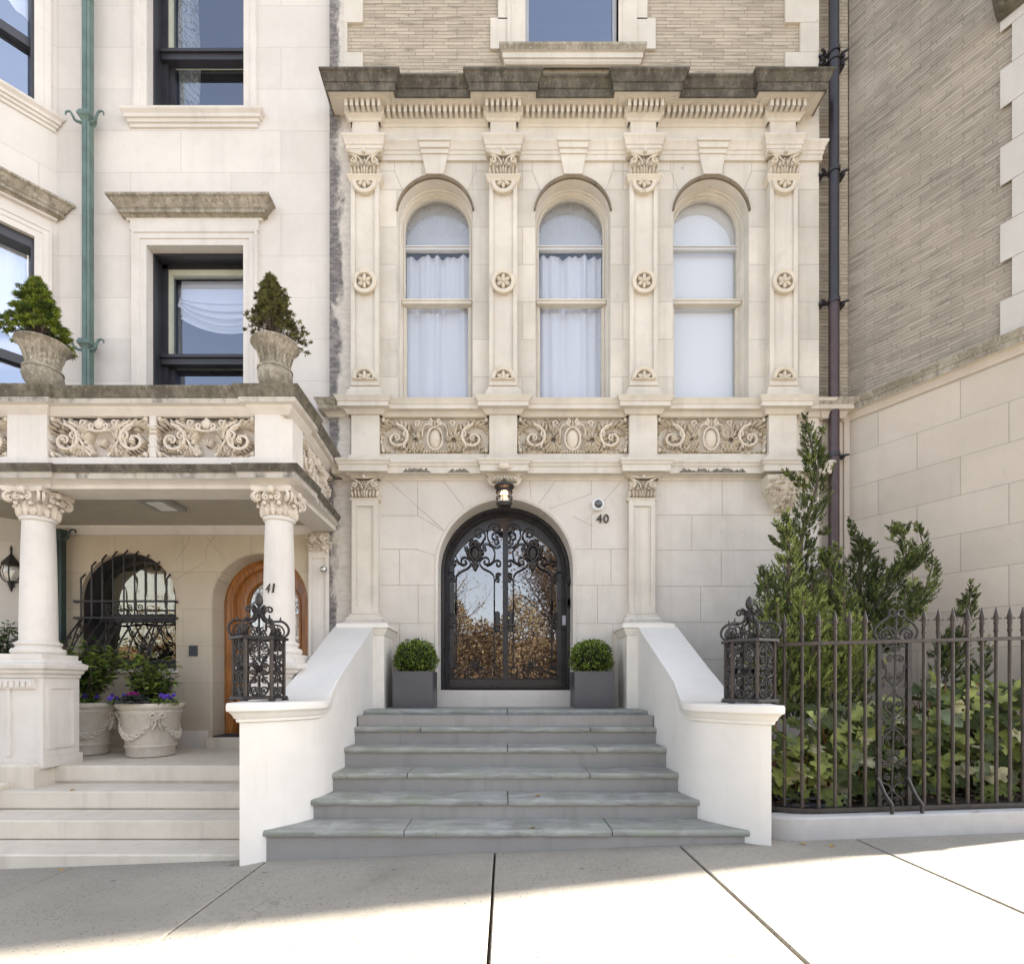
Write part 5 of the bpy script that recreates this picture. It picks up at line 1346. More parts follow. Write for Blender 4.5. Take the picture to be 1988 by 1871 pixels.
# =================================================================== fence on its curb
FY = 4.10
FE = thing('iron_fence', (3., FY, .2), 'brown iron spear fence with a scrolled panel on a low grey curb', 'fence')
def fpath(x):     # plan of the fence line: rounds back to the stoop at the left end
    if x > 2.42: return FY
    t = min(1, (2.42-x)/.38); return FY+.17*t**2.2
def ctop(x): return .232+.030*(x-2.0)
def rz(x): return Z(1250, FY)+.026*(x-2.2)
m = MB(); xs = [2.0, 2.02, 2.06, 2.12, 2.2, 2.3, 2.45, 3., 4., 5.2]
fr = [(2.0, 4.24), (2.015, 4.13), (2.05, 4.06), (2.11, 4.015), (2.2, 3.995), (2.3, 3.99), (2.45, 3.99), (3., 3.99), (4., 3.99), (5.2, 3.99)]
rows = []
for x, y in fr:
    yb = max(y, 4.3)
    rows.append([(x, y, gz(x)-.1), (x, y, ctop(x)-.015), (x+.004, y+.012, ctop(x)-.003), (x+.006, y+.02, ctop(x)), (x+.02, yb, ctop(x)), (x+.02, yb, 0)])
m.grid(rows); mk('curb', m, CURB, FE, 30)
m = MB()
def along(z_of, r, x0=1.86, x1=5.2, rect=None):
    xs = list(np.linspace(x0, 2.45, 10))+[3., 3.6, 4.2, x1]
    return [(x, fpath(x), z_of(x)) for x in xs]
pts = along(lambda x: rz(x), 0, 1.90)
m.grid([[(x, y-.022, z-.014) for x, y, z in pts], [(x, y-.022, z+.012) for x, y, z in pts], [(x, y+.022, z+.012) for x, y, z in pts], [(x, y+.022, z-.014) for x, y, z in pts], [(x, y-.022, z-.014) for x, y, z in pts]])
mk('top_rail', m, IRONB, FE, 40)
m = MB(); pts = along(lambda x: ctop(x)+.028, 0, 2.03)
m.grid([[(x, y-.03, z-.018) for x, y, z in pts], [(x, y-.03, z+.016) for x, y, z in pts], [(x, y+.03, z+.016) for x, y, z in pts], [(x, y+.03, z-.018) for x, y, z in pts], [(x, y-.03, z-.018) for x, y, z in pts]])
mk('bottom_rail', m, IRON, FE, 40)
def picket(m, x, y, zb, zr):
    m.tube([(x, y, zb), (x, y, zr+.05)], .0125, 8)
    prof = [(.0125, .05), (.016, .055), (.018, .065), (.014, .075), (.013, .11), (.017, .118), (.017, .128), (.012, .135), (.018, .15), (.020, .165), (.012, .20), (.002, .245)]
    m.lathe((x, y, zr), prof, 8)
    for s in (-1, 1): m.tube(smooth2([(x, y, zr+.135), (x+s*.02, y, zr+.155), (x+s*.034, y, zr+.16), (x+s*.042, y, zr+.152)], 3), [.009, .003], 5)
for p in (1522.8,1556.9,1589.1,1621,1649.3,1679.6,1793.8,1821.8,1849.5,1878.2,1906.3,1934,1960.5,1986,2012,2038,2064,2090,2116,2142,2168,2194,2220,2246,2270):
    x = X(p, FY); y = fpath(x); x = X(p, y); m = MB(); picket(m, x, y, ctop(x)+.03, rz(x)-.0); mk('picket', m, IRONB, FE, 40)
# scrolled panel
def qx(c): return X(1662.6+.2462*c, FY)
def qz(c): return Z(1156.6+.2462*c, FY)
g = MB(); yf = FY
for c in (183, 418): 
    x = X(1662.6+.2462*(c-8), FY); g.box(x-.015, x+.015, yf-.015, yf+.015, ctop(x)+.03, rz(x))
AX = 312
def PC2(pts, r=.0082, k=4, ax=None):
    """polyline in panel pixels, drawn with its mirror image about the panel axis"""
    for s in (1, -1):
        q = []
        for a, b in pts:
            axis = 318-(b-100)*.028
            q.append((qx(axis+s*(a-318)), yf, qz(b)))
        g.tube([(p[0], p[1], p[2]) for p in [(*z_,) for z_ in smooth2(q, k)]], r, 6)
def SPp(cx, cz, r, a, t, rr=.0075):
    q = [(p[0], 2*cz-p[2]) for p in spiral(cx, cz, r, r*.18, R(a), t, 16)]
    PC2(q, rr, 1)
g.tube([(qx(318-(b-100)*.028), yf, qz(b)) for b in (130, 300, 700, 1200, 1690)], .0085, 6)
PC2([(318,360),(290,340),(255,365),(190,360),(155,320),(150,270),(185,220),(235,180),(262,150),(258,120),(282,108),(305,125),(295,160),(272,160),(270,142)], .010)
SPp(225, 310, 62, 0, 1.9, .0095)
PC2([(318,330),(300,270),(262,248),(222,252)], .0085)
PC2([(310,400),(240,400),(210,440),(212,500),(240,560),(252,600),(252,650),(290,690),(318,730),(300,780),(262,800),(245,850),(248,890),(280,920),(318,960)], .0085)
SPp(275, 500, 38, 0, 1.5); PC2([(318,495),(300,470),(270,465)], .007); SPp(300, 420, 20, 90, 1.2, .006)
SPp(236, 990, 52, 30, 1.6); PC2([(318,960),(300,1030),(250,1050)], .007)
PC2([(318,1040),(262,1090),(235,1130),(235,1160),(200,1190),(195,1250),(220,1290),(270,1310),(318,1285)], .0085)
SPp(285, 1240, 32, 0, 1.4, .0065); PC2([(318,1300),(250,1320),(205,1350),(195,1400),(215,1440),(245,1470),(290,1490),(318,1530)], .0085); SPp(275, 1345, 32, 180, -1.4, .0065)
PC2([(318,1530),(275,1570),(235,1610),(232,1660),(260,1690),(318,1670)], .008); SPp(275, 1655, 28, 60, 1.4, .0065)
for b, r in ((320, .02), (730, .02), (965, .024), (1290, .035), (1530, .02), (1665, .02), (150, .018), (495, .02)): g.blob((qx(318-(b-100)*.028), yf-.005, qz(b)), r, .012, r, 8, 5)
for cx_, cz_, r_, a_, t_ in ((285, 640, 34, 90, 1.5), (225, 560, 26, 0, 1.4), (222, 700, 30, 180, 1.5), (285, 850, 30, -90, -1.5), (222, 850, 26, 0, 1.4), (225, 1110, 28, 90, 1.5), (285, 1120, 28, -90, -1.4), (222, 1300, 22, 0, 1.3), (280, 1430, 34, 90, 1.5), (222, 1480, 26, 0, 1.4), (225, 1560, 28, 180, -1.4), (280, 1600, 24, 0, 1.3), (215, 440, 24, 90, 1.4)):
    SPp(cx_, cz_, r_, a_, t_, .0068)
mk('scroll_panel', g, IRON, FE, 50)
for c in (150, 383):       # two iron stays bent forward onto the curb
    m = MB(); f = lambda a, b, y: (qx(a), y, qz(b))
    x0 = qx(c)
    m.tube(smooth2([(x0, FY-.02, qz(1430)), (x0+.01, FY-.045, qz(1480)), (x0+.03, FY-.07, qz(1560)), (x0+.06, FY-.088, qz(1620)), (x0+.062, FY-.09, qz(1640)), (x0+.062, FY-.09, ctop(x0)+.005)], 4), .013, 8); mk('fence_stay', m, IRON, FE)

# =================================================================== newel baskets of wrought iron
def basket(cx, cy, z0, label):
    B = thing('iron_newel_basket', (cx, cy, z0), label, 'iron basket', 'iron baskets on the stoop walls')
    rad = .178; zb = z0+.035; zt = z0+.47; n = 6; a0 = R(30-7)
    def ring(m, r, z, t, hh):
        for (ra, rb) in ((r-t, r),):
            o_ = [(cx+rb*math.cos(a0+k*PI/3), cy+rb*math.sin(a0+k*PI/3)) for k in range(6)]
            i_ = [(cx+ra*math.cos(a0+k*PI/3), cy+ra*math.sin(a0+k*PI/3)) for k in range(6)]
            rows = [[(x, y, z) for x, y in i_], [(x, y, z) for x, y in o_], [(x, y, z+hh) for x, y in o_], [(x, y, z+hh) for x, y in i_], [(x, y, z) for x, y in i_]]
            m.grid(rows, 0, True)
    m = MB(); ring(m, rad+.03, z0+.012, .07, .022); ring(m, rad+.035, zt, .06, .02)
    for k in range(6): m.box(cx+(rad+.01)*math.cos(a0+k*PI/3)-.02, cx+(rad+.01)*math.cos(a0+k*PI/3)+.02, cy+(rad+.01)*math.sin(a0+k*PI/3)-.02, cy+(rad+.01)*math.sin(a0+k*PI/3)+.02, z0, z0+.014)
    mk('hoop', m, IRON, B, 30)
    m = MB()
    for k in range(6):
        a = a0+k*PI/3; x, y = cx+rad*math.cos(a), cy+rad*math.sin(a); m.tube([(x, y, zb), (x, y, zt)], .0145, 6)
    mk('corner_bars', m, IRONB, B)
    m = MB(); w = rad/2-.012
    for k in range(6):
        am = a0+(k+.5)*PI/3; out = (math.cos(am), math.sin(am)); u = (-out[1], out[0])
        m.T = frameT(cx+rad*math.cos(PI/6)*out[0], cy+rad*math.cos(PI/6)*out[1], zb, u, out)
        h = zt-zb; r = .0062
        for s in (-1, 1):
            for zc, rr, a, t in ((.87*h, .040, 90, 1.5), (.10*h, .044, -90, -1.5), (.70*h, .030, -60, -1.4), (.27*h, .030, 60, 1.4), (.55*h, .024, 120, 1.3), (.42*h, .024, -120, -1.3)):
                m.tube(spiral(s*.042, zc, rr, rr*.2, R(a if s > 0 else 180-a), t*s, 14), r, 5)
            m.tube(smooth2([(0, 0, h), (s*.05, 0, .93*h), (s*w*.9, 0, .78*h), (s*.03, 0, .63*h), (s*.012, 0, .48*h), (s*.03, 0, .34*h), (s*w*.9, 0, .20*h), (s*.05, 0, .04*h), (0, 0, 0)], 4), r, 5)
            m.tube(smooth2([(s*.01, 0, .60*h), (s*.06, 0, .56*h), (s*w, 0, .48*h), (s*.06, 0, .40*h), (s*.01, 0, .38*h)], 4), r, 5)
        for q in range(8): m.petal((0, .48*h), (.034*math.cos(q*PI/4), .48*h+.034*math.sin(q*PI/4)), .022, .016)
        m.tube([(0, 0, 0), (0, 0, .38*h)], r, 5); m.tube([(0, 0, .6*h), (0, 0, h)], r, 5)
    m.T = None; mk('scrollwork', m, IRON, B, 50)
    m = MB()
    for k in range(6):
        a = a0+k*PI/3; out = (math.cos(a), math.sin(a)); m.T = frameT(cx, cy, zt+.02, out, (-out[1], out[0]))
        m.tube(smooth2([(rad*.97, 0, 0), (rad*1.17, 0, .035), (rad*1.18, 0, .085), (rad*.95, 0, .128), (rad*.55, 0, .128), (rad*.25, 0, .15), (.03, 0, .2)], 5), [.0095]*30+[.008], 6)
        m.tube(smooth2([(rad*.85, 0, .0), (rad*1.02, 0, .04), (rad*.9, 0, .09), (rad*.6, 0, .1), (rad*.55, 0, .06)], 4), .0075, 5)
        m.tube(spiral(.075, .215, .035, .008, R(-150), -1.3, 14), .0085, 5)
        m.tube([(rad*.86, 0, .125), (rad*.86, 0, .165)], [.011, .003], 6)
        am = a+PI/6; out = (math.cos(am), math.sin(am)); u = (-out[1], out[0])
        m.T = frameT(cx+rad*.86*out[0], cy+rad*.86*out[1], zt+.02, u, out)
        for s in (-1, 1): m.tube(spiral(s*.035, .035, .032, .006, R(90), s*1.4, 14), .007, 5)
        m.blob((0, -.005, .06), .014, .012, .016, 6, 4); m.tube([(0, 0, 0), (0, 0, .1)], [.007, .003], 5)
    m.T = None
    m.lathe((cx, cy, zt+.02), [(.008, -.02), (.009, .15), (.024, .17), (.030, .19), (.022, .215), (.012, .24), (.024, .255), (.031, .28), (.026, .31), (.012, .335), (.002, .345)], 10)
    mk('crown', m, IRON, B, 50)
    return B
basket(X(503, 4.13), 4.13, 1.115, 'wrought iron scroll basket in front of the column numbered 41')
basket(X(1455, 4.15), 4.15, 1.095, 'wrought iron scroll basket joined to the spear fence')
# =================================================================== stoop
ST = thing('entrance_stoop', (0, 4., 0), 'grey bluestone front steps between two curved white walls', 'stoop')
DK = [5.65-.336*k for k in range(6)]
ZK = [LAND, .811, .646, .462, .303, .1465]
TH = .047
jl_ = {0: (.02,), 1: (-.85, .85), 2: (.02, .86), 3: (-.86, .74), 4: (.02,), 5: (-.76, .80)}
rnd = random.Random(3)
for k in range(6):
    y0, z = DK[k], ZK[k]
    xe = {5: 1.835, 4: 1.62}.get(k, 1.56)
    xsp = [-xe]+list(jl_[k])+[xe]
    yb = (DK[k-1]+.06) if k else YF+.01
    for a, b in zip(xsp, xsp[1:]):
        m = MB(); dz = rnd.uniform(-.002, .002)
        # hand-cut stone with a slightly uneven front edge
        n = max(4, int((b-a)/.09)); rows = []
        for i in range(n+1):
            x = a+.004+(b-a-.008)*i/n; j = rnd.uniform(-.004, .005)+(.012 if rnd.random() < .07 else 0)
            rows.append([(x, yb, z-TH+dz), (x, y0+.006+j, z-TH+dz), (x, y0+j, z-TH+.008+dz), (x, y0+j*1.4, z-.010+dz), (x, y0+.010+j, z+dz), (x, yb, z+dz)])
        ids = m.grid(rows, 0); m.face(ids[0]); m.face(ids[-1][::-1])
        mk('tread', m, BLUE, ST, 45)
    m = MB(); zb = ZK[k+1] if k < 5 else -.25
    m.box(-xe+.01, xe-.01, y0+.028, y0+.2, zb-.004, z-TH+.002); mk('riser', m, RISER, ST, 0)
m = MB()
m.box(-DR+.004, DR-.004, YF+.022, YF+.5, LAND, THR-.045); o = mk('riser', m, RISER, ST, 0)
m = MB(); m.bbox(-DR+.002, DR-.002, YF+.002, YF+.45, THR-.045, THR, .006); mk('threshold', m, BLUE, ST)
m = MB(); m.box(-1.5, 1.5, 4.2, YF, -.3, .1); m.box(-1.5, 1.5, 5.4, YF, .1, LAND-TH); mk('stoop_core', m, RISER, ST)
# curved side walls
INN = [(-1.515, 6.5), (-1.515, 6.07), (-1.515, 5.5), (-1.515, 5.0), (-1.515, 4.75), (-1.52, 4.62), (-1.53, 4.5), (-1.548, 4.4), (-1.57, 4.33), (-1.60, 4.27), (-1.632, 4.215), (-1.67, 4.16), (-1.71, 4.105), (-1.755, 4.05), (-1.80, 4.0), (-1.85, 3.955), (-1.90, 3.922), (-1.952, 3.895)]
OUT = [(-1.95, 6.5), (-1.95, 6.07), (-1.955, 5.55), (-1.96, 5.1), (-1.965, 4.85), (-1.97, 4.70), (-1.975, 4.58), (-1.972, 4.5), (-1.97, 4.42), (-1.967, 4.35), (-1.965, 4.28), (-1.962, 4.2), (-1.96, 4.12), (-1.958, 4.05), (-1.957, 4.02), (-1.956, 3.985), (-1.955, 3.95), (-1.954, 3.905)]
def ztop(y):
    if y > 6.07: return 1.908
    z = 1.158+(y-4.6)*(1.908-1.158)/1.47
    if y < 4.75:
        t = max(0, min(1, (4.75-y)/.4)); z2 = 1.113
        zs = 1.158+(4.75-4.6)*.51
        z = zs+(z2-zs)*(1-(1-t)**2)
    return z
for s in (-1, 1):
    m = MB(); f = lambda p, z: (-s*p[0] if s > 0 else p[0], p[1], z)
    n = len(INN); dzz = -.018 if s > 0 else 0
    def zt(i): return ztop(.5*(INN[i][1]+OUT[i][1]) if i < 6 else min(INN[i][1], OUT[i][1]))+(dzz if INN[i][1] < 4.7 else 0)
    # wall body
    rows = []
    for i in range(n):
        z = zt(i)
        rows.append([f(INN[i], -.3), f(INN[i], z-.02), f(OUT[i], z-.02), f(OUT[i], -.3)])
    ids = m.grid(rows); m.face(ids[-1])
    # coping with a moulding that dies into the slope
    rows = []
    ext = INN+[OUT[-1]]
    for i in range(n+1):
        if i < n:
            p = Vector(INN[i]); q = Vector(OUT[i]); z = zt(i)
            a = Vector(INN[max(0, i-1)]); b = Vector(INN[min(n-1, i+1)]); t = (b-a).normalized(); nr = Vector((-t.y, t.x))
            if i == n-1: nr = Vector((.30, -.95)).normalized()
        else:
            p = Vector(OUT[-1]); z = zt(n-1); nr = Vector((-.7, -1.)); q = p
        w = max(0, min(1, (4.72-p.y)/.42)); w = w*w*(3-2*w)
        prof = [(-.02, -.155), (.006, -.155), (.006+.018*w, -.148), (.006+.020*w, -.128), (.006+.034*w, -.118), (.006+.040*w, -.100), (.006+.062*w, -.075), (.006+.078*w, -.066), (.006+.080*w, -.030), (.006+.074*w, -.008), (-.0, 0)]
        r = [f((p.x+nr.x*o, p.y+nr.y*o), z+(h if o > 0 and w > 0 else h*(.35+.65*w))) for o, h in prof]
        rows.append(r)
    m.grid(rows)
    # outer side moulding of the flat part
    rows2 = []
    for i in range(n-1, 6, -1):
        q = Vector(OUT[i]); z = zt(i); w = max(0, min(1, (4.72-q.y)/.42)); w = w*w*(3-2*w)
        nr = Vector((-1, 0)) if i < n-1 else Vector((-.7, -1.))
        prof = [(-.02, -.155), (.006, -.155), (.006+.018*w, -.148), (.006+.020*w, -.128), (.006+.034*w, -.118), (.006+.040*w, -.100), (.006+.062*w, -.075), (.006+.078*w, -.066), (.006+.080*w, -.030), (.006+.074*w, -.008), (-.0, 0)]
        rows2.append([f((q.x+nr.x*o, q.y+nr.y*o), z+h) for o, h in prof])
    m.grid(rows2)
    # coping top
    rows3 = [[f(INN[i], zt(i)), f(((INN[i][0]+OUT[i][0])/2, (INN[i][1]+OUT[i][1])/2), zt(i)+.002), f(OUT[i], zt(i))] for i in range(n)]
    m.grid(rows3)
    mk('stoop_wall', m, WHITE, ST, 38)
    # pedestal under the pilaster
    m = MB(); X0, X1 = sorted((s*1.395, s*1.86))
    m.box(X0, X1, 6.09, YF, LAND-.01, 1.82)
    m.sweep([(X0, YF), (X0, 6.09), (X1, 6.09), (X1, YF)], [(0, 1.80), (.012, 1.805), (.02, 1.83), (.04, 1.86), (.045, 1.88), (.065, 1.885), (.065, 1.925), (.05, 1.935), (0, 1.95)])
    mk('pedestal', m, WHITE if False else plain('painted_pedestal_%d' % (s+1), (.70,.66,.60), .6, var=.03), ST, 25)

# =================================================================== planters and clipped box balls
def boxball(cx, cy, zc, r, rz_, seed, label):
    t = thing('boxwood_ball', (cx, cy, zc-rz_), label, 'shrub', 'clipped box balls by the door')
    rnd = random.Random(seed); m = MB()
    for k in range(4200):
        u = rnd.uniform(-1, 1); a = rnd.uniform(0, 2*PI); q = math.sqrt(1-u*u)
        rr = 1-abs(rnd.gauss(0, .09)); bump = 1+.075*math.sin(a*4+u*6+seed*2.3)+.05*math.sin(a*9-u*11+seed)+(.10*rnd.random() if rnd.random() < .05 else 0)
        d = Vector((q*math.cos(a), q*math.sin(a), u)); p = Vector((cx, cy, zc))+Vector((d.x*r, d.y*r, d.z*rz_))*rr*bump
        if p.z < zc-rz_*.85: continue
        dd = d+Vector((rnd.gauss(0,.6), rnd.gauss(0,.6), rnd.gauss(.2,.6)))
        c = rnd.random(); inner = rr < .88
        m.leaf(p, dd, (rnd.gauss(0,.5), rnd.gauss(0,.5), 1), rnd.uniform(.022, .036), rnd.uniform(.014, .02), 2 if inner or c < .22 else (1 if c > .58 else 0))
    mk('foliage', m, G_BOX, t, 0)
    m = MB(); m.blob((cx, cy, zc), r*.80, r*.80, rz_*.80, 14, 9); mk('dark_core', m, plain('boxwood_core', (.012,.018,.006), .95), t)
    m = MB()
    for k in range(5): m.tube([(cx+.02*k-.04, cy, zc-rz_*1.15), (cx+.05*k-.1, cy, zc-rz_*.3)], .008, 5)
    mk('stem', m, BARK, t)
for a, b, lab, seed in ((762, 840, 'left', 1), (1115.5, 1192.5, 'right', 2)):
    YPf = 6.10; x0, x1 = X(a, YPf), X(b, YPf); zt_ = Z(1303, YPf); z0 = LAND+.004
    P_ = thing('cube_planter', ((x0+x1)/2, YPf+.2, z0), 'dark grey cube planter at the %s of the glass door' % lab, 'planter', 'cube planters by the door')
    m = MB(); d = x1-x0; w = .022
    m.bbox(x0, x1, YPf, YPf+w, z0, zt_, .003); m.bbox(x0, x1, YPf+.41-w, YPf+.41, z0, zt_, .003); m.box(x0, x0+w, YPf+w, YPf+.41-w, z0, zt_-.001); m.box(x1-w, x1, YPf+w, YPf+.41-w, z0, zt_-.001); m.box(x0+w, x1-w, YPf+w, YPf+.41-w, z0+.01, z0+.03)
    m.box(x0-.003, x1+.003, YPf-.003, YPf+.006, zt_-.012, zt_+.002)
    mk('planter_body', m, PLANTER, P_)
    m = MB(); m.box(x0+w, x1-w, YPf+w, YPf+.41-w, zt_-.06, zt_-.03); mk('soil', m, SOIL, P_)
    boxball((x0+x1)/2+(.004 if lab == 'left' else -.0), YPf+.215, Z(1279, YPf+.2), .245, .215, seed, 'round clipped boxwood growing in the %s cube planter' % lab)

# =================================================================== garland pots
def garland_pot(cx, cy, z0, h, rt, rb, a0, label):
    t = thing('garland_pot', (cx, cy, z0), label, 'flower pot', 'garland pots on the porch')
    m = MB(); k = h
    prof = [(rb*.92, 0), (rb, .01), (rb*1.02, .16*k), (rb*1.07, .18*k), (rb*1.08, .21*k), (rb*1.03, .23*k), (rb*1.06, .3*k), (rt*.86, .80*k), (rt*.90, .82*k), (rt*.905, .86*k), (rt*.88, .87*k), (rt*.92, .90*k), (rt*.99, .93*k), (rt, .96*k), (rt*.99, 1.*k), (rt*.90, 1.*k), (rt*.87, .93*k), (rt*.5, .92*k)]
    m.lathe((cx, cy, z0), prof, 40); mk('pot_body', m, POT, t, 50)
    m = MB()
    for s in range(3):
        a1 = a0+s*2*PI/3; n = 26
        for i in range(n):
            u = i/(n-1); a = a1+u*2*PI/3; zz = k*(.74-.36*math.sin(PI*u)**.9)
            r = rb*1.04+(rt*.87-rb*1.04)*(zz/k-.23)/.57+.006
            rr = .014+.022*math.sin(PI*u)**.7
            for q in range(3):
                ph = q*2.1+i*1.3
                m.blob((cx+(r+rr*.3*math.cos(ph))*math.cos(a), cy+(r+rr*.3*math.cos(ph))*math.sin(a), z0+zz+rr*.7*math.sin(ph)), rr*.62, rr*.62, rr*.62, 6, 4)
        r = rt*.85; out = (math.cos(a1), math.sin(a1)); m.T = frameT(cx+r*out[0], cy+r*out[1], z0+.74*k, (-out[1], out[0]), out)
        for q in range(6): m.petal((0, 0), (.05*math.cos(q*1.05), .05*math.sin(q*1.05)), .04, .04)
        for q in (-1, 1): m.tube(smooth2([(0, -.02, 0), (q*.04, -.03, .05), (q*.075, -.02, .02), (q*.03, -.02, -.01)], 4), .009); m.petal((0, -.02), (q*.05, -.16), .03, .03)
        m.T = None
    mk('garland', m, POT, t, 50)
    m = MB(); m.lathe((cx, cy, z0), [(rt*.86, .925*k), (.001, .935*k)], 20, cap=False); mk('soil', m, SOIL, t)
    return z0+.93*k
def twig_shrub(name, base, n, hmin, hmax, spread, seed, mats, label, cat='shrub', L=(.05,.085), w=.034, group=None, lean=(0,0)):
    t = thing(name, base, label, cat, group); rnd = random.Random(seed); st = MB(); lf = MB()
    for k in range(n):
        a = rnd.uniform(0, 2*PI); h = rnd.uniform(hmin, hmax); sp = rnd.uniform(.15, 1)*spread
        p = Vector(base)+Vector((.03*math.cos(a), .03*math.sin(a), 0)); tip = Vector(base)+Vector((sp*math.cos(a)+lean[0]*h, sp*math.sin(a)*.7+lean[1]*h, h))
        mid = p.lerp(tip, .5)+Vector((rnd.gauss(0,.03), rnd.gauss(0,.03), .04))
        pts = smooth2([tuple(p), tuple(mid), tuple(tip)], 5); st.tube(pts, [.008, .003], 5)
        for i, q in enumerate(pts[2:]):
            for j in range(rnd.randint(2, 5)):
                an = rnd.uniform(0, 2*PI); d = Vector((math.cos(an), math.sin(an), rnd.uniform(-.5, .7)))
                qq = Vector(q)+d*rnd.uniform(.0, .05)
                c = rnd.random(); lf.leaf(qq, d, (rnd.gauss(0,.3), rnd.gauss(0,.3), 1), rnd.uniform(*L), w*rnd.uniform(.8, 1.2), 1 if c > .68 else (2 if c < .3 else 0), .18)
    mk('stem', st, TWIG if False else BARK, t); mk('foliage', lf, mats, t, 0)
    return t
def pansies(base, rx, ry, nf, seed, label, green=260):
    t = thing('pansy_plant', base, label, 'flowers', 'violet pansies in the garland pots'); rnd = random.Random(seed); g = MB(); f = MB()
    for k in range(green):
        a = rnd.uniform(0, 2*PI); q = math.sqrt(rnd.random()); p = Vector(base)+Vector((rx*q*math.cos(a), ry*q*math.sin(a), rnd.uniform(0, .07)))
        g.leaf(p, (rnd.gauss(0,1), rnd.gauss(0,1), rnd.uniform(.0, 1.2)), (rnd.gauss(0,.4), rnd.gauss(0,.4), 1), .035, .017, rnd.choice((0, 1, 1, 2)))
    for k in range(nf):
        a = rnd.uniform(0, 2*PI); q = math.sqrt(rnd.random()); p = Vector(base)+Vector((rx*q*math.cos(a), ry*q*math.sin(a)-.01, rnd.uniform(.06, .12)))
        n_ = Vector((rnd.gauss(0,.35), -1, rnd.gauss(.3,.3))).normalized(); u = n_.cross(Vector((0,0,1))).normalized(); v = u.cross(n_)
        for j in range(5):
            an = j*2*PI/5+.3; d = u*math.cos(an)+v*math.sin(an); f.leaf(p, d+n_*.15, n_, .03, .034, 0 if j < 3 else 1, .1)
    mk('foliage', g, G_CAM, t, 0); mk('blossoms', f, PANSY, t, 0)
def cabbage(base, r, seed, label, heart=True):
    t = thing('ornamental_cabbage', base, label, 'plant'); rnd = random.Random(seed); m = MB()
    for ring, (rr, n, up) in enumerate(((1., 9, .15), (.8, 8, .45), (.58, 7, .8), (.36, 6, 1.2), (.2, 5, 1.8))):
        for k in range(n):
            a = 2*PI*k/n+ring*.4+rnd.gauss(0,.1); d = Vector((math.cos(a), math.sin(a), up*.45))
            c = Vector(base)+Vector((0,0,.02*ring)); u = Vector((-math.sin(a), math.cos(a), 0)); rows = []
            for i in range(5):
                q = i/4; w = rr*r*.52*math.sin(PI*(.15+.75*q)); cen = c+d*(rr*r*q)+Vector((0,0,.02*math.sin(q*3)))
                rows.append([cen+u*(w*j/3)+Vector((0,0,.012*math.sin(j*2.2+i*2+k)+.02*abs(j/3))) for j in range(-3, 4)])
            m.grid([[tuple(p) for p in rw] for rw in rows], 2 if ring >= 3 and heart else (1 if (k+ring) % 2 else 0))
    mk('leaves', m, CABB, t, 60)
zf = FL41+.003
ax, ay = X(294, 5.93), 5.93
bx, by = X(166, 6.05), 6.05
hA = (Z(1358, 5.65)-zf)
sA = garland_pot(ax, ay, zf, .585, .335, .235, R(-46), 'big cream garland pot standing free beside the oak door')
sB = garland_pot(bx, by, zf, .585, .315, .225, R(-110), 'cream garland pot half hidden by the column pedestal')
twig_shrub('camellia', (ax-.0, ay+.02, sA), 36, .22, .56, .30, 5, G_CAM, 'upright glossy shrub in the big cream pot beside the door', group='glossy shrubs in the pots', L=(.06,.10), w=.044)
twig_shrub('camellia', (bx+.0, by, sB), 54, .28, .74, .50, 6, G_CAM, 'wide glossy shrub spreading over the pot by the pedestal', group='glossy shrubs in the pots', L=(.065,.11), w=.048)
twig_shrub('camellia', (X(5, 5.75), 5.75, 1.3), 26, .2, .62, .30, 16, [G_CAM[2], G_CAM[0], G_CAM[2]], 'dark leafy shrub behind the column at the left edge', group='glossy shrubs in the pots')
pansies((ax-.24, ay-.14, sA+.01), .11, .12, 13, 1, 'violet pansies at the left rim of the big cream pot')
pansies((ax+.22, ay-.12, sA+.01), .14, .15, 7, 2, 'low green pansies with few blooms at the right of the big pot')
pansies((bx+.05, by-.16, sB+.01), .22, .13, 13, 3, 'violet pansies along the front of the pot by the pedestal')
cabbage((ax-.015, ay-.27, sA+.03), .165, 4, 'grey ornamental cabbage with a magenta heart in the big pot')
cabbage((bx-.2, by-.2, sB+.03), .15, 5, 'dull grey ornamental cabbage in the pot by the pedestal', False)

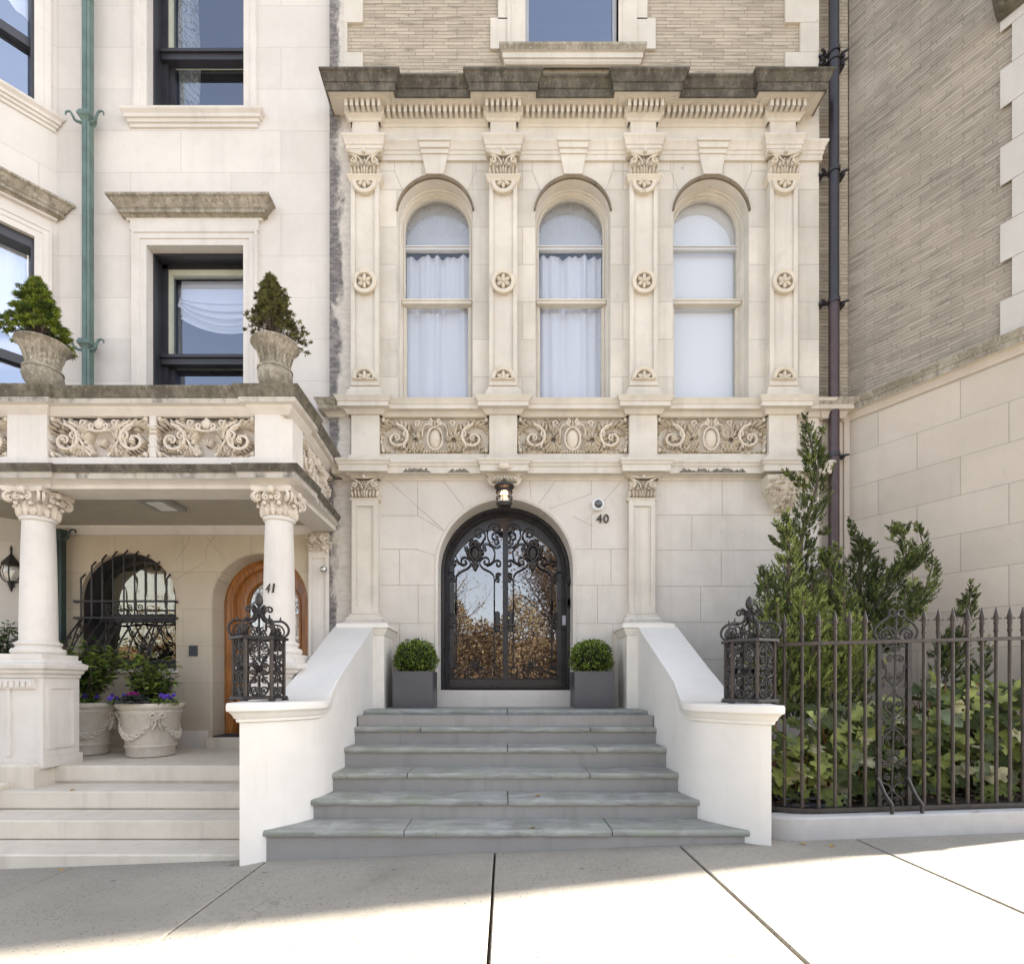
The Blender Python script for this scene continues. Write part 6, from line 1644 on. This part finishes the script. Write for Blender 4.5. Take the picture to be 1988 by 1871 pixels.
# =================================================================== urns with dwarf conifers on the balcony posts
def urn(cx, cy, z0, label):
    zs = .87
    t = thing('stone_urn', (cx, cy, z0), label, 'urn', 'stone urns on the balcony'); h = .55; rows = []; n = 48
    prof = [(.085, 0), (.115, .0), (.12, .025), (.105, .04), (.125, .065), (.15, .11), (.163, .16), (.165, .20), (.155, .232), (.166, .240), (.166, .256), (.138, .264), (.128, .30), (.132, .36), (.150, .43), (.190, .49), (.216, .522), (.228, .536), (.222, .55), (.205, .545), (.195, .50), (.001, .48)]
    m = MB()
    for r, z in prof:
        rows.append([(cx+r*(1+(.03*math.cos(8*2*PI*k/n) if .07 < z < .23 else 0))*math.cos(2*PI*k/n), cy+r*(1+(.03*math.cos(8*2*PI*k/n) if .07 < z < .23 else 0))*math.sin(2*PI*k/n), z0+z*zs) for k in range(n)])
    m.grid(rows, 0, True); m.bbox(cx-.125, cx+.125, cy-.125, cy+.125, z0-.07, z0, .008); mk('urn_body', m, URN, t, 50)
    m = MB()
    for k in range(12):
        a = 2*PI*k/12; out = (math.cos(a), math.sin(a)); u = (-out[1], out[0])
        def T(aa, c, b, out=out, u=u):
            f = max(0, (b-.27)/.25); r = .129+.075*f**2.-c*.6
            an = math.atan2(out[1], out[0])+aa/.16
            return (cx+r*math.cos(an), cy+r*math.sin(an), z0+b*zs)
        m.T = T; m.petal((0, .265), (0, .47), .035, .02)
        for q in range(3):
            for s in (-1, 1): m.petal((0, .28+.055*q), (s*.03, .33+.055*q), .018, .02)
    m.T = None; mk('acanthus_leaves', m, URN, t, 50)
def conifer(cx, cy, z0, h, r, seed, mats, label, tuft, lean=(0,0), n=420, gap=.3):
    t = thing('dwarf_conifer', (cx, cy, z0), label, 'conifer', 'dwarf conifers in the urns'); rnd = random.Random(seed); br = MB(); lf = MB()
    top = Vector((cx+lean[0], cy+lean[1], z0+h)); base = Vector((cx, cy, z0-.03))
    br.tube([tuple(base), tuple(base.lerp(top, .5)), tuple(top)], [.022, .014, .005], 7)
    for k in range(n):
        u = rnd.random()**1.25; a = rnd.uniform(0, 2*PI); ax_ = base.lerp(top, .1+.9*u)
        env = r*(1-u)**.75*(1+.22*math.sin(a*3+seed)+.15*math.sin(a*5+u*9))+.015
        rr = env*rnd.uniform(.55, 1.08)
        if u < gap*.7 and rr < env*.75: continue
        tip = ax_+Vector((rr*math.cos(a), rr*math.sin(a), rnd.uniform(.0, .07)))
        if rnd.random() < .5 and rr < env*1.02: br.tube([tuple(ax_+Vector((0,0,-.04))), tuple(tip)], [.006, .003], 4)
        d0 = (tip-ax_).normalized(); c = rnd.random(); mi = 0 if c > .5 else (1 if c > .18 else 2)
        for q in range(tuft[0]):
            d = d0*.7+Vector((rnd.gauss(0,.6), rnd.gauss(0,.6), rnd.gauss(.35,.55)))
            lf.leaf(tip+Vector((rnd.gauss(0,.006),)*3), d, (rnd.gauss(0,1), rnd.gauss(0,1), 1), tuft[1]*rnd.uniform(.7, 1.2), tuft[2], mi if rnd.random() > .2 else 2)
    mk('trunk', br, BARK, t); mk('foliage', lf, mats, t, 0)
UY = 5.27
urn(C1, UY, 4.125, 'weathered stone urn on the left balcony post holding the bright green conifer'); urn(C2-.06, UY, 4.125, 'weathered stone urn on the corner balcony post holding the olive conifer')
conifer(C1-.02, UY, 4.57, .62, .25, 3, G_SPR, 'bushy bright green dwarf conifer in the left balcony urn', (34, .044, .010), (-.05, 0), 600, .35)
conifer(C2-.06, UY, 4.57, .66, .235, 7, G_SPD, 'slim olive green dwarf conifer in the corner balcony urn', (26, .036, .009), (-.045, 0), 620, .3)

# =================================================================== junipers, oakleaf hydrangeas and bed behind the fence
JO = lambda c, d: (1445.8+.25115*c, 795.2+.25115*d)
def plume(lf, br, pts, Y, seed, mix, dens=1., px=True):
    """pts [(cx,cy,width)] in photo crop pixels along one shoot, at depth Y; leaves packed round the axis"""
    rnd = random.Random(seed); ax = []
    for a, b, w in pts:
        u, v = JO(a, b); ax.append((X(u, Y), Z(v, Y), max(.012, w*.25115*Y/F/2)))
    sm = smooth2(ax, 8); yy = Y; L = 0
    br.tube([(p[0], Y, p[1]) for p in sm], [max(.004, sm[0][2]*.12), .003], 5)
    for i in range(len(sm)-1):
        a, b = sm[i], sm[i+1]; seg = math.hypot(b[0]-a[0], b[1]-a[1]); r = a[2]
        td = Vector((b[0]-a[0], 0, b[1]-a[1])).normalized()
        nb = max(1, int(dens*seg*(150+ r*4200)))
        for k in range(nb):
            t = rnd.random(); th = rnd.uniform(0, 2*PI); q = r*(.25+.85*rnd.random()**.6)*(1+.25*math.sin(i*1.7+th*2))
            c = Vector((a[0]+(b[0]-a[0])*t+q*math.cos(th), Y+q*.85*math.sin(th), a[1]+(b[1]-a[1])*t))
            out = Vector((math.cos(th), math.sin(th), 0)); d0 = (td*.85+out*.75+Vector((0,0,.35))).normalized()
            if math.sin(c.x*17+seed)*math.sin(c.z*15+c.x*6)*math.sin(c.y*16+1.) + rnd.gauss(0,.12) < -.22: continue
            cc = rnd.random(); mi = mix[0] if cc < .42 else (mix[1] if cc < .8 else mix[2])
            sl = rnd.uniform(.035, .085)*(.75 if r < .05 else 1)
            # a feathery spray: a short axis with scale leaves either side
            for j in range(7):
                f = j/6; p = c+d0*sl*f; w = 1-f*.6
                for s in (-1, 1):
                    d = d0*.8+Vector((rnd.gauss(0,.5), rnd.gauss(0,.5), rnd.gauss(.1,.4)))
                    lf.leaf(p, d, (rnd.gauss(0,.6), -1, rnd.gauss(0,.6)), .024*w+.007, .0095, mi)
def juniper(plist, label, base):
    t = thing('juniper', base, label, 'juniper', 'junipers behind the fence'); lf = MB(); br = MB()
    for k, (pts, Y, mix, dens) in enumerate(plist): plume(lf, br, pts, Y, 100+k+int(base[0]*10), mix, dens)
    mk('trunk', br, BARK, t); mk('foliage', lf, G_JUN, t, 0)
D_, M_, Lt, Bl = 0, 1, 2, 3
juniper([
    ([(450,1700,330),(430,1250,210),(440,1000,190),(500,780,190),(560,560,160),(540,400,120),(510,250,80),(480,120,36),(468,40,8)], 5.6, (D_, M_, D_), 1.),
    ([(540,420,70),(590,260,50),(600,150,8)], 5.6, (M_, D_, M_), 1.), ([(520,420,60),(450,340,36),(400,305,8)], 5.6, (M_, D_, Lt), 1.), ([(470,610,70),(390,540,40),(300,480,8)], 5.6, (D_, M_, M_), .8), ([(560,960,60),(620,960,40),(640,930,10)], 5.6, (D_, M_, D_), 1.),
    ([(360,1800,320),(340,1500,230),(340,1250,170),(340,1080,110),(330,950,50),(320,850,18),(315,790,6)], 5.25, (M_, Lt, D_), 1.1), ([(330,1000,40),(270,920,16),(235,870,5)], 5.25, (M_, D_, Lt), 1.), ([(300,1080,40),(240,1030,14),(205,990,5)], 5.25, (M_, D_, M_), 1.),
    ([(200,1850,260),(190,1600,200),(180,1400,130),(150,1270,50),(140,1230,8)], 5.1, (D_, M_, Bl), 1.), ([(230,1400,120),(210,1250,70),(180,1190,12)], 5.35, (D_, M_, M_), .9),
    ([(560,1950,300),(560,1700,230),(540,1520,120),(560,1420,60),(600,1370,8)], 4.95, (Lt, M_, M_), 1.1), ([(640,1800,260),(680,1450,190),(660,1280,120),(640,1150,50),(640,1070,10)], 5.5, (M_, D_, Lt), .9),
    ([(740,1950,240),(760,1650,190),(770,1430,120),(760,1330,20)], 5.0, (M_, D_, Lt), .9), ([(330,2000,300),(300,1800,200),(260,1600,90),(255,1480,10)], 4.75, (Lt, M_, D_), 1.),
    ([(820,2000,220),(800,1800,160),(790,1640,60),(770,1560,8)], 4.7, (Lt, M_, M_), 1.), ([(480,2150,360),(520,1900,260),(560,1700,120),(560,1600,10)], 4.7, (Lt, M_, D_), 1.),
    ([(300,2300,420),(340,2050,340),(360,1850,160)], 4.72, (M_, D_, Lt), .9), ([(640,2350,420),(660,2100,330),(660,1900,160)], 4.72, (M_, Lt, D_), .9),
    ([(260,2200,300),(230,1900,260),(210,1650,180),(200,1500,60)], 4.95, (M_, Lt, D_), 1.), ([(420,1900,260),(440,1650,200),(450,1500,110),(445,1400,14)], 4.85, (Lt, M_, D_), 1.), ([(620,2100,280),(640,1850,230),(640,1650,140),(645,1540,14)], 4.8, (Lt, M_, M_), 1.), ([(860,2200,260),(880,1900,240),(860,1700,130),(850,1600,14)], 4.85, (M_, Lt, D_), 1.), ([(500,1500,200),(520,1350,150),(540,1240,40)], 5.4, (D_, M_, D_), 1.),
    ([(300,2400,520),(320,2000,460),(330,1700,360),(340,1450,180)], 5.75, (D_, D_, M_), .9), ([(700,2400,520),(680,2000,460),(650,1700,380),(620,1450,200)], 5.75, (D_, D_, M_), .9),
    ([(680,1230,60),(600,1130,26),(590,1090,6)], 5.5, (M_, Lt, D_), 1.), ([(690,1200,50),(720,1100,26),(715,1050,5)], 5.5, (M_, Lt, D_), .8)],
    'tall feathery juniper with a thin leader rising beside the dark pipe', (X(1560, 5.3), 5.3, gz(3.)+.15))
juniper([
    ([(960,1900,420),(930,1600,360),(880,1380,270),(890,1200,180),(900,1090,90),(860,1000,36),(830,930,14),(815,860,5)], 5.5, (D_, D_, M_), 1.), ([(930,1150,110),(940,1060,70),(935,1010,20)], 5.5, (D_, M_, D_), 1.), ([(1000,1350,200),(1020,1240,120),(1020,1160,14)], 5.5, (D_, M_, D_), .8),
    ([(950,1650,260),(1060,1420,220),(1150,1290,170),(1240,1220,120),(1330,1160,90),(1380,1080,70),(1360,980,36),(1335,890,8)], 5.3, (D_, M_, D_), 1.), ([(1180,1260,110),(1240,1140,90),(1240,1050,54),(1210,960,30),(1180,880,8)], 5.3, (D_, M_, M_), 1.), ([(1210,1010,30),(1150,950,16),(1130,920,6)], 5.3, (M_, D_, M_), 1.), ([(1230,1000,26),(1245,940,14),(1248,900,5)], 5.3, (M_, D_, M_), 1.), ([(1200,1040,26),(1150,1020,14),(1118,1005,5)], 5.3, (M_, D_, M_), .9),
    ([(1050,1750,220),(1200,1600,170),(1320,1500,130),(1400,1380,100),(1430,1270,80),(1450,1200,30),(1440,1150,6)], 5.1, (D_, M_, M_), 1.), ([(1240,1500,90),(1260,1420,60),(1250,1370,10)], 5.1, (D_, M_, D_), .9), ([(1310,1400,50),(1300,1310,26),(1300,1260,6)], 5.1, (M_, Lt, D_), .9), ([(1330,1620,140),(1300,1560,120),(1250,1540,60)], 5.0, (M_, D_, Lt), .9), ([(1400,1200,40),(1385,1150,20),(1280,1030,6)], 5.3, (M_, D_, M_), .6)],
    'dark juniper with long upswept bare-tipped arms before the smooth stone', (X(1700, 5.3), 5.3, gz(3.6)+.15))
juniper([([(1480,2300,240),(1560,2050,180),(1640,1880,130),(1680,1700,110),(1730,1500,80),(1740,1400,50),(1720,1340,10)], 4.95, (D_, M_, D_), 1.), ([(1800,2100,120),(1830,1950,80),(1850,1830,40),(1845,1790,8)], 4.95, (D_, M_, D_), .9), ([(1500,1950,120),(1580,1780,90),(1620,1700,20)], 5., (D_, M_, D_), .9)],
    'small dark juniper leaning right above the hydrangea leaves', (X(1880, 4.95), 4.95, gz(4.3)+.15))

def lobed(mb, c, d, nrm, L, mi, rnd):
    """oak-shaped hydrangea leaf: midrib plus two lobed halves, folded and curled"""
    d = d.normalized(); s = d.cross(nrm).normalized(); n_ = s.cross(d)
    edge = [(0, .02), (.12, .30), (.22, .44), (.33, .26), (.45, .24), (.55, .46), (.66, .40), (.70, .20), (.82, .22), (1.0, .0)]
    cur = rnd.uniform(-.25, .1); fo = rnd.uniform(.05, .3)
    mid = [c+d*(L*t)+n_*(cur*L*t*t) for t, w in edge]
    for q in (-1, 1):
        e = [mid[i]+s*(q*L*w*.95)+n_*(fo*L*w) for i, (t, w) in enumerate(edge)]
        ids = [mb.P(p) for p in mid]; ie = [mb.P(p) for p in e]
        for i in range(len(edge)-1): mb.face((ids[i], ids[i+1], ie[i+1], ie[i]) if q < 0 else (ids[i], ie[i], ie[i+1], ids[i+1]), mi)
def hydrangea(cx, cy, w, dpt, zb, h, nl, seed, label, pale=.1):
    t = thing('oakleaf_hydrangea', (cx, cy, zb), label, 'shrub', 'oakleaf hydrangeas behind the fence'); rnd = random.Random(seed); lf = MB(); st = MB()
    for k in range(26):
        a = rnd.uniform(-1, 1); p0 = (cx+a*w*.35, cy+rnd.uniform(-.1, .15), zb); tip = (cx+a*w*.6+rnd.gauss(0,.08), cy+rnd.uniform(-dpt, dpt)*.6, zb+h*rnd.uniform(.4, 1.))
        mid = ((p0[0]+tip[0])/2+rnd.gauss(0,.06), (p0[1]+tip[1])/2, zb+(tip[2]-zb)*.5); st.tube(smooth2([p0, mid, tip], 5), [.008, .0035], 5)
    for k in range(nl):
        u = rnd.uniform(-1, 1); v = rnd.random(); z = zb+h*(.12+.88*v*(1-.25*u*u)); y = cy-dpt*rnd.uniform(-.5, 1)
        c = Vector((cx+u*w*.55, y, z)); d = Vector((rnd.gauss(0,.8), rnd.gauss(-.5,.4), rnd.gauss(-.35,.55))); nr = Vector((rnd.gauss(0,.45), -.75, .75+rnd.gauss(0,.4)))
        low = v < .3
        q = rnd.random(); mi = 3 if q < pale else (2 if q < pale+.30 and not low else (1 if q < .55 else (4 if q > .9 else 0)))
        lobed(lf, c, d, nr, rnd.uniform(.09, .215), mi, rnd)
    mk('stem', st, TWIG, t); mk('foliage', lf, G_HYD, t, 0)
for px_, Y_, w, h, nl, sd_, lab, pl in ((1560, 4.48, .66, .84, 185, 1, 'bright oakleaf hydrangea beside the white stoop wall', .08), (1660, 4.55, .6, .82, 160, 2, 'oakleaf hydrangea with large pale leaves left of the scroll panel', .16), (1745, 4.6, .55, .92, 140, 3, 'oakleaf hydrangea behind the scrolled fence panel', .10),
        (1830, 4.58, .64, 1.02, 195, 4, 'dense oakleaf hydrangea right of the scroll panel', .12), (1935, 4.55, .7, 1.04, 210, 5, 'oakleaf hydrangea at the right edge of the fence', .08), (2050, 4.55, .7, 1.0, 120, 6, 'oakleaf hydrangea growing past the right edge of the picture', .08)):
    cx = X(px_, Y_); hydrangea(cx, Y_, w, .26, .24, h, nl, sd_, lab, pl)
m = MB(); rnd = random.Random(61); n = 26
rows = []
for j in range(14):
    rows.append([(1.97+4.2*i/n, 4.13+2.6*j/13, .215+.03*i/n*4.2*.9+.05*(j > 0)+rnd.uniform(-.012, .02)) for i in range(n+1)])
m.grid(rows); struct('garden_bed', m, SOIL, 60)
m = MB()
for k in range(1500):
    x = rnd.uniform(2.05, 5.0); y = rnd.uniform(4.16, 4.9)
    m.leaf((x, y, .29+.03*(x-2)+rnd.uniform(-.02, .03)), (rnd.gauss(0,1), rnd.gauss(0,1), rnd.gauss(.1,.4)), (rnd.gauss(0,.5), rnd.gauss(0,.5), 1), rnd.uniform(.03, .06), .022, rnd.choice((0, 0, 1)))
struct('leaf_litter', m, [leafmat('litter_dark', (.05,.033,.02), .1), leafmat('litter_tan', (.13,.08,.04), .1)], 0, 'stuff')
GR = thing('cellar_vent', (X(1545, 4.3), 4.3, .25), 'dark metal vent plate on the soil behind the first fence bars', 'vent')
m = MB(); x0, x1 = X(1512, 4.28), X(1592, 4.3)
for k in range(3): m.bbox(x0, x1-.03*k, 4.2+.09*k, 4.28+.09*k, .275+.035*k, .287+.035*k, .004)
m.bbox(x0, x1, 4.19, 4.5, .24, .272, .004); mk('vent_slats', m, plain('grey_zinc', (.10,.105,.125), .4, .5), GR)
# fallen leaves
rnd = random.Random(9); fl = [(680, 1443, 4.70, ZK[2]), (1032, 1401, 5.5, ZK[1]), (1002, 1372, 5.75, LAND), (1050, 1651-2, 4.45, ZK[4]), (862, 1552, 4.2, ZK[4]), (1035, 1610, 4.02, ZK[5]), (118, 1668, 3.98, None), (448, 1674, 3.92, None), (470, 1672, 3.95, None), (1565, 1639, 3.9, None), (1620, 1642, 3.85, None), (1900, 1578, 4.02, 'c'), (146, 1529, 4.86, .272+.002)]
for k, (px_, py_, Y_, z) in enumerate(fl):
    x = X(px_, Y_); z = gz(x) if z is None else (ctop(x) if z == 'c' else z)
    m = MB(); a = rnd.uniform(0, 6.28); lobed(m, Vector((x, Y_, z+.006)), Vector((math.cos(a), math.sin(a), .1)), Vector((rnd.gauss(0,.2), rnd.gauss(0,.2), 1)), rnd.uniform(.035, .055), 0, rnd)
    where = ('on a bluestone tread', 'on the upper bluestone tread', 'on the stoop landing', 'on a lower bluestone tread', 'at the left of a lower tread', 'on the bottom bluestone tread', 'on the sidewalk by the pale steps', 'on the sidewalk by the white wall', 'at the foot of the left white wall', 'on the sidewalk below the fence curb', 'on the sidewalk right of the curb end', 'on the grey fence curb', 'on the pale limestone step')[k]
    tag(mk('fallen_leaf', m, FALLEN, None, 0), 'small dry yellow leaf lying '+where, 'leaf', 'fallen leaves')
# =================================================================== ground, street, light, camera
def slab_mb(mb, x0, x1, y0, y1, t=.12, mi=0, top=0., sk=0., b=.006):
    # a sidewalk flag following the slope with a small arris
    def c(x, y, dz): return (x, y, gz(x)+top+dz)
    xs0, xs1 = x0, x1
    i0 = [mb.P(c(x, y, -t)) for x, y in ((x0+sk,y0),(x1+sk,y0),(x1,y1),(x0,y1))]
    i1 = [mb.P(c(x, y, -b)) for x, y in ((x0+sk,y0),(x1+sk,y0),(x1,y1),(x0,y1))]
    i2 = [mb.P(c(x, y, 0)) for x, y in ((x0+sk+b,y0+b),(x1+sk-b,y0+b),(x1-b,y1-b),(x0+b,y1-b))]
    for a, bb in ((i0,i1),(i1,i2)):
        for k in range(4): mb.face((a[k],a[(k+1)%4],bb[(k+1)%4],bb[k]), mi)
    mb.face(i2, mi)
m = MB()
def sheet(m, x0, x1, y0, y1, dz, nx=2, mi=0):
    m.poly([(x0,y0,gz(x0)+dz),(x1,y0,gz(x1)+dz),(x1,y1,gz(x1)+dz),(x0,y1,gz(x0)+dz)], mi)
sheet(m, -90, 90, -120, 40, -.22); struct('ground', m, SOIL, 0)
m = MB(); xs = [-12.2, -10.6, -9.1, -7.6, -6.15, -4.7, -3.28, -1.80, -.08, 1.31, 2.63, 4.05, 5.5, 7.0, 8.5, 10.0, 12.]
for a, b in zip(xs, xs[1:]):
    for y0, y1 in ((1.32, 4.6), (-.25, 1.31), (-1.7, -.26)): slab_mb(m, a+.008, b-.008, y0, y1)
struct('sidewalk', m, CONC, 30)
m = MB()
sheet(m, -12.2, 12, -1.7, 4.6, -.03); struct('joint_dirt', m, SOIL, 0)
m = MB(); m.poly([(-60,-1.85,gz(-60)+.0),(60,-1.85,gz(60)+.0),(60,-1.7,gz(60)+.0),(-60,-1.7,gz(-60))]); m.poly([(-60,-1.85,gz(-60)-.16),(60,-1.85,gz(60)-.16),(60,-1.85,gz(60)),(-60,-1.85,gz(-60))]); struct('kerb', m, CURB, 0)
m = MB(); sheet(m, -60, 60, -9.5, -1.85, -.15); struct('road', m, concrete('lightened_asphalt', (.26,.25,.235)), 0)  # unseen road, colour lightened to bounce more sun onto the facades
m = MB(); sheet(m, -60, 60, -13., -9.5, -.02); struct('park_path', m, CONC, 0)
m = MB(); sheet(m, -60, 60, -70., -13., -.01); struct('park_ground', m, plain('leaf_litter', (.16,.11,.06), .95, var=.5, sc=3, bump=.4), 0)

m = MB(); rows = []        # unseen brown rise, added so leaf gaps reflect brown in the door glass
for j, (y, h) in enumerate(((-44, 0), (-47, 4.5), (-52, 7.5), (-60, 8.5), (-75, 9))):
    rows.append([(x, y, gz(x)-.2+h*(.8+.2*math.sin(x*.13+j)+.08*math.sin(x*.7+j*2))) for x in np.linspace(-80, 80, 60)])
m.grid(rows); struct('reflection_backdrop', m, plain('backdrop_brown', (.13,.085,.05), .95, var=.6, sc=2.5, bump=.5), 60)
# --- trees across the street, seen only mirrored in the panes and lit by the sun
def tree(x, y, h, seed, mats, leaves, label, spread=.38, twigs=True):
    rnd = random.Random(seed)
    t = thing('tree', (x, y, gz(x)), label, 'tree', 'trees in the park across the street')
    tr = MB(); lf = MB()
    tips = []
    def branch(p, d, L, r, lvl):
        pts = [p]; q = p; dd = d
        for k in range(5):
            dd = (dd+Vector((rnd.uniform(-.22,.22), rnd.uniform(-.22,.22), rnd.uniform(-.05,.18)))).normalized()
            q = q+dd*L/5; pts.append(q)
        tr.tube(pts, [r, r*.35], 6 if lvl < 2 else 4)
        if lvl < (4 if twigs else 3):
            for k in range(5 if lvl else 9):
                i = rnd.randint(2 if lvl == 0 else 1, 5); a = rnd.uniform(0, 2*PI)
                nd = (dd*.7+Vector((math.cos(a), math.sin(a), rnd.uniform(.1,.8)))*(.8 if lvl else .7)).normalized()
                branch(pts[i], nd, L*rnd.uniform(.4,.62), r*(1-i/7)*.5, lvl+1)
        if lvl >= 2: tips.extend(pts[2:])
    base = Vector((x, y, gz(x)-.1))
    branch(base, Vector((0,0,1)), h*.62, h*.022, 0)
    for k in range(leaves):
        p = rnd.choice(tips)+Vector((rnd.gauss(0,.28), rnd.gauss(0,.28), rnd.gauss(0,.28)))
        lf.leaf(p, (rnd.uniform(-1,1), rnd.uniform(-1,1), rnd.uniform(-1,.5)), (rnd.uniform(-1,1), rnd.uniform(-1,1), 1), .14, .09, rnd.randint(0, len(mats)-1))
    mk('trunk', tr, BARK, t); 
    if leaves: mk('crown', lf, mats, t, 0)
tree(-3.2, -14.5, 9.5, 11, G_AUT, 260, 'sparse autumn tree with fine bare twigs across the street')
tree(2.6, -12.5, 9.5, 23, [G_AUT[0], G_AUT[2]], 9000, 'rust brown leafy tree across the street by the path')
tree(-8.5, -15, 11, 31, [G_AUT[1], G_AUT[3]], 5000, 'golden yellow tree standing across the street')
tree(8.5, -15, 10, 47, G_AUT, 5000, 'mixed brown and gold tree across the street', twigs=False)
tree(-15, -14, 11, 53, [G_AUT[3], G_AUT[1]], 5000, 'broad yellow tree far along the street', twigs=False)
m = MB(); rnd = random.Random(77)
for k in range(65000):
    x = rnd.uniform(-34, 34); y = rnd.uniform(-42, -34)
    hh = 7.4+1.7*math.sin(x*.9)+1.1*math.sin(x*.37+2)+.6*math.sin(x*2.3)
    z = gz(x)+rnd.uniform(0, 1)**.75*max(1., hh)
    m.leaf((x, y, z), (rnd.uniform(-1,1), rnd.uniform(-1,1), rnd.uniform(-.4,1)), (rnd.uniform(-1,1), rnd.uniform(-1,1), 1), .36, .2, rnd.choice((0, 0, 1, 2, 3)))
struct('undergrowth', m, G_AUT, 0, 'stuff')

# --- light
SUN_AZ = math.atan2(.9815, .1915); SUN_EL = R(35)
w = bpy.data.worlds.new('World'); scene.world = w; w.use_nodes = True
nt = w.node_tree; nt.nodes.clear()
sky = nt.nodes.new('ShaderNodeTexSky'); sky.sky_type = 'NISHITA'; sky.sun_disc = False
sky.sun_elevation = SUN_EL; sky.sun_rotation = SUN_AZ; sky.air_density = 1.; sky.dust_density = 1.5; sky.ozone_density = 1.
bg = nt.nodes.new('ShaderNodeBackground'); bg.inputs[1].default_value = .085
ou = nt.nodes.new('ShaderNodeOutputWorld'); hs = nt.nodes.new('ShaderNodeHueSaturation'); hs.inputs['Saturation'].default_value = .46; nt.links.new(sky.outputs[0], hs.inputs['Color']); nt.links.new(hs.outputs[0], bg.inputs[0]); nt.links.new(bg.outputs[0], ou.inputs[0])
sd = bpy.data.lights.new('sun', 'SUN'); sd.energy = 5.; sd.angle = R(1.2); sd.color = (1., .92, .80)
so = bpy.data.objects.new('sun', sd); COL.objects.link(so)
dirs = Vector((math.sin(SUN_AZ)*math.cos(SUN_EL), math.cos(SUN_AZ)*math.cos(SUN_EL), math.sin(SUN_EL)))
so.rotation_euler = dirs.to_track_quat('Z', 'Y').to_euler(); so.location = dirs*40
cd = bpy.data.cameras.new('camera'); co = bpy.data.objects.new('camera', cd); COL.objects.link(co)
co.location = (0, 0, CZ); co.rotation_euler = (PI/2, 0, 0)
cd.sensor_width = 36; cd.lens = 36*F/1988.; cd.shift_x = (994-CX)/1988.; cd.shift_y = (HY-935.7)/1988.
cd.clip_start = .05; cd.clip_end = 500
scene.camera = co
scene.view_settings.view_transform = 'Standard'; scene.view_settings.look = 'None'
scene.view_settings.exposure = 2.72; scene.view_settings.gamma = 1.0
scene.cycles.max_bounces = 10; scene.cycles.diffuse_bounces = 5; scene.cycles.transparent_max_bounces = 12
